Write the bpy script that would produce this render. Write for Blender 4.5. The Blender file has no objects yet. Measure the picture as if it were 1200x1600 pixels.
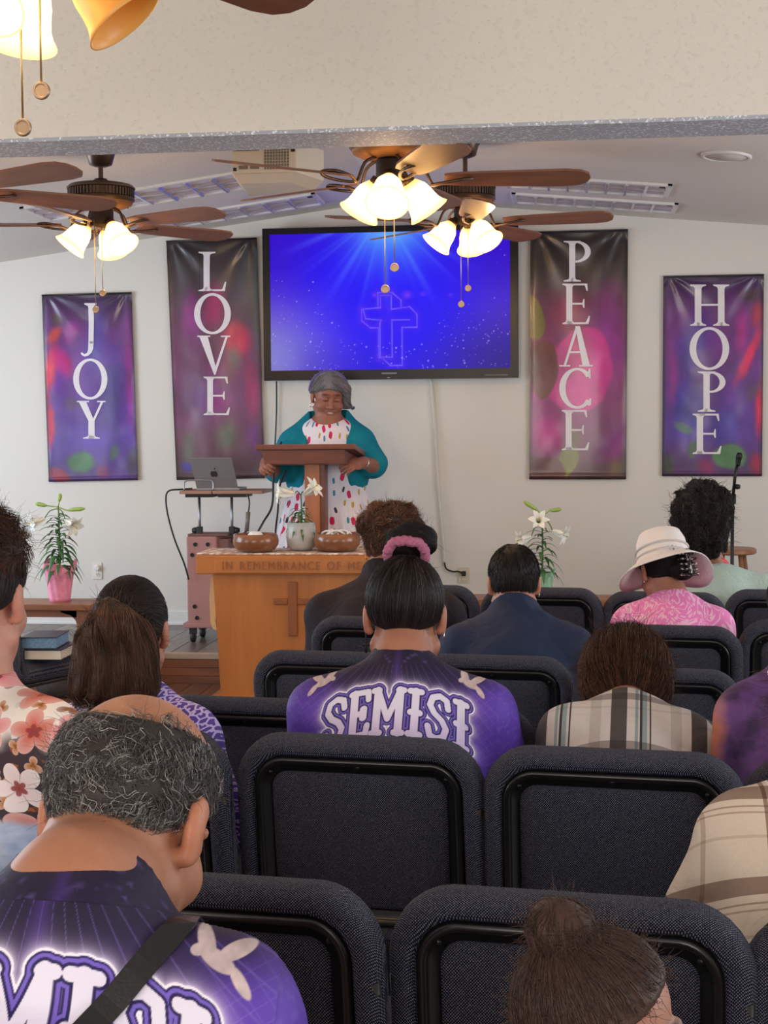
import bpy, bmesh, math, random
import numpy as np
from mathutils import Vector, Matrix
from mathutils.bvhtree import BVHTree

scene = bpy.context.scene
COL = scene.collection
random.seed(7)

# ------------------------------------------------------------------ camera
F = 2300.0
CAM = np.array([0.0, 0.0, 1.49])
YAW, PITCH, ROLL = math.radians(6.6), math.atan(126/2300.0), 0.008
_f = np.array([-math.sin(YAW)*math.cos(PITCH), math.cos(YAW)*math.cos(PITCH), -math.sin(PITCH)])
_r0 = np.array([math.cos(YAW), math.sin(YAW), 0.0])
_u0 = np.cross(_r0, _f)
_r = _r0*math.cos(ROLL) - _u0*math.sin(ROLL)
_u = _u0*math.cos(ROLL) + _r0*math.sin(ROLL)
cd = bpy.data.cameras.new('camera')
cd.sensor_fit = 'VERTICAL'; cd.sensor_height = 36.0; cd.lens = F/1600*36.0
cd.clip_start = 0.05; cd.clip_end = 100
cam = bpy.data.objects.new('camera', cd); COL.objects.link(cam)
M = Matrix.Identity(4)
for i in range(3):
    M[i][0], M[i][1], M[i][2], M[i][3] = _r[i], _u[i], -_f[i], CAM[i]
cam.matrix_world = M
scene.camera = cam

# ------------------------------------------------------------------ light and exposure
vs = scene.view_settings
vs.view_transform = 'Standard'; vs.look = 'None'; vs.gamma = 1.0; vs.use_curve_mapping = False
vs.exposure = 0.0
world = bpy.data.worlds.new('daylight'); scene.world = world
world.use_nodes = True
wb = world.node_tree.nodes['Background']
wb.inputs[0].default_value = (0.80, 0.90, 1.0, 1); wb.inputs[1].default_value = 1.0
def area(name, loc, rot, sx, sy, power, col):
    l = bpy.data.lights.new(name, 'AREA'); l.shape = 'RECTANGLE'; l.size = sx; l.size_y = sy
    l.energy = power; l.color = col
    o = bpy.data.objects.new(name, l); o.location = loc; o.rotation_euler = rot; COL.objects.link(o)
    return o
# daylight entering by the room's windows (left wall, right wall, doors at the back)
LX, RX, BY = -5.6, 3.6, -3.2
area('window_daylight_left_a', (LX+.12, 7.4, 1.5), (0, math.radians(-90), 0), 1.5, 2.2, 104, (0.70, 0.84, 1.0))
area('window_daylight_left_b', (LX+.12, 2.6, 1.5), (0, math.radians(-90), 0), 1.5, 2.6, 70, (0.78, 0.89, 1.0))
area('window_daylight_right_a', (RX-.12, 6.6, 1.5), (0, math.radians(90), 0), 1.5, 2.2, 56, (0.88, 0.92, 1.0))
area('window_daylight_right_b', (RX-.12, 2.2, 1.5), (0, math.radians(90), 0), 1.5, 2.4, 70, (0.86, 0.93, 1.0))
area('door_daylight_back', (-1.0, BY+.12, 1.5), (math.radians(90), 0, 0), 3.6, 1.9, 150, (1.0, 0.93, 0.85))

# ------------------------------------------------------------------ pixel -> world
def ray(px, py):
    return _f + (px-600)/F*_r + (800-py)/F*_u
def D(px, py, d):
    return CAM + d*ray(px, py)
def PY(px, py, Y):
    v = ray(px, py); return CAM + v*((Y-CAM[1])/v[1])
def PZ(px, py, Z):
    v = ray(px, py); return CAM + v*((Z-CAM[2])/v[2])
def depth(p):
    return float(np.dot(np.asarray(p)-CAM, _f))
def V(*a): return np.array(a, dtype=float)
def nrm(v): v = np.asarray(v, float); return v/np.linalg.norm(v)
def lerp(a, b, t): return np.asarray(a)*(1-t)+np.asarray(b)*t

# ------------------------------------------------------------------ node materials
def lin(c):
    return tuple((x/12.92 if x <= .04045 else ((x+.055)/1.055)**2.4) for x in c)
def S(r, g, b): return lin((r/255, g/255, b/255))
class G:
    def __init__(s, name, col=(.5, .5, .5), rough=.6, metal=0., spec=.5):
        s.m = bpy.data.materials.new(name); s.m.use_nodes = True
        s.nt = s.m.node_tree; s.b = s.nt.nodes['Principled BSDF']
        s.set('Base Color', col); s.set('Roughness', rough); s.set('Metallic', metal); s.set('Specular IOR Level', spec)
        s._tc = None
    def n(s, t, **kw):
        x = s.nt.nodes.new(t)
        for k, v in kw.items(): setattr(x, k, v)
        return x
    def put(s, sock, v):
        if hasattr(v, 'is_output'): s.nt.links.new(v, sock)
        elif isinstance(v, (tuple, list)):
            sock.default_value = (tuple(v)+(1.,))[:4] if sock.type == 'RGBA' else tuple(v)[:3]
        else: sock.default_value = v
    def set(s, k, v): s.put(s.b.inputs[k], v)
    def co(s, k='Object'):
        if s._tc is None: s._tc = s.n('ShaderNodeTexCoord')
        return s._tc.outputs[k]
    def map(s, vec, scale=(1, 1, 1), loc=(0, 0, 0), rot=(0, 0, 0)):
        x = s.n('ShaderNodeMapping'); s.put(x.inputs[0], vec)
        x.inputs['Scale'].default_value = scale; x.inputs['Location'].default_value = loc; x.inputs['Rotation'].default_value = rot
        return x.outputs[0]
    def noise(s, vec=None, scale=5, detail=2, rough=.5, out='Fac', dist=0.):
        x = s.n('ShaderNodeTexNoise'); s.put(x.inputs['Vector'], vec if vec is not None else s.co())
        x.inputs['Scale'].default_value = scale; x.inputs['Detail'].default_value = detail; x.inputs['Roughness'].default_value = rough
        x.inputs['Distortion'].default_value = dist
        return x.outputs[out]
    def vor(s, vec, scale, dim='3D', feature='F1', rnd=1.):
        x = s.n('ShaderNodeTexVoronoi', voronoi_dimensions=dim, feature=feature); s.put(x.inputs['Vector'], vec)
        x.inputs['Scale'].default_value = scale; x.inputs['Randomness'].default_value = rnd
        return x
    def ma(s, op, a, b=0., c=0.):
        x = s.n('ShaderNodeMath', operation=op)
        s.put(x.inputs[0], a); s.put(x.inputs[1], b); s.put(x.inputs[2], c)
        return x.outputs[0]
    def vm(s, op, a, b=(0, 0, 0)):
        x = s.n('ShaderNodeVectorMath', operation=op); s.put(x.inputs[0], a); s.put(x.inputs[1], b); return x.outputs[0]
    def sep(s, v):
        x = s.n('ShaderNodeSeparateXYZ'); s.put(x.inputs[0], v); return x.outputs
    def comb(s, a, b, c=0.):
        x = s.n('ShaderNodeCombineXYZ'); s.put(x.inputs[0], a); s.put(x.inputs[1], b); s.put(x.inputs[2], c); return x.outputs[0]
    def ramp(s, f, stops, const=False):
        x = s.n('ShaderNodeValToRGB'); e = x.color_ramp.elements
        if const: x.color_ramp.interpolation = 'CONSTANT'
        while len(e) < len(stops): e.new(0.5)
        for q, (p, c) in zip(e, stops): q.position = p; q.color = (tuple(c)+(1.,))[:4] if isinstance(c, (tuple, list)) else (c, c, c, 1)
        s.put(x.inputs[0], f); return x.outputs[0]
    def mix(s, f, a, b, mode='MIX'):
        x = s.n('ShaderNodeMix', data_type='RGBA', blend_type=mode)
        s.put(x.inputs[0], f); s.put(x.inputs[6], a); s.put(x.inputs[7], b); return x.outputs[2]
    def attr(s, name='Col', out='Color'):
        x = s.n('ShaderNodeAttribute', attribute_name=name); return x.outputs[out]
    def bump(s, h, strength=.3, dist=.01):
        x = s.n('ShaderNodeBump'); x.inputs['Strength'].default_value = strength; x.inputs['Distance'].default_value = dist
        s.put(x.inputs['Height'], h); s.set('Normal', x.outputs[0])
    def emit(s, col, k):
        s.set('Emission Color', col); s.set('Emission Strength', k)
def plain(name, col, rough=.6, metal=0., spec=.5, var=.0, vscale=8., bump=0., bscale=60.):
    g = G(name, col, rough, metal, spec)
    if var:
        f = g.noise(scale=vscale, detail=4)
        g.set('Base Color', g.mix(f, tuple(c*(1-var) for c in col[:3]), tuple(min(1, c*(1+var)) for c in col[:3])))
    if bump: g.bump(g.noise(scale=bscale, detail=3), bump, .004)
    return g.m
def wood(name, c1, c2, axis=0, rough=.45, scale=3., stretch=14., bump=.06, spec=.5):
    g = G(name, c1, rough, 0, spec)
    sc = [stretch*scale]*3; sc[axis] = scale
    v = g.map(g.co(), tuple(sc))
    f = g.noise(v, 1.0, 5, .6, dist=.8)
    f2 = g.noise(g.map(g.co(), tuple(x*3.3 for x in sc)), 1.0, 2)
    c = g.mix(g.ramp(f, [(.25, 0.), (.75, 1.)]), c1, c2)
    c = g.mix(g.ma('MULTIPLY', f2, .3), c, tuple(x*.5 for x in c1))
    g.set('Base Color', c); g.bump(f, bump, .004)
    return g.m

# ------------------------------------------------------------------ mesh helpers
def npmesh(name, v, faces, mat, parent=None, cols=None, smooth=True, loc=None, attrs=None):
    """faces: array (n,3) or (n,4), or list of such arrays"""
    if not isinstance(faces, list): faces = [faces]
    faces = [np.asarray(f, np.int32) for f in faces if len(f)]
    me = bpy.data.meshes.new(name)
    v = np.asarray(v, np.float32)
    me.vertices.add(len(v)); me.vertices.foreach_set('co', v.ravel())
    nl = sum(f.size for f in faces); npoly = sum(len(f) for f in faces)
    me.loops.add(nl); me.polygons.add(npoly)
    me.loops.foreach_set('vertex_index', np.concatenate([f.ravel() for f in faces]))
    st = []; o = 0
    for f in faces:
        st.append(o+np.arange(len(f))*f.shape[1]); o += f.size
    me.polygons.foreach_set('loop_start', np.concatenate(st).astype(np.int32))
    me.update(calc_edges=True); me.validate()
    me.polygons.foreach_set('use_smooth', np.full(len(me.polygons), smooth))
    if cols is not None:
        a = me.color_attributes.new('Col', 'FLOAT_COLOR', 'POINT')
        c = np.ones((len(v), 4), np.float32); c[:, :3] = cols; a.data.foreach_set('color', c.ravel())
    for k, arr in (attrs or {}).items():
        a = me.attributes.new(k, 'FLOAT', 'POINT'); a.data.foreach_set('value', np.asarray(arr, np.float32))
    return link(name, me, mat, parent, loc)
def link(name, me, mat=None, parent=None, loc=None):
    o = bpy.data.objects.new(name, me); COL.objects.link(o)
    if mat is not None: me.materials.clear(); me.materials.append(mat)
    if parent is not None: o.parent = parent
    if loc is not None: o.location = loc
    return o
class MB:
    """collects primitives, builds ONE mesh"""
    def __init__(s): s.v = []; s.f = []
    def add(s, v, f):
        o = len(s.v); s.v += [tuple(map(float, p)) for p in v]; s.f += [tuple(i+o for i in q) for q in f]; return s
    def box(s, lo, hi):
        x0, y0, z0 = lo; x1, y1, z1 = hi
        return s.add([(x0,y0,z0),(x1,y0,z0),(x1,y1,z0),(x0,y1,z0),(x0,y0,z1),(x1,y0,z1),(x1,y1,z1),(x0,y1,z1)],
            [(0,3,2,1),(4,5,6,7),(0,1,5,4),(1,2,6,5),(2,3,7,6),(3,0,4,7)])
    def cbox(s, c, h): return s.box([c[i]-h[i] for i in range(3)], [c[i]+h[i] for i in range(3)])
    def hexa(s, p): return s.add(p, [(0,3,2,1),(4,5,6,7),(0,1,5,4),(1,2,6,5),(2,3,7,6),(3,0,4,7)])
    def tube(s, pts, r, n=8, smooth=0, closed=False):
        pts = [np.asarray(p, float) for p in pts]
        rr = list(r) if hasattr(r, '__len__') else [r]*len(pts)
        if smooth:
            q = []; q2 = []
            m = len(pts)
            for i in range(m-1):
                a, b, c, d = pts[max(i-1,0)], pts[i], pts[i+1], pts[min(i+2,m-1)]
                for k in range(smooth):
                    t = k/smooth
                    q.append(.5*((2*b)+(c-a)*t+(2*a-5*b+4*c-d)*t*t+(3*b-a-3*c+d)*t**3)); q2.append(rr[i]*(1-t)+rr[i+1]*t)
            q.append(pts[-1]); q2.append(rr[-1]); pts, rr = q, q2
        m = len(pts); vs_ = []; nprev = None
        for i in range(m):
            if closed: t = nrm(pts[(i+1)%m]-pts[i-1])
            else: t = nrm(pts[min(i+1,m-1)]-pts[max(i-1,0)]+1e-9)
            if nprev is None:
                a = V(0,0,1) if abs(t[2]) < .9 else V(1,0,0)
                nv = nrm(np.cross(t, a))
            else: nv = nrm(nprev-t*np.dot(nprev,t))
            nprev = nv; b = np.cross(t, nv)
            for k in range(n):
                an = 2*math.pi*k/n; vs_.append(pts[i]+rr[i]*(math.cos(an)*nv+math.sin(an)*b))
        fs = []
        for i in range(m if closed else m-1):
            for k in range(n):
                k2 = (k+1)%n; i2 = (i+1)%m
                fs.append((i*n+k, i*n+k2, i2*n+k2, i2*n+k))
        if not closed: fs += [tuple(range(n))[::-1], tuple(range((m-1)*n, m*n))]
        return s.add(vs_, fs)
    def lathe(s, prof, c=(0,0,0), n=24, R=None, cap=True):
        """prof: list of (radius, z)"""
        vs_ = []
        for r, z in prof:
            for k in range(n):
                a = 2*math.pi*k/n; vs_.append((r*math.cos(a), r*math.sin(a), z))
        fs = []
        for i in range(len(prof)-1):
            for k in range(n):
                k2 = (k+1)%n; fs.append((i*n+k, i*n+k2, (i+1)*n+k2, (i+1)*n+k))
        if cap: fs += [tuple(range(n))[::-1], tuple(range((len(prof)-1)*n, len(prof)*n))]
        vs_ = np.array(vs_)
        if R is not None: vs_ = vs_ @ np.asarray(R).T
        return s.add(vs_+np.asarray(c), fs)
    def prism(s, poly, y0, y1):
        """poly of (x,z), extruded in y"""
        n = len(poly)
        vs_ = [(x, y0, z) for x, z in poly]+[(x, y1, z) for x, z in poly]
        return s.add(vs_, [tuple(range(n)), tuple(range(n, 2*n))[::-1]]+[(i, i+n, (i+1)%n+n, (i+1)%n) for i in range(n)])
    def build(s, name, mat, parent=None, smooth=False, bevel=0., loc=None, seg=2, auto=None):
        me = bpy.data.meshes.new(name); me.from_pydata(s.v, [], s.f); me.update()
        bm = bmesh.new(); bm.from_mesh(me)
        bmesh.ops.recalc_face_normals(bm, faces=bm.faces)
        if bevel:
            es = [e for e in bm.edges if len(e.link_faces) == 2 and e.calc_face_angle(0) > .5]
            bmesh.ops.bevel(bm, geom=es, offset=bevel, segments=seg, profile=.6, affect='EDGES')
        if auto is not None:
            for f in bm.faces: f.smooth = True
            for e in bm.edges:
                if len(e.link_faces) == 2 and e.calc_face_angle(0) > auto: e.smooth = False
        elif smooth:
            for f in bm.faces: f.smooth = True
        bm.to_mesh(me); bm.free()
        return link(name, me, mat, parent, loc)
def tag(o, label, cat=None, group=None, kind=None):
    if label: o['label'] = label
    if cat: o['category'] = cat
    if group: o['group'] = group
    if kind: o['kind'] = kind
    return o
def empty(name, loc=(0,0,0), rz=0., label=None, cat=None, group=None):
    o = bpy.data.objects.new(name, None); COL.objects.link(o); o.location = tuple(loc); o.rotation_euler = (0,0,rz)
    o.empty_display_size = .1
    if label: tag(o, label, cat, group)
    return o
def copy_tree(o, parent=None):
    c = o.copy(); COL.objects.link(c); c.parent = parent
    for ch in list(o.children): copy_tree(ch, c)
    return c
# ================================================================== the setting
YW = 9.78            # front wall
HS = .18             # stage height
YS = 8.52            # stage front (world y)
def struct(name, mb, mat, **kw):
    o = mb.build(name, mat, **kw); o['kind'] = 'structure'; return o
g = G('wall_paint', S(220, 217, 209), .75)
g.bump(g.noise(scale=160, detail=3), .12, .003)
M_wall = g.m
g = G('popcorn_ceiling_paint', S(222, 216, 208), .9)
g.bump(g.noise(scale=70, detail=5, rough=.7), .5, .006)
M_ceil = g.m
g = G('header_paint', S(232, 224, 210), .85)
g.bump(g.ramp(g.noise(scale=58, detail=4, rough=.6), [(.58, 0.), (.72, 1.)]), .42, .005)
M_header = g.m
g = G('glitter_soffit', S(128, 132, 140), .7)
sp = g.vor(g.co(), 160)
g.set('Base Color', g.mix(g.ramp(g.sep(sp.outputs['Color'])[0], [(.8, 0.), (.9, 1.)]), S(178, 181, 188), S(240, 242, 246)))
M_soffit = g.m
M_trimw = plain('white_trim_paint', S(225, 225, 222), .45)
M_glass = G('window_glass', (1, 1, 1), .02); M_glass.set('Transmission Weight', 1.0); M_glass = M_glass.m

# ceiling: two slopes meeting over a ridge line
pr = PY(604, 313, YW); pl = PY(0, 410, YW); prr = PY(1200, 352, YW)
XR, ZR = pr[0], pr[2]
SL_ = (ZR-pl[2])/(XR-pl[0]); SR_ = (ZR-prr[2])/(prr[0]-XR)
def zceil(x): return ZR-SL_*(XR-x) if x < XR else ZR-SR_*(x-XR)
def ceil_hit(px, py):
    v = ray(px, py)
    best = None
    for side in (-1, 1):
        k = SL_ if side < 0 else -SR_      # z = ZR + k*(x-XR)
        t = (ZR-k*XR-CAM[2])/(v[2]-k*v[0])
        p = CAM+v*t
        if t > 0 and (p[0]-XR)*side >= -1e-6: best = p
    return best
mb = MB()
for x0, x1 in ((LX, XR), (XR, RX)):
    mb.hexa([(x0, BY, zceil(x0)), (x1, BY, zceil(x1)), (x1, YW+.2, zceil(x1)), (x0, YW+.2, zceil(x0)),
             (x0, BY, zceil(x0)+.12), (x1, BY, zceil(x1)+.12), (x1, YW+.2, zceil(x1)+.12), (x0, YW+.2, zceil(x0)+.12)])
struct('ceiling', mb, M_ceil)
struct('wall_front', MB().box((LX-.2, YW, -.3), (RX+.2, YW+.2, 3.4)), M_wall)
def wall_with_windows(name, x0, x1, wins):
    mb = MB(); ys = BY-.2
    for (a, b) in wins:
        mb.box((x0, ys, -.3), (x1, a, 3.4)); mb.box((x0, a, -.3), (x1, b, .8)); mb.box((x0, a, 2.2), (x1, b, 3.4)); ys = b
    mb.box((x0, ys, -.3), (x1, YW, 3.4))
    return struct(name, mb, M_wall)
wall_with_windows('wall_left', LX-.2, LX, [(1.3, 3.9), (6.3, 8.5)])
wall_with_windows('wall_right', RX, RX+.2, [(1.0, 3.4), (5.5, 7.7)])
mb = MB(); mb.box((LX, BY-.2, -.3), (-2.8, BY, 3.4)).box((.8, BY-.2, -.3), (RX, BY, 3.4)).box((-2.8, BY-.2, 2.45), (.8, BY, 3.4)).box((-2.8, BY-.2, -.3), (.8, BY, .55))
struct('wall_back', mb, M_wall)
for i, (x, a, b) in enumerate([(LX-.1, 1.3, 3.9), (LX-.1, 6.3, 8.5), (RX+.1, 1.0, 3.4), (RX+.1, 5.5, 7.7)]):
    w = struct('window_%d' % (i+1), MB().box((x-.02, a, .8), (x+.02, a+.05, 2.2)).box((x-.02, b-.05, .8), (x+.02, b, 2.2))
               .box((x-.02, a, .8), (x+.02, b, .85)).box((x-.02, a, 2.15), (x+.02, b, 2.2)).box((x-.02, (a+b)/2-.02, .8), (x+.02, (a+b)/2+.02, 2.2)), M_trimw)
    for k, (q0, q1) in enumerate(((a+.05, (a+b)/2-.02), ((a+b)/2+.02, b-.05))):
        MB().box((x-.004, q0, .85), (x+.004, q1, 2.15)).build('pane', M_glass, w)
# dropped header beam with its sparkling underside
pb = D(600, 198, 4.63); HB = pb[2]; YB = pb[1]
hd = struct('wall_header', MB().box((LX, YB, HB), (RX, YB+.25, 3.3)), M_header)
MB().box((LX, YB, HB-.012), (RX, YB+.25, HB)).build('soffit', M_soffit, hd)

# floors
M_floorw = wood('brown_floor_wood', S(96, 62, 46), S(134, 92, 66), axis=1, rough=.4, scale=1.2, stretch=9)
M_stagew = [wood('grey_laminate_%d' % i, S(*a), S(*b), axis=1, rough=.35, scale=1.4, stretch=8) for i, (a, b) in enumerate((
    ((104, 92, 88), (146, 132, 124)), ((116, 104, 98), (158, 146, 138)), ((92, 80, 76), (130, 116, 108))))]
fl = struct('floor', MB().box((LX, BY, -.3), (RX, YW, -.008)), M_floorw)
stage = struct('stage_floor', MB().box((LX, YS, -.2), (RX, YW, HS-.012)), M_stagew[0])
pm = {}
def shared_box(key, hx, hy, hz, mat, bev=.002):
    if key not in pm:
        o = MB().cbox((0, 0, 0), (hx, hy, hz)).build(key[0], mat, bevel=bev, seg=1); me = o.data
        bpy.data.objects.remove(o); pm[key] = me
    return pm[key]
rr = random.Random(3)
x = LX+.02; i = 0
while x < RX-.2:
    y = YS+.03; L = rr.uniform(.35, 1.2)
    while y < YW-.02:
        L2 = min(L, YW-.005-y)
        if L2 > .05:
            q = round(L2*20)/20 or .05
            L2 = min(L2, YW-.005-y)
            me = shared_box(('plank', round(L2, 2), i % 3), .0735, L2/2-.001, .006, M_stagew[i % 3])
            o = bpy.data.objects.new('plank', me); COL.objects.link(o); o.parent = stage; o.location = (x+.075, y+L2/2, HS-.006)
        y += L2+.001; L = rr.uniform(.8, 1.2); i += 1
    x += .15
M_nose = plain('stage_nosing_tan', S(172, 156, 140), .5, var=.1)
tr = struct('trim_1', MB().box((LX, YS-.015, HS-.035), (RX, YS+.03, HS+.002)), M_nose, bevel=.006)
M_riser = [wood('riser_wood_%d' % i, S(*a), S(*b), axis=0, rough=.4, scale=1.0, stretch=12) for i, (a, b) in enumerate((((104, 60, 38), (150, 92, 58)), ((88, 50, 34), (132, 80, 52))))]
rs = struct('trim_2', MB().box((LX, YS-.004, -.005), (RX, YS, HS-.035)), M_riser[0])
for k in range(3):
    xx = LX
    while xx < RX-.05:
        x2 = min(RX, xx+2.3+.3*((k*7) % 3))
        MB().box((xx+.001, YS-.013, -.002+k*.048), (x2-.001, YS-.003, .045+k*.048)).build('board', M_riser[(k+int(xx*3)) % 2], rs, bevel=.002, seg=1)
        xx = x2
xx = -5.0; i = 0
while xx < 1.6:
    y = 6.3+.35*(i % 3)
    while y < YS-.02:
        L2 = min(1.1, YS-.018-y)
        if L2 > .05:
            me = shared_box(('floor_plank', round(L2, 2)), .064, L2/2-.001, .004, M_floorw)
            o = bpy.data.objects.new('plank', me); COL.objects.link(o); o.parent = fl; o.location = (xx+.065, y+L2/2, -.004)
        y += L2+.001
    xx += .13; i += 1
struct('floor_underlay', MB().box((LX, BY, -.01), (RX, 6.25, -.001)), M_floorw)
struct('baseboard_front', MB().box((LX, YW-.016, HS), (RX, YW, HS+.095)).box((LX, YW-.022, HS+.0), (RX, YW, HS+.02)), M_trimw, bevel=.003, seg=1)

# fluorescent troffers set into the ceiling
M_lframe = plain('troffer_white_enamel', S(222, 220, 216), .4)
g = G('louver_mirror_aluminium', S(214, 214, 226), .25, .6); M_louver = g.m
g = G('troffer_reflector', S(226, 229, 244), .35, .0); M_refl = g.m
M_black = plain('black_gap', (.01, .01, .012), .6)
def troffer(pa, pb_, wid, label):
    """pa, pb_: ceiling points of the ends of the centre line"""
    a, b = np.array(pa), np.array(pb_)
    ym = (a[1]+b[1])/2
    c = (a+b)/2; c[1] = ym
    ang = math.atan2(b[2]-a[2], b[0]-a[0]); L = math.hypot(b[0]-a[0], b[2]-a[2])
    root = empty('ceiling_light', tuple(c), 0, label, 'light fixture', 'recessed fluorescent lights in the ceiling')
    root.rotation_euler = (0, -ang, 0)
    h = L/2; w = wid/2; t = .03
    MB().box((-h, -w, -.014), (h, -w+t, .004)).box((-h, w-t, -.014), (h, w, .004)).box((-h, -w, -.014), (-h+t, w, .004)).box((h-t, -w, -.014), (h, w, .004)).build('frame', M_lframe, root, bevel=.003, seg=1)
    MB().box((-h+t, -w+t, -.003), (h-t, w-t, .002)).build('reflector', M_refl, root)
    n = 8
    for k in range(1, n):
        xk = -h+t+(L-2*t)*k/n
        MB().hexa([(xk-.006, -w+t, -.02), (xk+.006, -w+t, -.02), (xk+.006, w-t, -.02), (xk-.006, w-t, -.02), (xk-.016, -w+t, -.003), (xk+.016, -w+t, -.003), (xk+.016, w-t, -.003), (xk-.016, w-t, -.003)]).build('louver_blade', M_louver, root)
    for k in (1, 2):
        yk = -w+t+(wid-2*t)*k/3
        MB().hexa([(-h+t, yk-.006, -.019), (h-t, yk-.006, -.019), (h-t, yk+.006, -.019), (-h+t, yk+.006, -.019), (-h+t, yk-.02, -.003), (h-t, yk-.02, -.003), (h-t, yk+.02, -.003), (-h+t, yk+.02, -.003)]).build('louver_rail', M_louver, root)
    MB().box((h-t-.035, -w+t+.01, -.006), (h-t-.005, -w+t+.12, -.0025)).build('latch_opening', M_black, root)
def tro(x0, y0, x1, y1, wid, lab):
    a = ceil_hit(x0, y0); b = ceil_hit(x1, y1)
    ym = (a[1]+b[1])/2
    a = V(a[0], ym, zceil(a[0])); b = V(b[0], ym, zceil(b[0])); troffer(a, b, wid, lab)
tro(35, 326, 402, 287, .50, 'recessed ceiling light left of the projector, nearer one, louvers reflecting violet')
tro(178, 352, 508, 316, .42, 'recessed ceiling light above the LOVE banner, nearest the wall on the left slope')
tro(790, 281, 1047, 297, .42, 'recessed ceiling light on the right slope, the one farther from the front wall')
tro(800, 307, 1057, 325, .36, 'recessed ceiling light on the right slope just above the PEACE banner')
# round ceiling speaker
p = ceil_hit(1135, 243)
root = empty('ceiling_speaker', tuple(p), 0, 'round white flush ceiling speaker on the right slope near the beam', 'speaker')
root.rotation_euler = (0, math.atan(SR_), 0)
MB().lathe([(.125, .0), (.125, -.008), (.118, -.012), (.108, -.012), (.105, -.006)], n=32, cap=False).build('rim', M_lframe, root, smooth=True)
g = G('speaker_grille', S(205, 200, 192), .6); g.bump(g.vor(g.co(), 220).outputs[0], .4, .002)
MB().lathe([(.106, -.004), (.106, -.008), (.0, -.01)], n=32, cap=False).build('grille', g.m, root, smooth=True)
# ================================================================== chairs
g = G('chair_fabric', (.03, .03, .04), .92, 0, .2)
x_, y_, z_ = g.sep(g.co())
wob = g.noise(scale=90, detail=1)
sx = g.ma('SINE', g.ma('MULTIPLY', g.ma('ADD', x_, g.ma('MULTIPLY', wob, .0012)), 1480))
sz = g.ma('SINE', g.ma('MULTIPLY', g.ma('ADD', g.ma('ADD', z_, g.ma('MULTIPLY', y_, .9)), g.ma('MULTIPLY', wob, .001)), 1480))
wv = g.ma('MULTIPLY', sx, sz)
sp = g.noise(scale=420, detail=1)
dots = g.ramp(g.ma('ADD', g.ma('MULTIPLY', wv, .55), g.ma('MULTIPLY', sp, .7)), [(.40, 0.), (.80, 1.)])
base = g.mix(g.noise(scale=6, detail=2), S(15, 19, 40), S(22, 27, 50))
g.set('Base Color', g.mix(dots, base, S(138, 137, 144)))
g.bump(wv, .5, .0015)
M_fab = g.m
g = G('chair_trim_black', S(22, 22, 24), .28, 0, .6); M_trim = g.m
g = G('chair_frame_charcoal', S(52, 48, 46), .45, .4); M_cframe = g.m
M_bolt = plain('bolt_black', S(30, 30, 32), .3, .4)
CW, CH = .505, .83
def rrect(hx, z0, z1, rt, rb, n=7):
    """outline of (x,z), counter-clockwise from the bottom right corner"""
    out = []
    for cx, cz, a0, r in ((hx-rb, z0+rb, -90, rb), (hx-rt, z1-rt, 0, rt), (-hx+rt, z1-rt, 90, rt), (-hx+rb, z0+rb, 180, rb)):
        for k in range(n+1):
            a = math.radians(a0+90*k/n); out.append((cx+r*math.cos(a), cz+r*math.sin(a)))
    return out
def loops(levels, capfirst=True, caplast=True):
    """levels: list of (inset, y) for the backrest outline"""
    v = []; f = []
    n = None
    for ins, y in levels:
        o = rrect(CW/2-ins, .40+ins, CH-ins, max(.012, .088-ins*.75), max(.01, .06-ins*.6))
        n = len(o)
        for (x, z) in o:
            bow = -.010*(1-(x/(CW/2))**2)      # backs are gently curved
            top = 1-max(0., (z-.6)/.23)**2*.025*(1 if abs(x) > .0 else 1)
            v.append((x*top, y-bow-.13*(z-.45), z-.010*(abs(x)/(CW/2))**3*(z > .7)))
    L = len(levels)
    for i in range(L-1):
        for k in range(n):
            f.append((i*n+k, i*n+(k+1) % n, (i+1)*n+(k+1) % n, (i+1)*n+k))
    def cap(i, flip):
        c = len(v); ps = np.array(v[i*n:(i+1)*n]); v.append(tuple(ps.mean(0)))
        for k in range(n):
            q = (i*n+k, i*n+(k+1) % n, c); f.append(q[::-1] if flip else q)
    if capfirst: cap(0, True)
    if caplast: cap(L-1, False)
    return MB().add(v, f)
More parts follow.
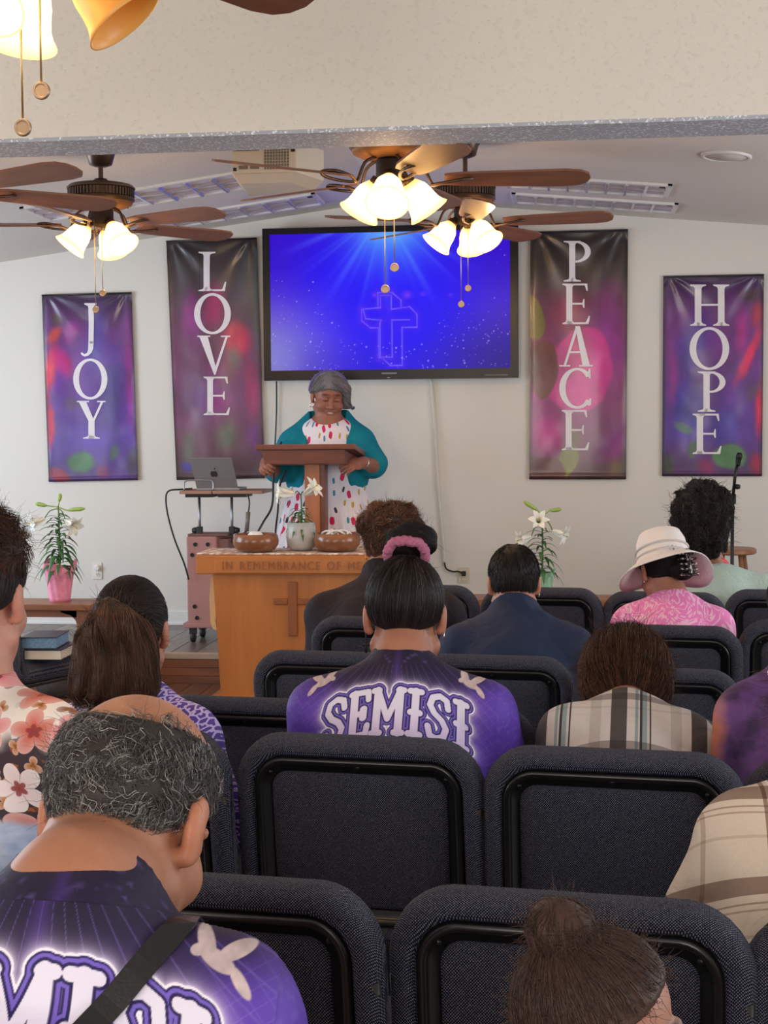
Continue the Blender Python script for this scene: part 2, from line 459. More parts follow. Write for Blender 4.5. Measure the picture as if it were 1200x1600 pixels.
def make_chair():
    root = empty('church_chair')
    loops([(.20, .052), (.06, .05), (.02, .042), (.006, .03), (0, .012), (.001, -.006), (.006, -.022), (.016, -.031), (.030, -.033), (.040, -.027), (.044, -.012)], True, False).build('backrest', M_fab, root, smooth=True)
    loops([(.042, -.008), (.043, -.026), (.047, -.031), (.053, -.0315), (.058, -.027), (.060, -.017), (.074, -.015), (.076, -.006)], False, False).build('back_trim', M_trim, root, smooth=True)
    loops([(.074, -.010), (.077, -.017), (.084, -.0195), (.12, -.021), (.17, -.0215)], False, True).build('back_panel', M_fab, root, smooth=True)
    for bx, bz in ((0, CH-.064), (-.178, CH-.079), (.178, CH-.079)):
        MB().lathe([(.006, 0), (.006, .004), (.003, .006)], c=(0, 0, 0), n=10).build('bolt', M_bolt, root, smooth=True)
        o = root.children[-1]; o.rotation_euler = (math.radians(90), 0, 0); o.location = (bx, -.0165-.13*(bz-.45)+.010*(1-(bx/(CW/2))**2), bz)
    # seat cushion
    v = []; f = []
    lev = [(.03, .40), (.006, .405), (0, .43), (.004, .462), (.02, .478), (.06, .486)]
    n = None
    for ins, z in lev:
        o = [(x, y) for x, y in rrect(.25-ins, .02+ins, .47-ins, .07-ins*.4, .03)]
        n = len(o); v += [(x, y, z+.012*math.sin(min(1, max(0, y/.47))*3.1)) for x, y in o]
    for i in range(len(lev)-1):
        for k in range(n): f.append((i*n+k, i*n+(k+1) % n, (i+1)*n+(k+1) % n, (i+1)*n+k))
    for i, fl_ in ((0, True), (len(lev)-1, False)):
        c = len(v); v.append(tuple(np.array(v[i*n:(i+1)*n]).mean(0)))
        for k in range(n):
            q = (i*n+k, i*n+(k+1) % n, c); f.append(q[::-1] if fl_ else q)
    MB().add(v, f).build('seat', M_fab, root, smooth=True)
    for s in (-1, 1):
        MB().tube([(s*.225, .43, .40), (s*.228, .47, .37), (s*.232, .485, .30), (s*.236, .49, .0)], .0125, 8, smooth=3).build('leg', M_cframe, root, smooth=True)
        MB().tube([(s*.235, .0-.05, .70), (s*.236, .01, .46), (s*.236, -.01, .30), (s*.238, -.07, .0)], .0125, 8, smooth=3).build('leg', M_cframe, root, smooth=True)
    MB().tube([(-.226, .44, .395), (.226, .44, .395)], .011, 8).tube([(-.232, .02, .395), (.232, .02, .395)], .011, 8).tube([(-.23, .01, .395), (-.226, .45, .395)], .011, 8).tube([(.23, .01, .395), (.226, .45, .395)], .011, 8).build('seat_frame', M_cframe, root, smooth=True)
    return root
chair0 = make_chair(); chair_used = [False]
CHAIRS = {}
def put_chair(key, xl, xr, ytop, label, yaw, group='rows of charcoal church chairs'):
    """xl, xr: pixel span of the back; ytop: pixel of its top edge at the middle"""
    xc = (xl+xr)/2; w = (xr-xl)/math.cos(yaw+YAW)
    dy = ytop-(674-.008*(xc-600))
    s = CAM[2]/(CH+CW*dy/w)
    p = PZ(xc, ytop, CH*s)
    rz = YAW_R - 0.0
    o = chair0 if not chair_used[0] else copy_tree(chair0)
    chair_used[0] = True
    off = np.array([0, .13*(CH-.45), 0])*s      # the top leans back from the chair's origin
    a = yaw_world(yaw)
    R = np.array([[math.cos(a), -math.sin(a)], [math.sin(a), math.cos(a)]])
    o2 = R @ off[:2]
    o.location = (p[0]+o2[0], p[1]+o2[1], 0); o.rotation_euler = (0, 0, a); o.scale = (s, s, s)
    tag(o, label, 'chair', group)
    CHAIRS[key] = (np.array([p[0]+o2[0], p[1]+o2[1], 0.]), a, s)
    return o
YAW_R = 0.
def yaw_world(rel): return -rel
RY = math.radians(6.8)
ch = [
 ('1a', 42, 600, 1366, 'charcoal church chair in the nearest row, partly behind the balding man, gap to its right'),
 ('1b', 602, 1170, 1396, 'charcoal church chair in the nearest row, directly in front of the small child'),
 ('1c', 1172, 1750, 1436, 'charcoal church chair at the right edge, nearest row, holding the beige plaid shirt'),
 ('1z', -520, 40, 1345, 'charcoal church chair at the left edge, nearest row, holding the floral blouse'),
 ('2z', -32, 362, 1130, 'charcoal church chair holding the long ponytail, mostly hidden by the balding man'),
 ('2a', 361, 755, 1149, 'charcoal church chair in the second row, directly behind the purple lettered jersey'),
 ('2b', 753, 1160, 1170, 'charcoal church chair in the second row, directly behind the grey striped plaid shirt'),
 ('2c', 1163, 1575, 1190, 'charcoal church chair at the right edge, second row, holding the purple and orange shirt'),
 ('3a', 232, 533, 1089, 'charcoal church chair in the third row, left of the purple lettered jersey'),
 ('3b', 534, 835, 1098, 'charcoal church chair in the third row, its corner showing right of the purple lettered jersey'),
 ('3c', 838, 1136, 1115, 'charcoal church chair in the third row, behind the grey striped plaid shirt'),
 ('3d', 1139, 1440, 1128, 'charcoal church chair in the third row, hidden behind the purple and orange shirt'),
 ('4a', 390, 641, 1017, 'charcoal church chair in the fourth row, in front of the wooden communion table'),
 ('4b', 643, 894, 1023, 'charcoal church chair in the fourth row holding the navy shirt'),
 ('4c', 898, 1155, 1043, 'charcoal church chair in the fourth row, behind the bowed brown head'),
 ('4d', 1158, 1415, 1049, 'charcoal church chair at the right edge, fourth row, above the purple and orange shirt'),
 ('5a', 482, 703, 963, 'charcoal church chair in the fifth row holding the black shirt'),
 ('5b', 699, 917, 967, 'charcoal church chair in the fifth row, in front of the navy shirt, hidden by it'),
 ('5c', 925, 1157, 976, 'charcoal church chair in the fifth row, directly behind the pink blouse'),
 ('5d', 1158, 1390, 969, 'charcoal church chair at the right edge, fifth row, beside the pink blouse chair'),
 ('6a', 556, 748, 913, 'charcoal church chair in the front row, in front of the black shirt'),
 ('6b', 750, 940, 917, 'charcoal church chair in the front row, under the white lily on the right'),
 ('6c', 942, 1132, 924, 'charcoal church chair in the front row, in front of the pink blouse'),
 ('6d', 1135, 1327, 921, 'charcoal church chair in the front row at the right edge, holding the mint sweater'),
]
for k, a, b, y, lab in ch: put_chair(k, a, b, y, lab, RY)
# the chair of the left block that carries the books, turned towards the middle
sb = D(33, 1050, 6.35)
o = copy_tree(chair0); A_BK = math.radians(-24)
o.rotation_euler = (0, 0, A_BK); o.scale = (1, 1, 1)
_c, _s = math.cos(A_BK), math.sin(A_BK)
BK = np.array([sb[0]-.25*_c, sb[1]-.25*_s, 0.])
o.location = tuple(BK)
tag(o, 'charcoal church chair turned to the aisle with two books on its seat', 'chair', 'rows of charcoal church chairs')
# ================================================================== things on the front wall
def wx(px, py, off=0.): 
    p = PY(px, py, YW-off); return p
def grid_mesh(nu, nv):
    """indices of a (nv+1)x(nu+1) vertex grid"""
    i = np.arange(nv)[:, None]*(nu+1)+np.arange(nu)[None, :]
    return np.stack([i, i+1, i+nu+2, i+nu+1], -1).reshape(-1, 4)
def hash2(a, b):
    return np.modf(np.abs(np.sin(a*127.1+b*311.7)*43758.5453))[0]
def vnoise(x, y):
    xi, yi = np.floor(x), np.floor(y); fx, fy = x-xi, y-yi
    fx = fx*fx*(3-2*fx); fy = fy*fy*(3-2*fy)
    return (hash2(xi, yi)*(1-fx)+hash2(xi+1, yi)*fx)*(1-fy)+(hash2(xi, yi+1)*(1-fx)+hash2(xi+1, yi+1)*fx)*fy
def fbm(x, y, o=4):
    s = 0; a = .5
    for k in range(o): s = s+a*vnoise(x+17*k, y-9*k); x, y, a = x*2, y*2, a*.5
    return s
def sstep(a, b, x):
    t = np.clip((x-a)/(b-a+1e-12), 0, 1); return t*t*(3-2*t)
SRGB = lambda c: np.array([[v/255/12.92 if v/255 <= .04045 else ((v/255+.055)/1.055)**2.4 for v in q] for q in np.atleast_2d(c)])
def tolin(c):
    c = np.clip(c, 0, 1); return np.where(c <= .04045, c/12.92, ((c+.055)/1.055)**2.4)

# ------------------------------------------------------------------ letters (serif capitals on a unit box)
def ringpoly(cx, cy, rx, ry, tx, ty, a0=0, a1=360, n=40):
    out = []; inn = []
    for k in range(n+1):
        a = math.radians(a0+(a1-a0)*k/n)
        out.append((cx+rx*math.cos(a), cy+ry*math.sin(a))); inn.append((cx+(rx-tx)*math.cos(a), cy+(ry-ty)*math.sin(a)))
    return [[out[i], out[i+1], inn[i+1], inn[i]] for i in range(n)]
def R4(x0, y0, x1, y1): return [(x0, y0), (x1, y0), (x1, y1), (x0, y1)]
def serif(x0, x1, xa, xb, y, up):
    """flared serif joining stem xa..xb to foot x0..x1"""
    s = 1 if up else -1
    return [[(x0, y), (x1, y), (x1, y+s*.028), (xb+.03, y+s*.055), (xb, y+s*.1), (xa, y+s*.1), (xa-.03, y+s*.055), (x0, y+s*.028)]]
def stem(xa, xb, x0, x1, lo=True, hi=True):
    o = [R4(xa, .0, xb, 1.)]
    if lo: o += serif(x0, x1, xa, xb, 0, True)
    if hi: o += serif(x0, x1, xa, xb, 1, False)
    return o
LET = {
 'O': lambda: ringpoly(.5, .5, .5, .5, .17, .06),
 'L': lambda: stem(.2, .42, .02, .62)+[R4(.3, 0, .95, .045), [(.78, .02), (.95, 0), (1., .24), (.955, .24), (.86, .06)]],
 'E': lambda: stem(.14, .36, .0, .5)+[R4(.2, 0, .95, .045), [(.8, .02), (.95, 0), (1., .2), (.955, .2), (.86, .06)], R4(.2, .955, .9, 1), [(.78, .98), (.9, 1.), (.92, .82), (.875, .82), (.82, .94)],
              R4(.3, .48, .8, .525), [(.76, .40), (.8, .40), (.8, .62), (.76, .62), (.72, .525), (.72, .48)]],
 'V': lambda: [[(.06, .98), (.32, .98), (.58, .16), (.52, 0.)], [(.86, .98), (.93, .98), (.56, 0), (.52, .0), (.5, .06)], R4(0, .965, .4, 1), R4(.72, .965, 1, 1)],
 'Y': lambda: [[(.06, .98), (.32, .98), (.6, .48), (.42, .44)], [(.84, .98), (.93, .98), (.6, .44), (.55, .5)], R4(.40, 0, .62, .5), R4(0, .965, .42, 1), R4(.7, .965, 1, 1)]+serif(.22, .8, .40, .62, 0, True),
 'J': lambda: [R4(.52, .22, .86, .97)]+serif(.25, 1.05, .52, .86, 1, False)+[[(.86, .3), (.84, .16), (.74, .08), (.52, .02), (.25, .0), (.05, .03), (.0, .06), (.05, .085), (.25, .045), (.42, .07), (.5, .13), (.52, .3)]],
 'P': lambda: stem(.2, .42, .0, .62)+ringpoly(.44, .735, .54, .265, .21, .05, -90, 90, 24)+[R4(.3, .95, .46, 1), R4(.3, .47, .46, .52)],
 'H': lambda: stem(.12, .29, .0, .41)+stem(.71, .88, .59, 1.)+[R4(.2, .485, .8, .53)],
 'A': lambda: [[(.62, 1.), (.48, 1.), (.70, .02), (.92, .02)], [(.5, 1.), (.55, .9), (.2, .02), (.13, .02)], R4(.28, .33, .74, .375), R4(0, 0, .33, .035), R4(.6, 0, 1., .035)],
 'C': lambda: ringpoly(.56, .5, .56, .5, .2, .06, 38, 322, 36)+[[(.93, .98), (.97, .98), (.985, .74), (.94, .74), (.88, .86)], [(.95, .25), (1., .25), (.99, .1), (.9, .06), (.9, .16)]],
}
g = G('banner_letter_white', S(228, 222, 226), .35, 0, .5); M_letter = g.m
g = G('banner_vinyl_print', (.5, .5, .5), .28, 0, .5)
g.set('Base Color', g.attr()); g.set('Coat Weight', .25); g.set('Coat Roughness', .15); M_banner = g.m
M_grom = plain('banner_hem_dark', S(34, 26, 34), .35)

def banner(word, quad, boxes, base_cols, blobs, seed, label):
    tl, tr, br, bl = [np.array(q, float) for q in quad]
    W = [wx(*q) for q in (tl, tr, br, bl)]
    c0 = wx(*((tl+tr+br+bl)/4)); root = empty('word_banner', (c0[0], YW, c0[2]), 0, label, 'banner', 'word banners on the front wall')
    nu, nv = 72, 180
    u = np.linspace(0, 1, nu+1)[None, :]*np.ones((nv+1, 1)); v = np.linspace(0, 1, nv+1)[:, None]*np.ones((1, nu+1))
    def pos(u, v, off=0.):
        u = np.asarray(u, float); v = np.asarray(v, float)
        X = (W[0][0]*(1-u)+W[1][0]*u)*(1-v)+(W[3][0]*(1-u)+W[2][0]*u)*v
        Z = (W[0][2]*(1-u)+W[1][2]*u)*(1-v)+(W[3][2]*(1-u)+W[2][2]*u)*v
        w = .011*(fbm(u*2.2+seed, v*4.1, 3)-.45)
        # pulled folds fanning out from the two upper fixings, soft vertical drape
        for cu in (.05, .95):
            du, dv = (u-cu)*.45, v
            an = np.arctan2(du, dv+.02); rd = np.hypot(du, dv)
            w = w+.006*np.sin(an*11+seed)*np.exp(-rd*5)*sstep(.0, .06, rd)
        w = w+.004*np.sin(u*9+seed)*np.exp(-((v-.5)/.5)**2)
        w = w*sstep(0, .04, v)*(.5+.5*sstep(0, .05, u)*sstep(0, .05, 1-u))
        hem = -.004*np.exp(-((v-.985)/.008)**2)
        Y = YW-.016-off-np.clip(w+.006, 0, None)+hem
        return np.stack([X-c0[0], Y-YW, Z-c0[2]], -1)
    # print
    col = np.zeros(u.shape+(3,)); 
    bc = np.array(base_cols)/255.
    t = v*(len(bc)-1); i0 = np.clip(np.floor(t).astype(int), 0, len(bc)-2); ft = (t-i0)[..., None]
    col = bc[i0]*(1-ft)+bc[i0+1]*ft
    asp = 2.3
    wu = u+.10*(fbm(u*4+seed*3, v*6, 3)-.45); wv = v+.05*(fbm(u*4+5, v*6+seed, 3)-.45)
    for (bu, bv, ru, rv, rot, c, a, soft) in blobs:
        du, dv = (wu-bu), (wv-bv)*asp; cr, sr = math.cos(rot), math.sin(rot)
        x = (du*cr+dv*sr)/ru; y = (-du*sr+dv*cr)/(rv*asp)
        m = 1-sstep(1-soft, 1, np.hypot(x, y))
        col = col*(1-(m*a)[..., None])+(m*a)[..., None]*np.array(c)/255.
    n = fbm(u*6+seed, v*9, 4)[..., None]
    col = col*(.78+.42*n)
    edge = np.minimum(np.minimum(u, 1-u)*.6, np.minimum(v, 1-v)*1.4)
    col = col*(.55+.45*sstep(0, .025, edge))[..., None]
    P0 = pos(u, v)
    npmesh('cloth', P0.reshape(-1, 3), grid_mesh(nu, nv)[:, ::-1], M_banner, root, cols=tolin(col).reshape(-1, 3))
    MB().tube([P0[0, 0], P0[0, -1]], .006, 8).build('top_rod', M_grom, root, smooth=True)
    # letters: thin printed sheets following the cloth
    Q = np.array([tl, tr, br, bl])
    for chx, (x0, y0, x1, y1) in zip(word, boxes):
        vs_ = []; fs = []
        for poly in LET[chx]():
            # split each polygon finely in y so that it follows the folds
            bmv = [(x0+(x1-x0)*a, y1-(y1-y0)*b) for a, b in poly]
            o = len(vs_); vs_ += bmv; fs.append(tuple(range(o, o+len(bmv))))
        bm = bmesh.new(); bv = [bm.verts.new((a, b, 0)) for a, b in vs_]
        for f in fs:
            try: bm.faces.new([bv[i] for i in f])
            except ValueError: pass
        for yy in np.arange(y0+3, y1, 4.0):
            bmesh.ops.bisect_plane(bm, geom=bm.verts[:]+bm.edges[:]+bm.faces[:], plane_co=(0, yy, 0), plane_no=(0, 1, 0))
        for xx in np.arange(x0+3, x1, 4.0):
            bmesh.ops.bisect_plane(bm, geom=bm.verts[:]+bm.edges[:]+bm.faces[:], plane_co=(xx, 0, 0), plane_no=(1, 0, 0))
        for vv in bm.verts:
            x, y = vv.co.x, vv.co.y
            # invert the (nearly rectangular) quad
            uu, v2 = .5, .5
            for _ in range(6):
                L = tl*(1-v2)+bl*v2; Rr = tr*(1-v2)+br*v2; uu = (x-L[0])/(Rr[0]-L[0])
                T = tl*(1-uu)+tr*uu; B = bl*(1-uu)+br*uu; v2 = (y-T[1])/(B[1]-T[1])
            vv.co = Vector(pos(uu, v2, .0035))
        ext = bmesh.ops.recalc_face_normals(bm, faces=bm.faces)
        me = bpy.data.meshes.new('letter'); bm.to_mesh(me); bm.free()
        o = link('letter', me, M_letter, root); o['label'] = 'white printed letter %s' % chx
    return root
RD, MG, PU, BL, GN, OL, DK, OR = (225, 48, 72), (196, 34, 140), (120, 52, 140), (60, 48, 140), (70, 130, 70), (112, 122, 40), (48, 30, 44), (230, 80, 70)
banner('JOY', [(67, 462), (207, 458), (217, 750), (78, 753)], [(128, 474, 152, 557), (116, 560, 170, 624), (122, 626, 167, 685)],
 [(58, 38, 70), (110, 52, 128), (112, 54, 148), (96, 50, 150), (82, 48, 150), (78, 48, 112)],
 [(.58, .25, .2, .3, .1, (76, 62, 150), .85, .9), (.75, .5, .18, .35, .05, (66, 54, 140), .8, .9), (.12, .22, .10, .08, .5, OR, .85, .8), (.05, .42, .12, .22, .2, RD, .9, .8),
  (.22, .36, .14, .12, -.6, (206, 40, 130), .85, .8), (.3, .2, .12, .1, .3, (170, 50, 150), .8, .8), (.04, .68, .08, .2, 0, RD, .9, .8), (.95, .45, .08, .4, 0, (160, 40, 140), .7, .8), (.15, .13, .1, .05, 0, (90, 80, 60), .7, .8),
  (.35, .9, .2, .07, .5, GN, .9, .5), (.75, .86, .08, .06, .3, (70, 100, 80), .8, .6), (.1, .97, .16, .05, .3, (150, 40, 60), .9, .6), (.6, .96, .12, .05, 0, (150, 50, 90), .7, .7), (.3, .57, .14, .05, .4, (90, 70, 90), .6, .8), (.95, .9, .08, .1, 0, (60, 60, 50), .6, .8)],
 1.3, 'JOY banner, shortest and leftmost on the wall, above the pink potted lily')
banner('LOVE', [(261, 378), (402, 373), (415, 747), (277, 750)], [(311, 394, 355, 455), (305, 458, 362, 522), (310, 524, 361, 585), (320, 588, 361, 648)],
 [(42, 34, 36), (74, 62, 66), (100, 62, 88), (122, 58, 104), (118, 66, 110), (110, 70, 90), (84, 66, 70)],
 [(.5, .28, .2, .14, .2, (184, 24, 110), .9, .9), (.25, .32, .15, .2, 0, (140, 40, 130), .8, .9), (.75, .42, .2, .10, -.7, (196, 40, 84), .9, .6), (.85, .2, .2, .2, 0, (84, 88, 92), .6, .9), (.15, .12, .12, .1, 0, (90, 90, 92), .5, .9),
  (.35, .66, .3, .14, 0, (120, 70, 140), .8, .9), (.9, .62, .14, .2, 0, (176, 50, 104), .8, .9), (.95, .3, .08, .3, 0, (84, 96, 84), .6, .9), (.72, .5, .12, .08, 0, (96, 110, 90), .6, .9), (.6, .82, .2, .1, .2, (92, 108, 88), .8, .9), (.15, .88, .12, .12, 0, (96, 104, 92), .8, .9),
  (.12, .94, .1, .03, 0, (80, 62, 170), .9, .7), (.9, .82, .12, .1, 0, (120, 60, 140), .8, .9), (.5, .68, .16, .06, 0, (150, 44, 120), .7, .9)],
 4.1, 'LOVE banner, hanging directly left of the television')
banner('PEACE', [(829, 364), (981, 360), (978, 749), (827, 749)], [(881, 377, 924, 440), (879, 443, 922, 506), (874, 509, 926, 572), (874, 574, 924, 638), (878, 640, 921, 703)],
 [(44, 34, 30), (62, 48, 44), (112, 40, 80), (130, 40, 96), (140, 44, 110), (120, 50, 100), (84, 60, 56)],
 [(.8, .42, .3, .3, 0, (152, 40, 146), .85, .9), (.4, .32, .3, .10, 0, (160, 26, 84), .8, .9), (.5, .56, .34, .18, .3, (200, 30, 134), .95, .12), (.15, .55, .15, .13, .0, (108, 50, 44), .98, .10), (.02, .34, .13, .10, -.4, (122, 112, 36), .95, .12),
  (.2, .82, .28, .14, 0, (196, 36, 140), .9, .9), (.85, .85, .2, .16, .8, (130, 40, 120), .8, .8), (.4, .92, .12, .08, .5, (120, 124, 40), .95, .2), (.18, .98, .22, .06, 0, (98, 46, 46), .95, .12), (.45, .83, .14, .06, 0, (110, 104, 50), .8, .8), (.9, .95, .12, .05, 0, (100, 90, 50), .7, .9)],
 7.7, 'PEACE banner, hanging directly right of the television')
banner('HOPE', [(1036, 433), (1193, 430), (1190, 744), (1034, 744)], [(1078, 445, 1139, 509), (1077, 511, 1139, 578), (1090, 580, 1134, 643), (1082, 646, 1127, 709)],
 [(60, 34, 76), (112, 44, 124), (112, 44, 132), (96, 44, 140), (86, 48, 140), (84, 50, 92)],
 [(.3, .35, .24, .3, .2, (64, 44, 140), .9, .9), (.25, .68, .26, .22, 0, (58, 44, 150), .95, .7), (.62, .75, .24, .14, 0, (66, 48, 150), .9, .8), (.85, .4, .08, .22, .4, (226, 44, 96), .95, .7), (.92, .2, .1, .1, 0, (196, 40, 60), .8, .9), (.78, .28, .1, .16, 0, (190, 40, 140), .8, .9),
  (.97, .66, .07, .22, 0, (226, 34, 80), .95, .8), (.9, .58, .09, .08, .3, (110, 80, 100), .7, .8), (.1, .5, .08, .3, 0, (150, 40, 130), .7, .9), (.68, .9, .2, .07, 0, (84, 130, 80), .95, .3), (.2, .76, .12, .03, .7, (70, 104, 90), .9, .4), (.29, .87, .06, .06, 0, (72, 100, 70), .9, .4), (.45, .95, .14, .06, 0, (140, 40, 90), .8, .8), (.05, .95, .1, .08, 0, (64, 78, 50), .8, .8), (.94, .94, .1, .08, 0, (170, 34, 70), .9, .8), (.86, .1, .16, .06, 0, (70, 60, 40), .6, .9)],
 2.9, 'HOPE banner, rightmost on the wall, behind the microphone stand')

# ------------------------------------------------------------------ television
TVY = YW-.13
a = PY(411, 475, TVY); b = PY(810, 475, TVY); zt = PY(610, 352.5, TVY)[2]; zb = PY(610, 592.5, TVY)[2]
tvx = (a[0]+b[0])/2; tvw = (b[0]-a[0])/2
tv = empty('television', (tvx, YW, zb), 0, 'large wall television showing a blue screen with a glowing cross', 'television')
M_bez = plain('tv_bezel_black', S(22, 22, 26), .3, 0, .25)
H = zt-zb
sx0 = PY(422, 475, TVY)[0]-tvx; sx1 = PY(797, 475, TVY)[0]-tvx; sz1 = PY(610, 362, TVY)[2]-zb; sz0 = PY(610, 577, TVY)[2]-zb
MB().box((-tvw, -.13, 0), (sx0, -.075, H)).box((sx1, -.13, 0), (tvw, -.075, H)).box((sx0, -.13, sz1), (sx1, -.075, H)).box((sx0, -.13, 0), (sx1, -.075, sz0)).build('bezel', M_bez, tv)
MB().box((-tvw+.01, -.08, .01), (tvw-.01, -.03, H-.01)).build('back_shell', M_bez, tv, bevel=.01)
MB().box((-.3, -.032, .25), (.3, -.003, H-.3)).build('wall_bracket', M_bez, tv)
MB().box((-.055, -.1315, .034), (.045, -.13, .044)).build('maker_badge', plain('badge_grey', S(120, 122, 128), .4), tv)
MB().box((-.02, -.1315, .0075), (.0, -.13, .013)).build('power_light', plain('power_led', S(140, 150, 160), .4), tv)
MB().box((tvw-.22, -.1315, .016), (tvw-.07, -.13, .022)).build('model_badge', plain('badge_dim', S(90, 92, 98), .4), tv)
nu, nv = 400, 228
u = np.linspace(0, 1, nu+1)[None, :]*np.ones((nv+1, 1)); v = np.linspace(0, 1, nv+1)[:, None]*np.ones((1, nu+1))
asp = 375/215.
c = np.zeros(u.shape+(3,))
C1 = np.array([28, 2, 244])/255; C2 = np.array([70, 20, 225])/255
c[:] = C1
d0 = np.hypot((u-.47)*asp, v-.62)
c = c*(1-.0)+0
edge = sstep(.35, 1.0, d0)[..., None]
c = c*(1-edge)+edge*np.array([48, 6, 200])/255
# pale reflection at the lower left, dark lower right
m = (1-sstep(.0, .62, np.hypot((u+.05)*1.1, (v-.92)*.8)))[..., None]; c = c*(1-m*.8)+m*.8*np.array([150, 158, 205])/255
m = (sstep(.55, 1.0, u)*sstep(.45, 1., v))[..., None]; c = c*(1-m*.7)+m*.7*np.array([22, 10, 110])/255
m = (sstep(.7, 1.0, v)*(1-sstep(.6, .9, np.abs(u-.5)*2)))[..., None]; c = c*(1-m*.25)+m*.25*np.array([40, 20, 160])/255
# light shafts from above the top centre
an = np.arctan2((u-.48)*asp, v+.16); rd = np.hypot((u-.48)*asp, v+.16)
sh = .5+.5*np.sin(an*19+1.4*np.sin(an*7+1))
sh = np.clip(sh*1.6-.5, 0, 1)*(.6+.4*np.sin(an*41))
fall = np.exp(-rd*2.1)*1.25*(1-sstep(.55, .98, rd))
m = np.clip(sh*fall*(.85), 0, 1)[..., None]; c = c*(1-m)+m*np.array([96, 140, 255])/255
m = np.clip(np.exp(-((u-.5)/.19)**2-(v/.30)**2)*1.0, 0, 1)[..., None]; c = c*(1-m)+m*np.array([70, 130, 250])/255
m = np.clip(np.exp(-((u-.5)/.1)**2-(v/.08)**2)*.6, 0, 1)[..., None]; c = c*(1-m)+m*np.array([120, 190, 250])/255
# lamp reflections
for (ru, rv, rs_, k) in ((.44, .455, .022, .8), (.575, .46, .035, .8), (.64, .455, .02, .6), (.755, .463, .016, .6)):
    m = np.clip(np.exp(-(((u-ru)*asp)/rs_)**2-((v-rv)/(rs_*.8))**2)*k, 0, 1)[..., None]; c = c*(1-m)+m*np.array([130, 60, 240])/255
# cross in two offset outlines
def seg(x0, y0, x1, y1, w=.0042):
    global c
    ax, ay, bx, by = x0*asp, y0, x1*asp, y1; px_, py_ = u*asp, v
    t = np.clip(((px_-ax)*(bx-ax)+(py_-ay)*(by-ay))/((bx-ax)**2+(by-ay)**2+1e-9), 0, 1)
    d = np.hypot(px_-ax-t*(bx-ax), py_-ay-t*(by-ay))
    gl = (np.exp(-(d/.03)**2)*.35)[..., None]; c = c*(1-gl)+gl*np.array([86, 30, 235])/255
    m = (1-sstep(w*.5, w*1.5, d))[..., None]*.8; c = c*(1-m)+m*np.array([110, 110, 250])/255
def zp(x, y): return ((x/2.857+400-422)/375, (y/2.857+340-362)/215)
def pl(pts, closed=False):
    q = [zp(*p) for p in pts]
    for i in range(len(q)-1): seg(*q[i], *q[i+1])
pl([(560, 400), (560, 345), (608, 345), (608, 408), (690, 398), (722, 432), (722, 490), (655, 490), (655, 660), (602, 660), (562, 622), (610, 622), (610, 456), (690, 456)])
pl([(548, 400), (548, 332), (610, 332), (652, 368), (652, 398)])
pl([(560, 400), (475, 405), (475, 458), (515, 490), (550, 490), (550, 625), (562, 622)])
pl([(482, 408), (492, 448), (562, 456), (556, 470), (556, 622)])
# stars
rg = np.random.RandomState(5)
for k in range(330):
    uu = rg.rand(); vv = .1+.9*rg.rand()**.6
    if vv < .55 and abs(uu-.5) < .42 and rg.rand() < .85: continue
    if abs(uu-.5) < .2 and vv < .8: continue
    r = rg.choice([.003, .0045, .006], p=[.6, .28, .12])
    i0, i1 = max(0, int((vv-.02)*nv)), min(nv+1, int((vv+.02)*nv)+1); j0, j1 = max(0, int((uu-.015)*nu)), min(nu+1, int((uu+.015)*nu)+1)
    d = np.hypot((u[i0:i1, j0:j1]-uu)*asp, v[i0:i1, j0:j1]-vv); m = (np.exp(-(d/r)**2)*rg.uniform(.4, 1))[..., None]
    c[i0:i1, j0:j1] = c[i0:i1, j0:j1]*(1-m)+m*np.array([205, 215, 255])/255
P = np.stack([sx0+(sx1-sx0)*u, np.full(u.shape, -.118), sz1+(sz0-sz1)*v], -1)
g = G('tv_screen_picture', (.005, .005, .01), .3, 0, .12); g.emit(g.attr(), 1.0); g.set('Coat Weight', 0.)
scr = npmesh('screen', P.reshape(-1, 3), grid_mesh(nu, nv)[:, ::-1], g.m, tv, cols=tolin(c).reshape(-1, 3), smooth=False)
scr['label'] = 'lit blue screen with light rays, stars and a cross'

# ------------------------------------------------------------------ raceway, cords and outlets on the wall
M_cable = plain('black_cable', S(20, 20, 22), .5)
M_conduit = plain('raceway_white', S(206, 204, 194), .5)
def cable(name, pts, r, label, mat=None, cat='cable', n=6, sm=6):
    c0 = np.asarray(pts[0]); o = MB().tube([np.asarray(p)-c0 for p in pts], r, n, smooth=sm).build(name, mat or M_cable, smooth=True); o.location = tuple(c0)
    return tag(o, label, cat)
cable('wall_raceway', [wx(673, 590, .012), wx(679, 660, .012), wx(685, 760, .012), wx(692, 840, .012), wx(694, 879, .012)], .012, 'off-white cable raceway slanting down the wall from under the television', M_conduit, 'raceway', 8)
cable('wall_cable', [wx(694, 876, .012), wx(697, 888, .014), wx(707, 893, .03), wx(716, 893, .04), wx(722, 896, .03)], .006, 'short black cord from the raceway into the beige outlet')
cable('tv_cable', [wx(432, 596, .02), wx(432, 640, .015), wx(430, 690, .02), wx(428, 720, .03)], .005, 'thin black cable hanging below the left end of the television')
M_plate = plain('outlet_beige', S(208, 198, 176), .4); M_platew = plain('outlet_white', S(224, 220, 208), .4)
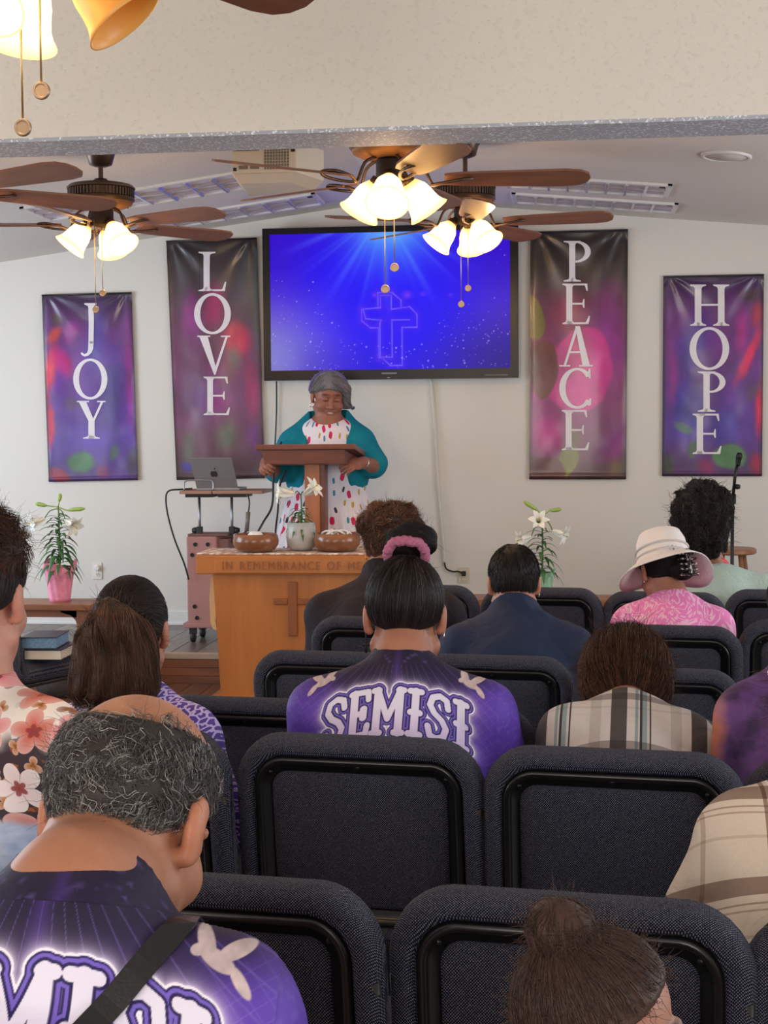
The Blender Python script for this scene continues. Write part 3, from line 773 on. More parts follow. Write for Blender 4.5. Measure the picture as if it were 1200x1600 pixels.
def outlet(px0, py0, px1, py1, label, kind):
    p0 = wx(px0, py0); p1 = wx(px1, py1); c = (p0+p1)/2; hx = (p1[0]-p0[0])/2; hz = abs(p1[2]-p0[2])/2
    r = empty('wall_outlet', (c[0], YW, c[2]), 0, label, 'outlet')
    MB().box((-hx, -.008, -hz), (hx, 0, hz)).build('cover_plate', M_plate if kind else M_platew, r, bevel=.003)
    if kind == 0:
        Rm = np.array([[1, 0, 0], [0, 0, -1], [0, 1, 0]])
        MB().lathe([(.021, 0), (.021, .018), (.015, .024)], c=(0.002, -.008, hz*.38), R=Rm, n=20).build('night_light', plain('night_light_white', S(232, 230, 222), .35), r, auto=.6)
        MB().lathe([(.017, 0), (.017, .003)], c=(0.002, -.008, -hz*.42), R=Rm, n=16).build('socket', M_platew, r, auto=.6)
        for dx, dz in ((-.006, .004), (.006, .004), (0, -.007)): MB().cbox((.002+dx, -.0112, -hz*.42+dz), (.0016, .0006, .004)).build('socket_slot', M_black, r)
    else:
        MB().box((-.016, -.011, -hz*.75), (.016, -.008, -.006)).build('socket', M_plate, r, bevel=.004)
        MB().box((-.016, -.011, .006), (.016, -.008, hz*.75)).build('socket', M_plate, r, bevel=.004)
        MB().cbox((.0, -.024, .012), (.014, .014, .016)).build('plug', M_cable, r, bevel=.005)
outlet(145, 879, 160, 905, 'white wall outlet with a round night light, beside the pink potted lily', 0)
outlet(716, 886, 734, 911, 'beige wall outlet with a black plug, under the raceway', 1)
# ================================================================== fans and projector
M_bronze = plain('fan_bronze', S(92, 74, 62), .38, .75, var=.2)
M_kit = plain('fan_kit_dark_bronze', S(40, 31, 26), .7, 0., .2)
M_brass = plain('fan_antique_brass', S(138, 96, 58), .62, .6, var=.15)
M_blade = wood('fan_blade_walnut', S(104, 62, 46), S(142, 92, 66), axis=0, rough=.4, scale=2.5, stretch=8)
g = G('amber_glass_shade', S(250, 205, 130), .35)
lw = g.n('ShaderNodeLayerWeight'); lw.inputs[0].default_value = .35
z_ = g.sep(g.co())[2]
glow = g.ramp(g.ma('MULTIPLY', z_, -6.6), [(.0, (1., .30, .03)), (.22, (3., 1.7, .55)), (.5, (3.4, 2.2, .9)), (.78, (2.4, 1.25, .35)), (1., (1.3, .5, .06))])
g.emit(glow, 2.0); M_shade = g.m
g = G('faint_glow_amber_shade', S(224, 164, 82), .4); g.emit(S(255, 150, 40), .12); M_shade2 = g.m  # no bulb in this shade; its faint amber glow is put in by emission
g = G('lit_bulb', (1, .9, .7), .4); g.emit((1., .82, .55), 30.); M_bulb = g.m
M_chain = plain('pull_chain_brass', S(190, 160, 110), .35, .8)
M_medal = plain('pull_medallion', S(150, 130, 108), .4, .6)
def fan(pos, zc, rot, label, kit_rot, R=.75, nsh=3, power=13, ms=1., chain=(.42, .34), dim=None, bdrop=.15, group='ceiling fans with amber glass lights'):
    """pos: (x, y, z) of the motor centre; zc: ceiling height there"""
    root = empty('ceiling_fan', tuple(pos), 0, label, 'ceiling fan', group)
    h = zc-pos[2]
    MB().lathe([(.0, h), (.075, h), (.076, h-.015), (.068, h-.03), (.055, h-.075), (.03, h-.085), (.0, h-.085)], n=24, cap=False).build('canopy', M_bronze, root, smooth=True)
    MB().lathe([(.012, h-.08), (.012, .06), ], n=12, cap=False).build('downrod', M_bronze, root, smooth=True)
    m = ms
    mh = MB().lathe([(0.0, .075), (.03, .072), (.04, .06), (.10*m, .05), (.15*m, .040), (.162*m, .028), (.162*m, .022), (.152*m, .018), (.150*m, -.018), (.158*m, -.022), (.160*m, -.03), (.150*m, -.042), (.0, -.044)], n=40, cap=False).build('motor_housing', M_bronze, root, auto=.7)
    rb = MB()
    for k in range(56):
        a = 2*math.pi*k/56; c, s = math.cos(a), math.sin(a); r0, r1 = .148*m, .158*m; w = .0045
        rb.hexa([(r0*c+w*s, r0*s-w*c, -.018), (r1*c+w*s, r1*s-w*c, -.018), (r1*c-w*s, r1*s+w*c, -.018), (r0*c-w*s, r0*s+w*c, -.018),
                 (r0*c+w*s, r0*s-w*c, .018), (r1*c+w*s, r1*s-w*c, .018), (r1*c-w*s, r1*s+w*c, .018), (r0*c-w*s, r0*s+w*c, .018)])
    rb.build('vent_ribs', M_bronze, mh)
    MB().lathe([(.150*m, -.040), (.145*m, -.052), (.115*m, -.066), (.07, -.072), (.0, -.072)], n=40, cap=False).build('brass_plate', M_brass, root, smooth=True)
    for k in range(5):
        a = rot+2*math.pi*k/5
        # blade outline (x outwards, y across)
        pts = []
        xs = [.20, .26, .40, R-.10, R-.04, R-.01, R]; hw = [.045, .058, .066, .076, .066, .040, .0]
        up = list(zip(xs, hw)); out = up+[(x, -y) for x, y in reversed(up[:-1])]
        t = .004; v = []
        for z in (t, -t):
            for x, y in out: v.append((x, y, z-y*.22))
        n = len(out)
        f = [tuple(range(n)), tuple(range(2*n-1, n-1, -1))]+[(i, i+n, (i+1) % n+n, (i+1) % n) for i in range(n)]
        b = MB().add(v, f).build('blade', M_blade, root); b.rotation_euler = (0, 0, a); b.location = (0, 0, -bdrop)
        ir = MB().tube([(.07, 0, bdrop-.07), (.12, 0, bdrop*.55-.03), (.155, 0, -.018), (.20, .028, -.008), (.27, .034, .004), (.31, .0, .002), (.27, -.034, -.008), (.20, -.028, -.018), (.15, 0, -.022)], .0065, 6, smooth=4).build('blade_iron', M_bronze, b, smooth=True)
    kit = MB().lathe([(.0, -.07), (.045, -.07), (.058, -.08), (.058, -.135), (.05, -.15), (.02, -.162), (0, -.165)], n=24, cap=False).build('light_kit', M_kit, root, auto=.6)
    for k in range(nsh):
        a = kit_rot+2*math.pi*k/nsh
        tilt = math.radians(38)
        ax = np.array([math.cos(a)*math.sin(tilt), math.sin(a)*math.sin(tilt), -math.cos(tilt)])   # shade axis, outwards and down
        st = np.array([math.cos(a)*.045, math.sin(a)*.045, -.12])
        hp = st+ax*.045
        MB().tube([st, lerp(st, hp, .5)+V(0, 0, .004), hp], .012, 8).lathe([(.024, 0), (.027, .022), (.02, .03)], c=hp-ax*.02, n=14, R=np.array([np.cross(nrm(np.cross(ax, V(0, 0, 1))), ax), nrm(np.cross(ax, V(0, 0, 1))), ax]).T).build('socket_cup', M_bronze, kit, smooth=True)
        # bell shade, local -z is the opening
        pr = [(.0, .003), (.024, .003), (.026, .0), (.034, -.012), (.050, -.035), (.057, -.06), (.060, -.085), (.064, -.105), (.072, -.122), (.082, -.136)]
        prof = pr+[(max(0., r-.004), z-(.004 if z > -.001 else 0)) for r, z in reversed(pr)]
        sh = MB().lathe(prof, n=28, cap=False).build('glass_shade', M_shade2 if k == dim else M_shade, root, smooth=True)
        q = Vector((0, 0, -1)).rotation_difference(Vector(ax)); sh.rotation_mode = 'QUATERNION'; sh.rotation_quaternion = q; sh.location = tuple(hp)
        if k != dim: MB().lathe([(.0, -.02), (.012, -.024), (.024, -.05), (.03, -.075), (.024, -.096), (0, -.106)], n=16, cap=False).build('bulb', M_bulb, sh, smooth=True)
    for k, (L, off) in enumerate(zip(chain, ((-.02, -.055), (.015, -.05)))):
        ch_ = MB().tube([(off[0], off[1], -.13), (off[0], off[1], -.13-L)], .0022, 6).build('pull_chain', M_chain, root, smooth=True)
        Rm = np.array([[1, 0, 0], [0, 0, -1], [0, 1, 0]])
        MB().lathe([(.0, -.003), (.011, -.003), (.012, -.0042), (.015, -.0042), (.0165, -.002), (.0165, .002), (.015, .0042), (.012, .0042), (.011, .003), (0, .003)], c=(off[0], off[1], -.13-L-.015), R=Rm, n=24, cap=False).build('medallion', M_medal, ch_, auto=.5)
    for k in range(nsh):
        if k == dim: continue
        a = kit_rot+2*math.pi*k/nsh
        l = bpy.data.lights.new('fan_lamp', 'POINT'); l.energy = 1.35*power/nsh; l.color = (1., .70, .40); l.shadow_soft_size = .02
        o = bpy.data.objects.new('fan_lamp', l); COL.objects.link(o); o.parent = root
        o.location = (math.cos(a)*(.045+.158*math.sin(.663)), math.sin(a)*(.045+.158*math.sin(.663)), -.12-.158*math.cos(.663))
    return root
# the two pairs of fans beyond the beam, and the one above the congregation
pL = ceil_hit(157, 234); p3 = ceil_hit(728, 221)
dL, d3 = depth(pL), depth(p3)
mL = D(158, 303, dL); m3 = D(727, 302, d3); rd = math.radians
fan(mL, zceil(mL[0]), rd(-26), 'ceiling fan with two lit shades, hanging above the JOY banner', rd(206), ms=1.02, nsh=3)
fan(m3, zceil(m3[0]), rd(-9), 'ceiling fan with two lit shades, farther one, in front of the television corner', rd(200), ms=.96, nsh=3)
mC = D(611, 218, 5.55)
fan(mC, zceil(mC[0]), rd(5), 'ceiling fan with three lit shades, directly before the television and close behind the beam', rd(-90), ms=1.0, nsh=3)
mO = D(-95, 234, 5.7)
fan(mO, zceil(mO[0]), rd(-28), 'ceiling fan mostly outside the left edge, two walnut blade tips showing', rd(-60), ms=1.0, nsh=3)
mN = D(60, -190, 2.75)
fan(mN, zceil(mN[0]), rd(58), 'ceiling fan nearest the camera in the top left corner, amber shade and two pull chains', rd(8), nsh=3, chain=(.325, .258), power=11, dim=0, bdrop=.07)

# projector hung behind the beam
M_proj = plain('projector_white', S(214, 206, 190), .45)
M_projd = plain('projector_grey', S(120, 112, 100), .5)
c = D(440, 259, 6.6); ZP = c[2]
pj = empty('projector', tuple(c), 0, 'white ceiling projector seen from behind, between the two left lights and the fan', 'projector')
pj.rotation_euler = (math.radians(-4), 0, math.radians(2))
fw = .142; fh = .07
MB().hexa([(-.198, -.16, -fh), (.088, -.16, -fh), (.19, .02, -fh), (-.198, .16, -fh-.01), (-.198, -.16, fh), (.088, -.16, fh), (.19, .02, fh), (-.198, .16, fh)]).hexa([(-.17, -.12, -fh-.035), (.05, -.12, -fh-.035), (.14, .05, -fh-.035), (-.17, .13, -fh-.035), (-.198, -.16, -fh), (.088, -.16, -fh), (.19, .02, -fh), (-.198, .16, -fh)]).build('body', M_proj, pj, bevel=.006)
gr = MB()
for k in range(9):
    for j in range(8):
        gr.cbox((.004-.052+k*.0125, -.1615, -.05+j*.0135), (.0045, .0015, .005))
gr.build('vent_grille', M_projd, pj)
MB().box((-.19, -.163, .028), (-.075, -.1595, .058)).build('connector_panel', M_projd, pj)
for k in range(5): MB().lathe([(.007, 0), (.007, .006)], c=(-.175+k*.021, -.163, .043), R=np.array([[1, 0, 0], [0, 0, -1], [0, 1, 0]]), n=10).build('jack', M_proj, pj)
for k in range(2): MB().box((-.165+k*.05, -.164, -.052), (-.125+k*.05, -.1595, -.036)).build('port', M_projd, pj)
MB().box((.065, -.163, .02), (.083, -.1595, .05)).build('power_socket', M_black, pj)
MB().box((-.19, -.163, -.06), (-.175, -.1595, -.045)).build('button', M_black, pj)
zc = zceil(c[0])-c[2]
MB().lathe([(.02, fh), (.02, zc-.02), (.06, zc-.02), (.06, zc)], n=14).build('ceiling_mount', M_proj, pj)
# ================================================================== communion table and what stands on it
def local(o, p): 
    return np.asarray(p)-np.array(o.location)
M_oak = wood('table_golden_oak', S(168, 98, 40), S(198, 124, 56), axis=2, rough=.35, scale=.9, stretch=10, bump=.02)
M_oakh = wood('table_golden_oak_rail', S(172, 102, 42), S(200, 126, 58), axis=0, rough=.35, scale=.9, stretch=10, bump=.02)
M_oakd = wood('table_carving_brown', S(132, 72, 30), S(158, 90, 40), axis=2, rough=.4, scale=1.2, stretch=8, bump=.02)
tc = D(455, 868, 8.06); TZ = tc[2]
TH = .535
tb = empty('communion_table', (tc[0], tc[1], 0), 0, 'golden oak communion table with carved cross and IN REMEMBRANCE OF ME on its front rail', 'table')
k = 8.06/2300
bw = (455-330)*k; tz = TZ
TD = .43
MB().box((-TH, 0, tz-.105), (TH, TD, tz)).build('top', M_oakh, tb, bevel=.006)
MB().box((-TH+.105, -.005, tz-.098), (TH-.105, 0.004, tz-.010)).build('rail_panel', M_oakh, tb, bevel=.003, seg=1)
MB().hexa([(-bw+.03, .035, .03), (bw-.03, .035, .03), (bw-.03, .06, .03), (-bw+.03, .06, .03), (-bw-.01, .035, tz-.105), (bw+.01, .035, tz-.105), (bw+.01, .06, tz-.105), (-bw-.01, .06, tz-.105)]).build('front_panel', M_oak, tb)
for s in (-1, 1):
    MB().hexa([(s*bw-.0-.02*s, .06, .03), (s*bw+.0-.045*s, .06, .03), (s*bw-.045*s, TD-.04, .03), (s*bw-.02*s, TD-.04, .03), (s*bw+.01*s, .06, tz-.105), (s*bw-.015*s, .06, tz-.105), (s*bw-.015*s, TD-.04, tz-.105), (s*bw+.01*s, TD-.04, tz-.105)]).build('side_panel', M_oak, tb)
MB().box((-bw-.02, .012, 0), (bw+.02, TD-.02, .035)).build('plinth', M_oakh, tb, bevel=.004)
# carved cross
cz = 1.49-(950-674)*k; ch_ = MB().box((-.026, .022, cz-.155), (.026, .036, cz+.145)).box((-.105, .022, cz+.018), (-.026, .036, cz+.052)).box((.026, .022, cz+.018), (.105, .036, cz+.052)).build('cross', M_oakd, tb, bevel=.005)
fc = bpy.data.curves.new('carved_text', 'FONT'); fc.body = 'IN REMEMBRANCE OF ME'; fc.size = .067; fc.extrude = .003; fc.align_x = 'CENTER'; fc.space_character = 1.22; fc.space_word = 1.5; fc.offset = 0; fc.resolution_u = 3
to = bpy.data.objects.new('carved_text', fc); COL.objects.link(to)
dg = bpy.context.evaluated_depsgraph_get(); dg.update()
me = bpy.data.meshes.new_from_object(to.evaluated_get(dg)); bpy.data.objects.remove(to)
M_carv = wood('table_carving_text', S(142, 80, 33), S(166, 98, 44), axis=2, rough=.4, scale=1.2, stretch=8, bump=.02)
xs = [q.co.x for q in me.vertices]; sc_ = .77/(max(xs)-min(xs))
bm = bmesh.new(); bm.from_mesh(me); bmesh.ops.remove_doubles(bm, verts=bm.verts, dist=1e-6); left = set(bm.verts)
while left:
    st_ = [left.pop()]; isl = set(st_)
    while st_:
        for e in st_.pop().link_edges:
            for w_ in e.verts:
                if w_ not in isl: isl.add(w_); st_.append(w_); left.discard(w_)
    ix = {w_: i for i, w_ in enumerate(isl)}; fs_ = {f for w_ in isl for f in w_.link_faces}
    MB().add([(w_.co.x*sc_, -.006-w_.co.z, tz-.078+w_.co.y) for w_ in isl], [tuple(ix[w_] for w_ in f.verts) for f in fs_]).build('carved_letter', M_carv, tb)
bm.free()
# cloth runner lying on the table, one end hanging over the left
g = G('white_crochet_cloth', S(232, 222, 212), .85)
vv = g.vor(g.co(), 30); g.set('Base Color', g.mix(g.ramp(vv.outputs[0], [(.35, 0.), (.6, 1.)]), S(236, 228, 218), S(186, 150, 130)))
g.bump(g.noise(scale=200), .3, .002); M_lace = g.m
nu, nv = 60, 16
uu = np.linspace(-TH-.002, TH-.02, nu+1)[None, :]*np.ones((nv+1, 1)); vv_ = np.linspace(.03, TD-.01, nv+1)[:, None]*np.ones((1, nu+1))
zz = tz+.006+.005*fbm(uu*9+3, vv_*11, 3)
top = np.stack([uu, vv_, zz], -1).reshape(-1, 3)
bot = top.copy(); bot[:, 2] = tz+.0015
fg = grid_mesh(nu, nv); n0 = len(top)
vcl = [top, bot]; fcl = [fg, fg[:, ::-1]+n0]
bd = np.concatenate([np.arange(nu+1), (nu+1)*np.arange(1, nv+1)+nu, (nu+1)*nv+np.arange(nu-1, -1, -1), (nu+1)*np.arange(nv-1, 0, -1)])
b2 = np.roll(bd, -1); fcl.append(np.stack([bd, bd+n0, b2+n0, b2], -1))
lc = npmesh('table_runner', np.concatenate(vcl), fcl, M_lace, None); lc.location = tb.location
tag(lc, 'white lace cloth lying flat on the communion table', 'cloth')
M_side = plain('tan_cloth', S(214, 178, 128), .8, var=.15)
mb = MB()
prof = [(0, tz-.11), (-.022, tz-.14), (-.03, tz-.25), (-.026, tz-.38), (-.012, tz-.42), (.02, tz-.425)]
v = []
for (x, z) in prof:
    v += [(-bw-.012+x, .08, z), (-bw-.012+x*.9, .34, z)]
for (x, z) in prof: v += [(-bw+.0+x*.3, .08, z), (-bw+.0+x*.3, .34, z)]
n = len(prof); f = []
for i in range(n-1): f += [(2*i, 2*i+1, 2*i+3, 2*i+2), (2*n+2*i+2, 2*n+2*i+3, 2*n+2*i+1, 2*n+2*i), (2*i, 2*i+2, 2*n+2*i+2, 2*n+2*i), (2*i+1, 2*n+2*i+1, 2*n+2*i+3, 2*i+3)]
f += [(0, 2*n, 2*n+1, 1), (2*n-2, 2*n-1, 4*n-1, 4*n-2)]
o = mb.add(v, f).build('side_bracket', M_side, tb, smooth=False); o['label'] = 'pale curved bracket under the left end of the top'

# bowls
M_bowl = wood('bowl_monkeypod', S(112, 68, 44), S(158, 104, 70), axis=0, rough=.22, scale=5, stretch=3, bump=.01)
def bowl(px, py, wpx, d, label):
    kk = d/2300; p = D(px, py, d); r = wpx/2*kk
    root = empty('wooden_bowl', (p[0], p[1], tz+.0125), 0, label, 'bowl', 'wooden offering bowls on the table')
    pr = [(r*.55, 0), (r*.82, .008), (r*.97, .035), (r, .06), (r*.95, .088), (r*.9, .098), (r*.86, .098), (r*.9, .06), (r*.8, .03), (0, .02)]
    MB().lathe(pr, n=36, cap=False).lathe([(0, 0), (r*.55, 0)], n=36, cap=False).build('body', M_bowl, root, smooth=True)
    return root, r
b1, r1 = bowl(400, 866, 72, 8.22, 'brown wooden bowl on the left end of the communion table')
b2, r2 = bowl(527, 868, 74, 8.22, 'brown wooden bowl with white straps, right of the glass vase')
M_white = plain('white_paper', S(232, 230, 226), .6)
def on_bowl(b, mb, name, label, mat, cat):
    o = mb.build(name, mat, smooth=True); o.location = b.location; return tag(o, label, cat)
on_bowl(b1, MB().lathe([(0, .045), (.045, .05), (.05, .085), (.03, .11), (0, .113)], c=(.0, -.01, 0), n=18, cap=False), 'power_adapter', 'white rounded adapter lying in the left wooden bowl', M_white, 'adapter')
mb = MB()
for i in range(5):
    a = i*1.25
    mb.tube([(math.cos(a)*.10, math.sin(a)*.10, .04), (math.cos(a+.6)*.085, math.sin(a+.6)*.06, .095+.01*(i % 2)), (math.cos(a+1.4)*.05, math.sin(a+1.4)*.03, .108), (math.cos(a+2.4)*.10, math.sin(a+2.4)*.1, .05)], .006, 6, smooth=5)
on_bowl(b2, mb, 'coiled_cable', 'coiled white cord heaped in the right wooden bowl', M_white, 'cable')

# ------------------------------------------------------------------ lilies
M_leaf = plain('lily_leaf', S(58, 104, 56), .4, var=.35, vscale=14)
M_stem = plain('lily_stem', S(84, 118, 62), .5)
M_petal = G('lily_petal', S(240, 240, 228), .5); M_petal.set('Subsurface Weight', .1); M_petal = M_petal.m
M_bud = plain('lily_bud', S(150, 178, 88), .5, var=.2)
M_anther = plain('lily_anther', S(206, 178, 60), .6)
def leafmb(L, w, droop, fold=.15, n=8):
    v = []; f = []
    for i in range(n+1):
        t = i/n; ww = w*math.sin(math.pi*min(.97, .12+.88*t))**.8 if i < n else .0008
        x = L*(t-.12*droop*t*t*t); z = L*(.55*t-droop*t*t)
        v += [(x, -ww, z+ww*fold), (x, 0, z-.0006), (x, ww, z+ww*fold)]
        v += [(x, -ww, z+ww*fold+.0012), (x, 0, z+.0012), (x, ww, z+ww*fold+.0012)]
    for i in range(n):
        a, b = i*6, (i+1)*6
        f += [(a, a+1, b+1, b), (a+1, a+2, b+2, b+1), (a+3, b+3, b+4, a+4), (a+4, b+4, b+5, a+5), (a, b, b+3, a+3), (a+2, a+5, b+5, b+2)]
    f += [(0, 3, 4, 1), (1, 4, 5, 2)]
    return MB().add(v, f)
def mesh_of(mb, name, mat, **kw):
    o = mb.build(name, mat, **kw); me = o.data; bpy.data.objects.remove(o); return me
LEAF = [mesh_of(leafmb(.15, .0145, dr), 'leaf', M_leaf, smooth=True) for dr in (.35, .6, .85, 1.05)]
def petal_mesh():
    v = []; f = []; n = 8
    for i in range(n+1):
        t = i/n; r = .006+.020*t+.052*max(0, t-.55)**1.5*3.2; z = .125*t-.05*max(0, t-.7)**1.5*4
        w = .004+.022*math.sin(math.pi*min(.96, .08+.80*t)) if i < n else .0015
        for s in (-1, -.5, 0, .5, 1):
            v.append((r-(.35*abs(s)*w)*.4+.002*(1-abs(s)), s*w, z))
    m = n+1
    v2 = [(x+.0012, y, z-.0004) for x, y, z in v]; o = len(v); v += v2
    for i in range(n):
        for j in range(4):
            a = i*5+j; q = (a, a+1, a+6, a+5); f.append(q); f.append(tuple(x+o for x in q[::-1]))
    return MB().add(v, f)
PETAL = mesh_of(petal_mesh(), 'petal', M_petal, smooth=True)
def lily(name, base, stem_h, leaves, flowers, buds, label, scale=1., lean=(0, 0), leaf_z=(.15, .85), leafmul=1., pot=None, rs=0):
    root = empty(name, tuple(base), 0, label, 'plant', 'white easter lilies')
    rg_ = random.Random(rs)
    tip = V(lean[0], lean[1], stem_h)
    MB().tube([(0, 0, 0), tip*.5+V(.004, 0, 0), tip], [.006, .005, .004], 8, smooth=4).build('stem', M_stem, root, smooth=True)
    for i in range(leaves):
        t = leaf_z[0]+(leaf_z[1]-leaf_z[0])*i/max(1, leaves-1)
        o = bpy.data.objects.new('leaf', LEAF[min(3, int((1-t)*4+rg_.random()*.8))]); COL.objects.link(o); o.parent = root
        o.location = tuple(tip*t); o.rotation_euler = (0, 0, i*2.4+rg_.uniform(-.3, .3)); s = leafmul*(1.15-.6*t)*rg_.uniform(.85, 1.1); o.scale = (s, s, s)
    for (p, d, s) in flowers:
        p = np.array(p); fl_ = MB().tube([tip*.96, lerp(tip*.96, p, .6)+V(0, 0, .02), p], .0032, 6, smooth=4).lathe([(.004, 0), (.007, .01), (.006, .02)], c=p, n=8, R=np.array(Vector((0, 0, 1)).rotation_difference(Vector(d)).to_matrix())).build('flower', M_stem, root, smooth=True)
        q = Vector((0, 0, 1)).rotation_difference(Vector(d))
        for k in range(6):
            o = bpy.data.objects.new('petal', PETAL); COL.objects.link(o); o.parent = fl_; o.location = tuple(p)
            o.rotation_mode = 'QUATERNION'; from mathutils import Quaternion as Q_
            o.rotation_quaternion = q @ Q_((0, 0, 1), k*math.pi/3); o.scale = (s, s*(1 if k % 2 else .8), s)
        dd = nrm(d); MB().tube([p+dd*.03, p+dd*.10*s], .002, 5).lathe([(0, 0), (.004, .004), (.004, .012), (0, .014)], c=p+dd*.10*s, n=8, cap=False, R=np.array(q.to_matrix())).build('stamen', M_anther, fl_, smooth=True)
    for (p, d, L) in buds:
        p = np.array(p); dd = nrm(d)
        MB().tube([tip*.98, p, p+dd*L*.3, p+dd*L*.75, p+dd*L], [.003, .004, .011, .012, .003], 8, smooth=4).build('bud', M_bud, root, smooth=True)
    return root
# vase lily on the table
k8 = 8.3/2300
vb = D(471, 861, 8.3); VB = V(vb[0], vb[1], tz+.0125)
g = G('vase_glass', (.95, .97, .98), .12); g.set('Transmission Weight', .72); g.set('IOR', 1.12); M_vase = g.m
vr = empty('glass_vase', tuple(VB), 0, 'round clear glass vase with water on the table between the bowls', 'vase')
MB().lathe([(0, 0), (.06, 0), (.078, .02), (.086, .07), (.082, .12), (.076, .155), (.072, .155), (.078, .12), (.082, .07), (.074, .02), (0, .008)], n=32, cap=False).build('body', M_vase, vr, smooth=True)
g = G('vase_pebbles', S(214, 208, 200), .7); g.set('Base Color', g.ramp(g.vor(g.co(), 60).outputs[0], [(0, S(235, 230, 224)), (.6, S(180, 170, 160))])); 
MB().lathe([(0, .01), (.06, .01), (.071, .03), (.076, .06), (.0, .07)], n=28, cap=False).build('pebbles', g.m, vr, smooth=True)
lily('white_lily', VB+V(0, 0, .075), .24, 34, [((-.03, -.02, .24), (-.93, -.30, .08), 1.05), ((.02, -.02, .235), (.62, -.25, .42), .95)], [], 'two-flowered white lily in the glass vase on the communion table', leaf_z=(.12, .62), leafmul=.72, rs=4)
# bench with the pink pot, left
M_bench = wood('bench_oak', S(128, 80, 52), S(164, 108, 74), axis=0, rough=.4, scale=1.3, stretch=10, bump=.02)
def bench(xa, xb, ytop, d, label):
    p = D(xa, ytop, d); q = D(xb, ytop, d); c = (p+q)/2; z = c[2]; h = (q[0]-p[0])/2
    r = empty('wooden_bench', (c[0], c[1], 0), 0, label, 'bench')
    MB().box((-h, 0, z-.035), (h, .30, z)).build('seat_board', M_bench, r, bevel=.005)
    MB().box((-h+.06, .03, z-.075), (h-.06, .05, z-.035)).build('apron', M_bench, r)
    for s in (-1, 1):
        xx = s*(h-.055)
        MB().prism([(xx-.035, 0), (xx+.035, 0), (xx+.035, z-.035), (xx-.035, z-.035)], .02, .28).build('leg', M_bench, r, bevel=.004)
        pts = [(xx-s*.035, z-.035), (xx-s*.14, z-.035), (xx-s*.12, z-.05), (xx-s*.07, z-.065), (xx-s*.045, z-.09), (xx-s*.035, z-.12)]
        MB().prism(pts if s < 0 else pts[::-1], .03, .05).build('corner_bracket', M_bench, r)
    return r, z
bn, bz = bench(-130, 147, 944, 8.15, 'low wooden bench in front of the stage carrying the pink potted lily')
M_foil = G('pink_foil_wrap', S(240, 152, 182), .4, 0, .5); M_foil.bump(M_foil.noise(scale=30, detail=3), .5, .01)
M_foil = M_foil.m
def foil_pot(base, r0, r1, h, frill, mat, name, label, seed, soil=True):
    root = empty(name, tuple(base), 0, label, 'flower pot')
    n = 64; lev = [(0, r0), (.02, r0+.002), (h*.5, (r0+r1)/2), (h*.98, r1), (h, r1*1.03), (h+frill*.5, r1*1.02), (h+frill, r1*1.12)]
    v = []; f = []
    for i, (z, r) in enumerate(lev):
        for k_ in range(n):
            a = 2*math.pi*k_/n; w = .0; dz = 0
            if i < 4: w = .003*math.sin(a*9+i)
            if i >= 5: w = .010*math.sin(a*7+seed)+.006*math.sin(a*13); dz = frill*.45*(math.sin(a*3+seed)+.6*math.sin(a*5+1))*(i-4)/2
            v.append(((r+w)*math.cos(a), (r+w)*math.sin(a), z+dz))
    m = len(lev)
    for i in range(m-1):
        for k_ in range(n): f.append((i*n+k_, i*n+(k_+1) % n, (i+1)*n+(k_+1) % n, (i+1)*n+k_))
    f.append(tuple(range(n))[::-1])
    MB().add(v, f).build('foil', mat, root, smooth=True)
    MB().lathe([(0, h*.88), (r1*.95, h*.88)], n=24, cap=False).build('soil', plain(name+'_soil', S(70, 52, 40), .9, var=.4, vscale=60), root)
    return root
k82 = 8.28/2300
pp = D(94, 942, 8.28); PB = V(pp[0], pp[1], bz)
foil_pot(PB, .056, .078, .155, .05, M_foil, 'pink_flower_pot', 'pink foil wrapped flower pot standing on the low wooden bench', .6)
lily('white_lily', PB+V(0, 0, .137), .40, 62, [((-.07, -.03, .33), (-.75, -.55, -.25), .85), ((.05, -.03, .32), (.72, -.4, -.38), .9)], [((-.06, 0, .40), (-.95, 0, .15), .075), ((.05, 0, .375), (.97, -.1, .08), .11), ((.005, 0, .42), (.2, 0, 1), .05)], 'white lily with two buds growing in the pink foil pot', leaf_z=(.08, .86), leafmul=1.0, rs=9)
# right lily on its own bench
bn2, bz2 = bench(735, 1010, 938, 8.15, 'low wooden bench hidden behind the front row chairs, under the right lily')
pp = D(847, 935, 8.28); PB2 = V(pp[0], pp[1], bz2)
g = G('pale_green_foil', S(150, 196, 160), .3); g.bump(g.noise(scale=40), .4, .01)
foil_pot(PB2, .05, .062, .12, .03, g.m, 'green_flower_pot', 'pale green foil flower pot behind the dark haired man in navy', 2.)
lily('white_lily', PB2+V(0, 0, .105), .355, 34, [((-.02, -.03, .315), (.05, -.85, .35), .8), ((.06, -.03, .275), (.78, -.35, -.3), .85), ((-.06, -.02, .24), (-.8, -.45, -.2), .8)], [((-.02, 0, .385), (-.75, -.2, .5), .10), ((.04, 0, .385), (.95, 0, .12), .07)], 'white lily with open star flowers, behind the man in the navy shirt', leaf_z=(.08, .8), leafmul=.85, lean=(.0, 0), rs=21)

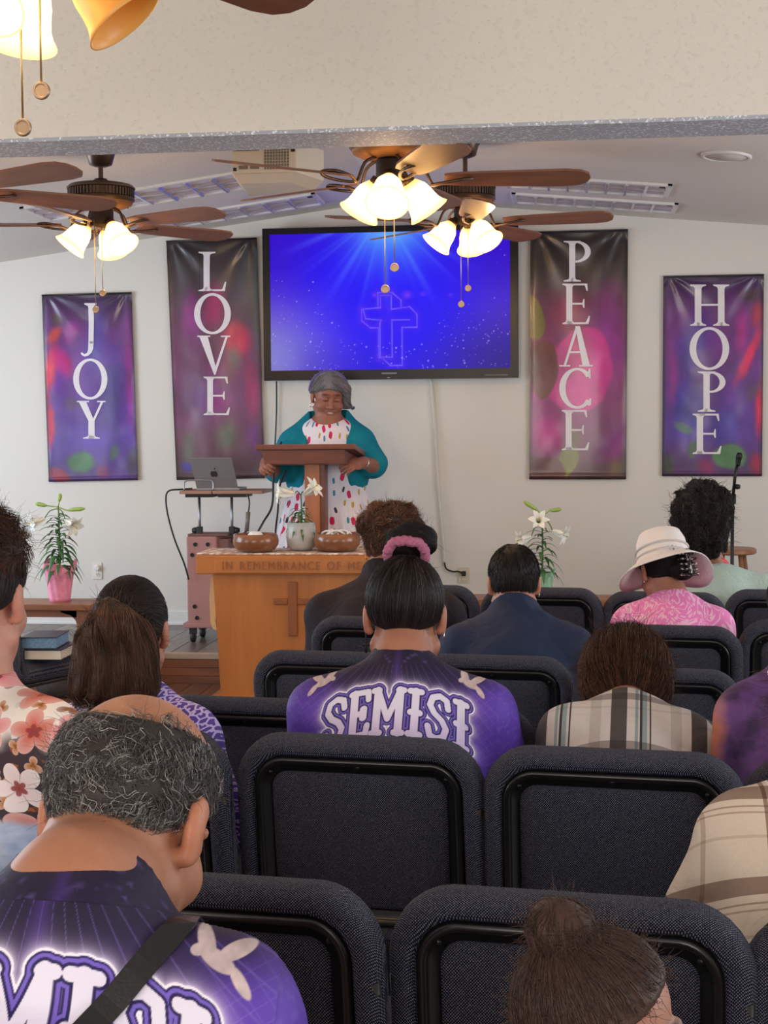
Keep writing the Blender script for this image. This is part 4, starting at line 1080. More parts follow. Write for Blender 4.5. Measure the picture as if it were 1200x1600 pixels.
# ------------------------------------------------------------------ lectern
M_lect = wood('lectern_mahogany', S(104, 58, 46), S(136, 82, 66), axis=0, rough=.4, scale=1.4, stretch=9, bump=.02)
M_lectp = wood('lectern_post_wood', S(160, 92, 56), S(186, 116, 76), axis=2, rough=.4, scale=1.2, stretch=9, bump=.02)
LD = 8.72; kl = LD/2300
lc_ = D(482, 725, LD)
lt = empty('lectern', (lc_[0], lc_[1], HS), 0, 'dark wooden lectern on a single post in front of the speaker', 'lectern')
zb_ = D(482, 725, LD)[2]-HS; ztp = D(482, 703, LD)[2]-HS; zt2 = D(482, 694, LD)[2]-HS
xa, xb = (413-482)*kl, (539-482)*kl
MB().hexa([(xa, 0, zb_), (xb, 0, zb_), (xb+.02, .40, zb_-.02), (xa-.02, .40, zb_-.02), (xa-.02, -.012, ztp), (xb+.005, -.012, ztp), (xb+.03, .42, ztp-.055), (xa-.03, .42, ztp-.055)]).build('desk_box', M_lect, lt, bevel=.004)
MB().hexa([(xa-.05, -.04, ztp+.003), (xb+.07, -.04, ztp+.003), (xb+.07, .44, ztp-.052), (xa-.05, .44, ztp-.052), (xa-.05, -.045, zt2), (xb+.07, -.045, zt2), (xb+.07, .44, zt2-.05), (xa-.05, .44, zt2-.05)]).build('desk_top', M_lect, lt, bevel=.004)
xp0, xp1 = (470-482)*kl, (497-482)*kl
MB().box((xp0, .12, .03), (xp1-.01, .24, zb_)).build('post', M_lectp, lt, bevel=.004)
MB().box((xp1-.012, .13, .03), (xp1+.02, .25, zb_-.0)).build('post_side_strip', M_lect, lt, bevel=.004)
MB().box((-.2, .02, 0), (.24, .40, .035)).build('base', M_lect, lt, bevel=.006)

# ------------------------------------------------------------------ rolling laptop stand
M_mauve = plain('stand_mauve_plastic', S(172, 126, 122), .55, var=.08)
M_mauved = plain('stand_brown_side', S(120, 82, 76), .55)
M_steel = plain('stand_steel', S(150, 152, 158), .35, .8)
M_darkp = plain('stand_dark_plastic', S(36, 36, 40), .5)
M_standtop = wood('stand_top_wood', S(150, 108, 90), S(176, 132, 110), axis=0, rough=.4, scale=2, stretch=8, bump=.01)
SD = 9.2; ks = SD/2300
def sx_(px): return (px-325)*ks
so = D(325, 900, SD); 
st = empty('rolling_stand', (so[0], so[1], HS), 0, 'mauve rolling laptop stand with two steel posts behind the communion table', 'stand')
def sz_(py): return D(325, py, SD)[2]-HS
MB().hexa([(sx_(291), 0, sz_(976)), (sx_(339), 0, sz_(976)), (sx_(352), .2, sz_(976)), (sx_(300), .2, sz_(976)), (sx_(291), 0, sz_(838)), (sx_(339), 0, sz_(838)), (sx_(356), .2, sz_(838)), (sx_(300), .2, sz_(838))]).build('column_box', M_mauve, st, bevel=.01)
MB().box((sx_(292), .02, sz_(838)), (sx_(356), .22, sz_(836)+.006)).build('column_cap', M_mauved, st, bevel=.004)
MB().box((sx_(339), .015, sz_(905)), (sx_(358), .2, sz_(842))).build('side_box', M_mauved, st, bevel=.006)
MB().box((sx_(286), -.04, sz_(981)), (sx_(352), .28, sz_(973))).build('base_plate', M_mauve, st, bevel=.008)
for hx, hy in ((305.5, 850.5), (325.5, 850.5), (300.5, 867), (303, 948), (306.5, 966)):
    MB().lathe([(.013, 0), (.013, .004), (.008, .004), (.008, .001)], c=(sx_(hx), -.001, sz_(hy)), R=np.array([[1, 0, 0], [0, 0, -1], [0, 1, 0]]), n=14).build('bolt_hole', M_black, st)
Rx = np.array([[0, 0, 1], [0, 1, 0], [-1, 0, 0]])
for cx, cy in ((300, .0), (344, .0), (302, .22), (346, .22)):
    cs = MB().lathe([(.0, -.014), (.03, -.014), (.034, -.008), (.034, .008), (.03, .014), (0, .014)], c=(sx_(cx), cy, .034), n=20, R=Rx, cap=False).build('caster', M_darkp, st, smooth=True)
    MB().hexa([(sx_(cx)-.02, cy-.02, .05), (sx_(cx)+.02, cy-.02, .05), (sx_(cx)+.02, cy+.02, .05), (sx_(cx)-.02, cy+.02, .05), (sx_(cx)-.02, cy-.02, sz_(979)), (sx_(cx)+.02, cy-.02, sz_(979)), (sx_(cx)+.02, cy+.02, sz_(979)), (sx_(cx)-.02, cy+.02, sz_(979))]).build('caster_fork', M_darkp, cs)
zt_ = sz_(766)
for px in (306.7, 358.8):
    po = MB().tube([(sx_(px), .1, sz_(850)), (sx_(px), .1, sz_(773))], .009, 10).build('post', M_steel, st, smooth=True)
    MB().cbox((sx_(px), .1, sz_(830)), (.018, .02, .024)).build('clamp', M_darkp, po, bevel=.004)
    s = -1 if px < 330 else 1
    MB().lathe([(.0, 0), (.018, .0), (.02, .012), (.014, .03), (0, .032)], c=(sx_(px)+s*.018, .1, sz_(830)), R=np.array([[0, 0, s], [0, 1, 0], [-s, 0, 0]]), n=12, cap=False).build('clamp_knob', M_darkp, po, smooth=True)
for a, b in ((289, 334), (341, 386)): MB().box((sx_(a), .02, sz_(777)), (sx_(b), .22, sz_(771))).build('bracket', M_darkp, st, bevel=.003)
MB().box((sx_(285), -.06, sz_(771)), (sx_(336), .28, zt_)).build('shelf', M_standtop, st, bevel=.003)
MB().box((sx_(337.5), -.06, sz_(771)), (sx_(416), .28, zt_)).build('shelf', M_standtop, st, bevel=.003)
MB().tube([(sx_(292), -.045, zt_), (sx_(292), -.045, zt_+.045), (sx_(295), -.045, zt_+.06), (sx_(300), -.045, zt_+.065), (sx_(331), -.045, zt_+.065), (sx_(336), -.045, zt_+.06), (sx_(338), -.045, zt_+.045), (sx_(338), -.045, zt_)], .005, 8, smooth=3).build('book_stop', M_steel, st, smooth=True)
# laptop
M_alu = plain('laptop_aluminium', S(150, 152, 158), .35, .6); M_key = plain('laptop_keys', S(30, 30, 32), .5)
lp0 = np.array(st.location)
lp = empty('laptop', (lp0[0]+sx_(340), lp0[1]+.06, HS+zt_), 0, 'open silver laptop seen from behind on the rolling stand', 'laptop')
lw_ = 33*ks*1.0; lh = (765-714)*ks
MB().box((-lw_, -.03, .0), (lw_+.01, .19, .014)).build('base', M_alu, lp, bevel=.003)
MB().box((-lw_+.02, .02, .014), (lw_-.02, .12, .0155)).build('keyboard', M_key, lp)
ld = MB().hexa([(-lw_, -.028, .010), (lw_, -.028, .010), (lw_, -.020, .010), (-lw_, -.020, .010), (-lw_-.026, -.085, lh), (lw_-.026, -.085, lh), (lw_-.026, -.077, lh), (-lw_-.026, -.077, lh)]).build('lid', M_alu, lp, bevel=.002)
gk = G('laptop_screen_dark', S(20, 22, 28), .15); 
MB().hexa([(-lw_+.008, -.0195, .018), (lw_-.008, -.0195, .018), (lw_-.008, -.019, .018), (-lw_+.008, -.019, .018), (-lw_-.018, -.0755, lh-.01), (lw_-.034, -.0755, lh-.01), (lw_-.034, -.075, lh-.01), (-lw_-.018, -.075, lh-.01)]).build('display', gk.m, ld)
t_ = .5; lx0 = -.026*t_
pts = [(.022*math.cos(a)*(1-.10*math.cos(a)*math.sin(a)), .022*math.sin(a)*(1.0-.22*(abs(math.cos(a)) < .35))) for a in np.linspace(0, 2*math.pi, 24, endpoint=False)]
mb = MB(); n = len(pts); vv2 = []
for off in (-.0012, .001):
    for x, z in pts: vv2.append((lx0+x, -.0565-.28*z*1.0+off, lh*.5+z))
mb.add(vv2, [tuple(range(n)), tuple(range(2*n-1, n-1, -1))]+[(i, (i+1) % n, (i+1) % n+n, i+n) for i in range(n)])
mb.add([(lx0+.002, -.0655, lh*.5+.026), (lx0+.010, -.0665, lh*.5+.030), (lx0+.012, -.069, lh*.5+.040), (lx0+.004, -.068, lh*.5+.036)], [(0, 1, 2, 3)])
mb.build('fruit_mark', plain('mark_dark', S(70, 72, 78), .25, .5), ld)
# its cables
def stp(px, py, y): return V(so[0]+sx_(px), so[1]+y, HS+sz_(py))
cable('laptop_cable', [stp(302, 763, .0), stp(285, 764, -.03), stp(268, 766, -.05), stp(263, 778, -.05), stp(266, 805, -.05), stp(276, 842, -.05), stp(290, 880, -.04), stp(296, 905, -.03)], .006, 'black cable looping off the left end of the laptop shelf')
cable('adapter_lead', [stp(383, 768, -.02), stp(392, 772, -.05), stp(395, 785, -.05), stp(393, 800, -.05)], .005, 'short grey lead from the shelf down to the hanging adapter', M_darkp)
ad = MB().tube([stp(393, 799, -.05)-stp(393, 799, -.05), stp(390, 829, -.05)-stp(393, 799, -.05)], .014, 10).build('inline_adapter', plain('adapter_grey', S(120, 108, 106), .4), smooth=True)
ad.location = tuple(stp(393, 799, -.05)); tag(ad, 'grey cylindrical adapter hanging on its lead above the left bowl', 'adapter')
cable('signal_cable', [stp(389.5, 829, -.05), stp(390, 834, -.2), V(b1.location[0]-.05, b1.location[1]+.02, tz+.10)], .006, 'black plug lead running from the adapter into the left bowl')
cable('speaker_cable', [D(440, 690, 8.95), D(428, 715, 9.0), D(427, 745, 9.0), D(425, 790, 9.0), D(412, 815, 8.9), D(402, 834, 8.5), V(b1.location[0]+.03, b1.location[1]+.03, tz+.108)], .007, 'black cable dropping from the lectern to the left bowl')
cable('lectern_cable', [D(447, 735, 9.0), D(437, 760, 9.05), D(434, 800, 9.1), D(430, 850, 9.15), V(D(430, 850, 9.15)[0], D(430, 850, 9.15)[1], HS+.01)], .006, 'black cable hanging behind the lectern beside the white dress')

# ------------------------------------------------------------------ microphone stand and stool
MD = 8.8; km = MD/2300
ms_ = D(1144, 860, MD); 
mc = empty('microphone_stand', (ms_[0], ms_[1], HS), 0, 'black microphone stand at the right, in front of the HOPE banner', 'microphone stand')
def mz(py): return D(1144, py, MD)[2]-HS
def mx(px): return (px-1144)*km
M_blk = plain('stand_black', S(24, 24, 26), .4, .3)
MB().tube([(0, 0, .06), (0, 0, mz(778))], .011, 10).build('lower_tube', M_blk, mc, smooth=True)
MB().cbox((0, 0, mz(779)), (.02, .02, .03)).build('clutch', M_blk, mc, bevel=.006)
MB().tube([(mx(1144), -.012, mz(783)), (mx(1147), -.02, mz(745)), (mx(1151), -.03, mz(722))], .010, 10).build('boom', M_blk, mc, smooth=True)
MB().lathe([(0, -.012), (.014, -.012), (.016, 0), (.012, .014), (0, .014)], c=(mx(1151), -.03, mz(760)), R=np.array([[0, 0, 1], [0, 1, 0], [-1, 0, 0]]), n=12, cap=False).build('tightening_knob', M_blk, mc, smooth=True)
MB().tube([(mx(1151), -.03, mz(728)), (mx(1152), -.03, mz(718)), (mx(1153), -.035, mz(712)), (mx(1153.5), -.035, mz(707))], [.013, .018, .02, .012], 10, smooth=3).build('microphone_clip', M_blk, mc, smooth=True)
for a in (0.4, 2.5, 4.6): MB().tube([(0, 0, .16), (.30*math.cos(a), .30*math.sin(a), .012)], .009, 8).build('leg', M_blk, mc, smooth=True)
M_stool = wood('stool_wood', S(140, 92, 62), S(176, 124, 88), axis=0, rough=.4, scale=3, stretch=6)
sp_ = D(1143, 856, 9.05)
sl = empty('wooden_stool', (sp_[0], sp_[1], HS), 0, 'round wooden stool behind the microphone stand at the right', 'stool')
zs = sp_[2]-HS
MB().lathe([(0, zs), (.14, zs), (.15, zs-.008), (.15, zs-.028), (.14, zs-.036), (0, zs-.036)], n=32, cap=False).build('seat', M_stool, sl, auto=.6)
for k_ in range(4):
    a = k_*math.pi/2+.5
    MB().tube([(.09*math.cos(a), .09*math.sin(a), zs-.034), (.17*math.cos(a), .17*math.sin(a), 0)], .014, 8).build('leg', M_stool, sl, smooth=True)
MB().tube([(.13*math.cos(.5+math.pi/2*i), .13*math.sin(.5+math.pi/2*i), .24) for i in range(5)], .008, 6).build('rung', M_stool, sl, smooth=True)

# ------------------------------------------------------------------ books on the aisle chair, grey bag
M_pages = G('book_pages', S(226, 218, 200), .8); w_ = M_pages.noise(M_pages.map(M_pages.co(), (8, 8, 900)), 1., 1); M_pages.set('Base Color', M_pages.mix(w_, S(214, 204, 184), S(238, 232, 218))); M_pages = M_pages.m
g = G('blue_sprayed_page_edges', S(96, 150, 196), .6); g.set('Base Color', g.mix(g.noise(scale=90, detail=2), S(70, 120, 176), S(150, 194, 222))); M_bpages = g.m
M_cover = plain('book_cover_navy', S(34, 38, 58), .4)
def book(z0, th, hx, hy, mat, label, dx=0., rot=0.):
    r = empty('book', (0, 0, 0), 0, label, 'book', 'books on the aisle chair')
    pv = np.array([[_c, -_s], [_s, _c]]) @ np.array([.215+dx, .22])
    r.location = (BK[0]+pv[0], BK[1]+pv[1], z0); r.rotation_euler = (0, 0, A_BK+rot)
    MB().box((-hx+.004, -hy+.004, .004), (hx-.004, hy-.004, th-.004)).build('pages', mat, r)
    MB().box((-hx, -hy, 0), (hx, hy, .004)).box((-hx, -hy, th-.004), (hx, hy, th)).box((-hx, -hy, .003), (-hx+.005, hy, th-.003)).build('cover', M_cover, r, bevel=.001, seg=1)
book(.502, .046, .085, .12, M_pages, 'closed book with cream pages lying on the aisle chair, under the blue one', .0, .45)
book(.5485, .052, .08, .115, M_bpages, 'closed book with blue patterned page edges, on top of the cream one', -.03, .5)

# slouched grey bag on the floor below the stage
def bagf(p):
    d = sd_ell(p, (0, 0, .06), (.13, .10, .075)); d = smin(d, sd_ell(p, (.03, .02, .10), (.08, .07, .05)), .04)
    return np.maximum(d+.008*sines(p, 40, 2), .002-p[:, 2])
# ================================================================== people: signed-distance bodies turned into meshes
def sd_ell(p, c, r, R=None):
    q = p-np.asarray(c, np.float32)
    if R is not None: q = q @ np.asarray(R, np.float32)
    r = np.asarray(r, np.float32)
    k0 = np.sqrt(((q/r)**2).sum(-1)); k1 = np.sqrt(((q/(r*r))**2).sum(-1))
    return k0*(k0-1)/np.maximum(k1, 1e-6)
def sd_cone(p, a, b, ra, rb):
    """capsule whose radius runs from ra to rb"""
    a = np.asarray(a, np.float32); b = np.asarray(b, np.float32)
    ba = b-a; pa = p-a
    t = np.clip((pa @ ba)/max(1e-9, float(ba @ ba)), 0, 1)
    d = pa-t[:, None]*ba
    return np.sqrt((d*d).sum(-1))-(ra+(rb-ra)*t)
def sd_sph(p, c, r): 
    q = p-np.asarray(c, np.float32); return np.sqrt((q*q).sum(-1))-r
def smin(a, b, k):
    h = np.clip(.5+.5*(b-a)/k, 0, 1); return b*(1-h)+a*h-k*h*(1-h)
def smax(a, b, k): return -smin(-a, -b, k)
def surfnet(fn, lo, hi, h):
    lo = np.asarray(lo, np.float32); hi = np.asarray(hi, np.float32)
    n = np.maximum(4, np.ceil((hi-lo)/h).astype(int)+1)
    # coarse pass finds the cells worth evaluating
    ax = [lo[i]+h*np.arange(n[i], dtype=np.float32) for i in range(3)]
    st = 4
    cn = [np.arange(0, n[i]+st, st) for i in range(3)]
    cx = [lo[i]+h*cn[i].astype(np.float32) for i in range(3)]
    cg = np.stack(np.meshgrid(*cx, indexing='ij'), -1).reshape(-1, 3)
    cv = fn(cg).reshape([len(c) for c in cn])
    near = np.abs(cv) < h*st*2.2
    # a fine point is evaluated when a neighbouring coarse point is near
    up = near.repeat(st, 0).repeat(st, 1).repeat(st, 2)
    base = np.repeat(np.repeat(np.repeat(cv, st, 0), st, 1), st, 2)[:n[0], :n[1], :n[2]].copy()
    dil = near.copy()
    for a_ in range(3):
        s1 = np.roll(dil, 1, a_); s2 = np.roll(dil, -1, a_); dil = dil | s1 | s2
    msk = dil.repeat(st, 0).repeat(st, 1).repeat(st, 2)[:n[0], :n[1], :n[2]]
    ii = np.nonzero(msk)
    pts = np.stack([ax[k][ii[k]] for k in range(3)], -1)
    vals = base
    if len(pts): vals[ii] = fn(pts)
    s = vals < 0
    c8 = [(i, j, k) for i in (0, 1) for j in (0, 1) for k in (0, 1)]
    def sh(arr, o): return arr[o[0]:arr.shape[0]-1+o[0], o[1]:arr.shape[1]-1+o[1], o[2]:arr.shape[2]-1+o[2]]
    cnt = sum(sh(s, o).astype(np.int8) for o in c8)
    mix_ = (cnt > 0) & (cnt < 8)
    cell = np.nonzero(mix_); m = len(cell[0])
    idx = -np.ones(mix_.shape, np.int32); idx[cell] = np.arange(m)
    acc = np.zeros((m, 3), np.float32); num = np.zeros(m, np.float32)
    V8 = {o: vals[cell[0]+o[0], cell[1]+o[1], cell[2]+o[2]] for o in c8}
    for o in c8:
        for a_ in range(3):
            if o[a_] == 0:
                q = list(o); q[a_] = 1; q = tuple(q)
                va, vb = V8[o], V8[q]; cr = (va < 0) != (vb < 0)
                t = np.where(cr, va/np.where(cr, va-vb, 1), 0)
                pnt = np.tile(np.array(o, np.float32), (m, 1)); pnt[:, a_] += t
                acc += pnt*cr[:, None]; num += cr
    vert = lo+h*(np.stack(cell, -1)+acc/np.maximum(num, 1)[:, None]).astype(np.float32)
    quads = []
    for a_ in range(3):
        b_, c_ = (a_+1) % 3, (a_+2) % 3
        sl0 = [slice(None)]*3; sl1 = [slice(None)]*3
        sl0[a_] = slice(0, -1); sl1[a_] = slice(1, None)
        s0 = s[tuple(sl0)]; s1 = s[tuple(sl1)]
        e = np.stack(np.nonzero(s0 != s1), -1)
        e = e[(e[:, b_] > 0) & (e[:, c_] > 0) & (e[:, b_] < n[b_]-1) & (e[:, c_] < n[c_]-1)]
        def cid(db, dc):
            q = e.copy(); q[:, b_] -= db; q[:, c_] -= dc; return idx[q[:, 0], q[:, 1], q[:, 2]]
        q = np.stack([cid(1, 1), cid(0, 1), cid(0, 0), cid(1, 0)], -1)
        inn = s0[e[:, 0], e[:, 1], e[:, 2]]
        q[~inn] = q[~inn][:, ::-1]
        quads.append(q[(q >= 0).all(1)])
    return vert, np.concatenate(quads)
def grad(fn, p, e=.002):
    g_ = np.stack([fn(p+np.eye(3, dtype=np.float32)[i]*e)-fn(p-np.eye(3, dtype=np.float32)[i]*e) for i in range(3)], -1)
    return g_/np.maximum(1e-9, np.linalg.norm(g_, axis=1))[:, None]
def sines(p, f, seed):
    rg_ = np.random.RandomState(seed); s_ = 0
    for k in range(5):
        d = rg_.randn(3); d /= np.linalg.norm(d); s_ = s_+np.sin(p @ (d*f*(.7+.8*rg_.rand())).astype(np.float32)+rg_.rand()*6.28)
    return s_/5

# ------------------------------------------------------------------ heads and hands
def head_sdf(q, face=1.):
    """canonical head: +y forward, +z up, metres, about .23 tall"""
    d = sd_ell(q, (0, -.012, .035), (.074, .095, .086))
    d = smin(d, sd_ell(q, (0, .030, -.042), (.058, .062, .076)), .035)
    d = smin(d, sd_sph(q, (0, .070, -.098), .020), .03)
    for s in (-1, 1):
        d = smin(d, sd_sph(q, (s*.040, .062, -.030), .026), .025)
        d = smin(d, sd_cone(q, (s*.056, .005, -.06), (s*.025, .062, -.098), .018, .016), .03)
        d = smax(d, -sd_sph(q, (s*.031, .104, .010), .017), .016)
        d = smin(d, sd_ell(q, (s*.031, .080, .009), (.016, .012, .0105)), .005)
        d = smin(d, sd_cone(q, (s*.014, .092, .030), (s*.046, .078, .028), .008, .006), .012)
        ear = sd_ell(q, (s*.0795, -.012, -.002), (.010, .019, .033), np.array([[1, 0, 0], [0, .94, -.34], [0, .34, .94]]))
        ear = smin(ear, sd_sph(q, (s*.075, -.008, -.030), .0085), .008)
        ear = smax(ear, -sd_ell(q, (s*.091, .000, .002), (.009, .010, .020)), .006)
        d = smin(d, ear, .006)
    d = smin(d, sd_cone(q, (0, .090, .014), (0, .110, -.026), .0075, .0125), .012)
    for s in (-1, 1): d = smin(d, sd_sph(q, (s*.013, .098, -.030), .0085), .008)
    d = smin(d, sd_cone(q, (-.018, .087, -.054), (.018, .087, -.054), .0075, .0075), .006)
    d = smin(d, sd_cone(q, (-.014, .085, -.066), (.014, .085, -.066), .008, .008), .006)
    d = smax(d, -sd_ell(q, (0, .099, -.0598), (.022, .008, .0022)), .003)
    return d
def hand_sdf(p, w, fdir, nrmv, side, curl=.6, sc=1.):
    """w wrist, fdir towards the fingers, nrmv out of the back of the hand, side: +1 thumb to +x of (fdir x n)"""
    f = nrm(fdir); nn = nrm(np.asarray(nrmv)-f*np.dot(nrmv, f)); x = np.cross(f, nn)*side
    def P(a, b, c): return w+sc*(x*a+f*b+nn*c)
    Rm = np.stack([x, f, nn], -1)
    d = sd_ell(p, P(0, .045, 0), (.040*sc, .052*sc, .015*sc), Rm)
    d = smin(d, sd_cone(p, P(0, -.02, 0), P(0, .02, 0), .025*sc, .026*sc), .02)
    for i, (ox, L) in enumerate(((.028, .070), (.0095, .078), (-.0095, .073), (-.027, .058))):
        c1, c2, c3 = curl*.5, curl*1.3, curl*2.0
        a = P(ox*.95, .080, 0); b = a+sc*L*.45*(f*math.cos(c1)-nn*math.sin(c1)+x*ox*2)
        c = b+sc*L*.32*(f*math.cos(c2)-nn*math.sin(c2)); e = c+sc*L*.26*(f*math.cos(c3)-nn*math.sin(c3))
        fg_ = np.minimum(np.minimum(sd_cone(p, a, b, .0095*sc, .0088*sc), sd_cone(p, b, c, .0088*sc, .008*sc)), sd_cone(p, c, e, .008*sc, .0068*sc))
        d = smin(d, fg_, .004*sc)
    a = P(.030, .025, -.004); b = P(.052, .050, -.014-.01*curl); c = P(.054, .078, -.022-.02*curl)
    d = smin(d, np.minimum(sd_cone(p, a, b, .014*sc, .0105*sc), sd_cone(p, b, c, .0105*sc, .008*sc)), .008*sc)
    return d

# ------------------------------------------------------------------ hair
def strands(roots, dirs, sdf, n_steps, step, flow, lift, curl, curl_f, rad, rg_, gravity=0., follow=1.):
    """grow strands over the surface of sdf; returns verts, quads, root index per vertex"""
    N_ = len(roots); p = roots.astype(np.float32).copy(); pts = [p.copy()]
    ph = rg_.rand(N_)*6.28; d = dirs.copy()
    for k in range(n_steps):
        nv_ = grad(sdf, p)
        fl_ = flow(p, nv_)
        d = .45*d+.55*fl_
        if follow:
            d = d-follow*nv_*(d*nv_).sum(1)[:, None]
        d /= np.maximum(1e-6, np.linalg.norm(d, axis=1))[:, None]
        sd = np.cross(d, nv_)
        an = ph+curl_f*(k+1)
        p = p+step[:, None]*d+curl*(sd*np.cos(an)[:, None]+nv_*np.sin(an)[:, None]*.8)
        if gravity: p[:, 2] -= gravity
        if follow:
            dist = sdf(p); want = lift*(k+1)/n_steps
            p = p+nv_*np.clip(want-dist, -.01, .02)[:, None]*.7*follow
        pts.append(p.copy())
    K = len(pts); P_ = np.stack(pts, 1)               # N,K,3
    t = np.gradient(P_, axis=1); t /= np.maximum(1e-9, np.linalg.norm(t, axis=2))[..., None]
    ref = np.array([.31, .52, .79], np.float32); a = np.cross(t, ref); a /= np.maximum(1e-9, np.linalg.norm(a, axis=2))[..., None]
    b = np.cross(t, a)
    rr_ = rad*(1-.75*np.linspace(0, 1, K)**2)[None, :, None]
    ring = [P_+rr_*(math.cos(q)*a+math.sin(q)*b) for q in (0, 2.094, 4.189)]
    vv = np.stack(ring, 2).reshape(-1, 3)            # N*K*3
    i = (np.arange(N_)*K*3)[:, None, None]+(np.arange(K-1)*3)[None, :, None]+np.arange(3)[None, None, :]
    j = (np.arange(N_)*K*3)[:, None, None]+(np.arange(K-1)*3)[None, :, None]+((np.arange(3)+1) % 3)[None, None, :]
    q = np.stack([i, j, j+3, i+3], -1).reshape(-1, 4)
    return vv, q, np.repeat(np.arange(N_), K*3)
g = G('hair', (.02, .015, .01), .55, 0, .3)
g.set('Base Color', g.attr()); g.set('Anisotropic', .5)
M_hair = g.m
def sample_surface(v, q, n, rg_):
    a, b, c = v[q[:, 0]], v[q[:, 1]], v[q[:, 2]]
    ar = np.linalg.norm(np.cross(b-a, c-a), axis=1); i = rg_.choice(len(q), n, p=ar/ar.sum())
    u_, w_ = rg_.rand(n, 1), rg_.rand(n, 1)
    d_ = v[q[i, 3]]
    return ((a[i]*(1-u_)+b[i]*u_)*(1-w_)+(d_*(1-u_)+c[i]*u_)*w_).astype(np.float32)
def hair_part(root, org, sdf, lo, hi, h, flow, n, length, rad, col, K=6, lift=.006, curl=0., curl_f=1.5, seed=0, var=.35, gravity=0., follow=1., capcol=None, keep=None, name='hair', tipcol=None, parent=None, fuzz=0, fuzz_len=.03, fuzz_curl=.004):
    v, q = surfnet(sdf, lo, hi, h)
    rg_ = np.random.RandomState(seed)
    if len(v) == 0: return None
    roots = sample_surface(v, q, n, rg_)
    if keep is not None: roots = roots[keep(roots, rg_)]
    nv_ = grad(sdf, roots); d = flow(roots, nv_)
    L = length*(.7+.6*rg_.rand(len(roots)))
    sv, sq, ri = strands(roots-nv_*.002, d, sdf, K, (L/K).astype(np.float32), flow, lift, curl, curl_f, rad, rg_, gravity, follow)
    col = np.array(col); cc = (col if capcol is None else np.array(capcol))
    tone = (1-var+2*var*rg_.rand(len(roots)))[:, None]
    scol = col[None, :]*tone
    if tipcol is not None:
        pk = rg_.rand(len(roots)) < tipcol[1]; scol[pk] = np.array(tipcol[0])*(.7+.6*rg_.rand(pk.sum(), 1))
    verts = [v, sv]; faces = [q, sq+len(v)]; cols = [np.tile(cc, (len(v), 1)), scol[ri]]
    if fuzz:
        r2 = sample_surface(v, q, fuzz, rg_)
        if keep is not None: r2 = r2[keep(r2, rg_)]
        n2 = grad(sdf, r2); rnd = rg_.randn(len(r2), 3).astype(np.float32); rnd /= np.linalg.norm(rnd, axis=1)[:, None]
        dd = n2+.9*rnd
        fl2 = lambda p, nn_: dd/np.linalg.norm(dd, axis=1)[:, None]
        fv, fq, fi = strands(r2, dd, sdf, 7, (fuzz_len*(.4+rg_.rand(len(r2)))/7).astype(np.float32), fl2, 0, fuzz_curl, 1.4, rad*.6, rg_, 0, 0)
        o_ = len(v)+len(sv); verts.append(fv); faces.append(fq+o_); cols.append(np.tile(col, (len(fv), 1)))
    V_ = np.concatenate(verts)-np.asarray(org, np.float32)
    return npmesh(name, V_, [np.concatenate(faces)], M_hair, parent or root, cols=np.concatenate(cols))

# ------------------------------------------------------------------ skin and plain cloth materials
g = G('skin', (.4, .2, .12), .5, 0, .4)
g.set('Base Color', g.mix(g.ma('MULTIPLY', g.noise(scale=70, detail=3), .25), g.attr(), S(120, 60, 44)))
g.set('Subsurface Weight', .12); g.set('Subsurface Radius', (.012, .005, .003)); g.set('Subsurface Scale', 1.0)
g.bump(g.noise(scale=320, detail=2), .08, .001); M_skin = g.m
def cloth(name, col, rough=.85, var=.12, wrinkle=.35, ws=9.):
    g = G(name, col, rough, 0, .25)
    f = g.noise(scale=ws, detail=3, dist=1.2)
    g.set('Base Color', g.mix(f, tuple(c*(1-var) for c in col), tuple(c*(1+var) for c in col)))
    g.bump(f, wrinkle, .02); return g.m
M_pants = cloth('dark_trousers', S(38, 38, 46))
M_shoe = plain('black_shoe', S(28, 26, 26), .4)

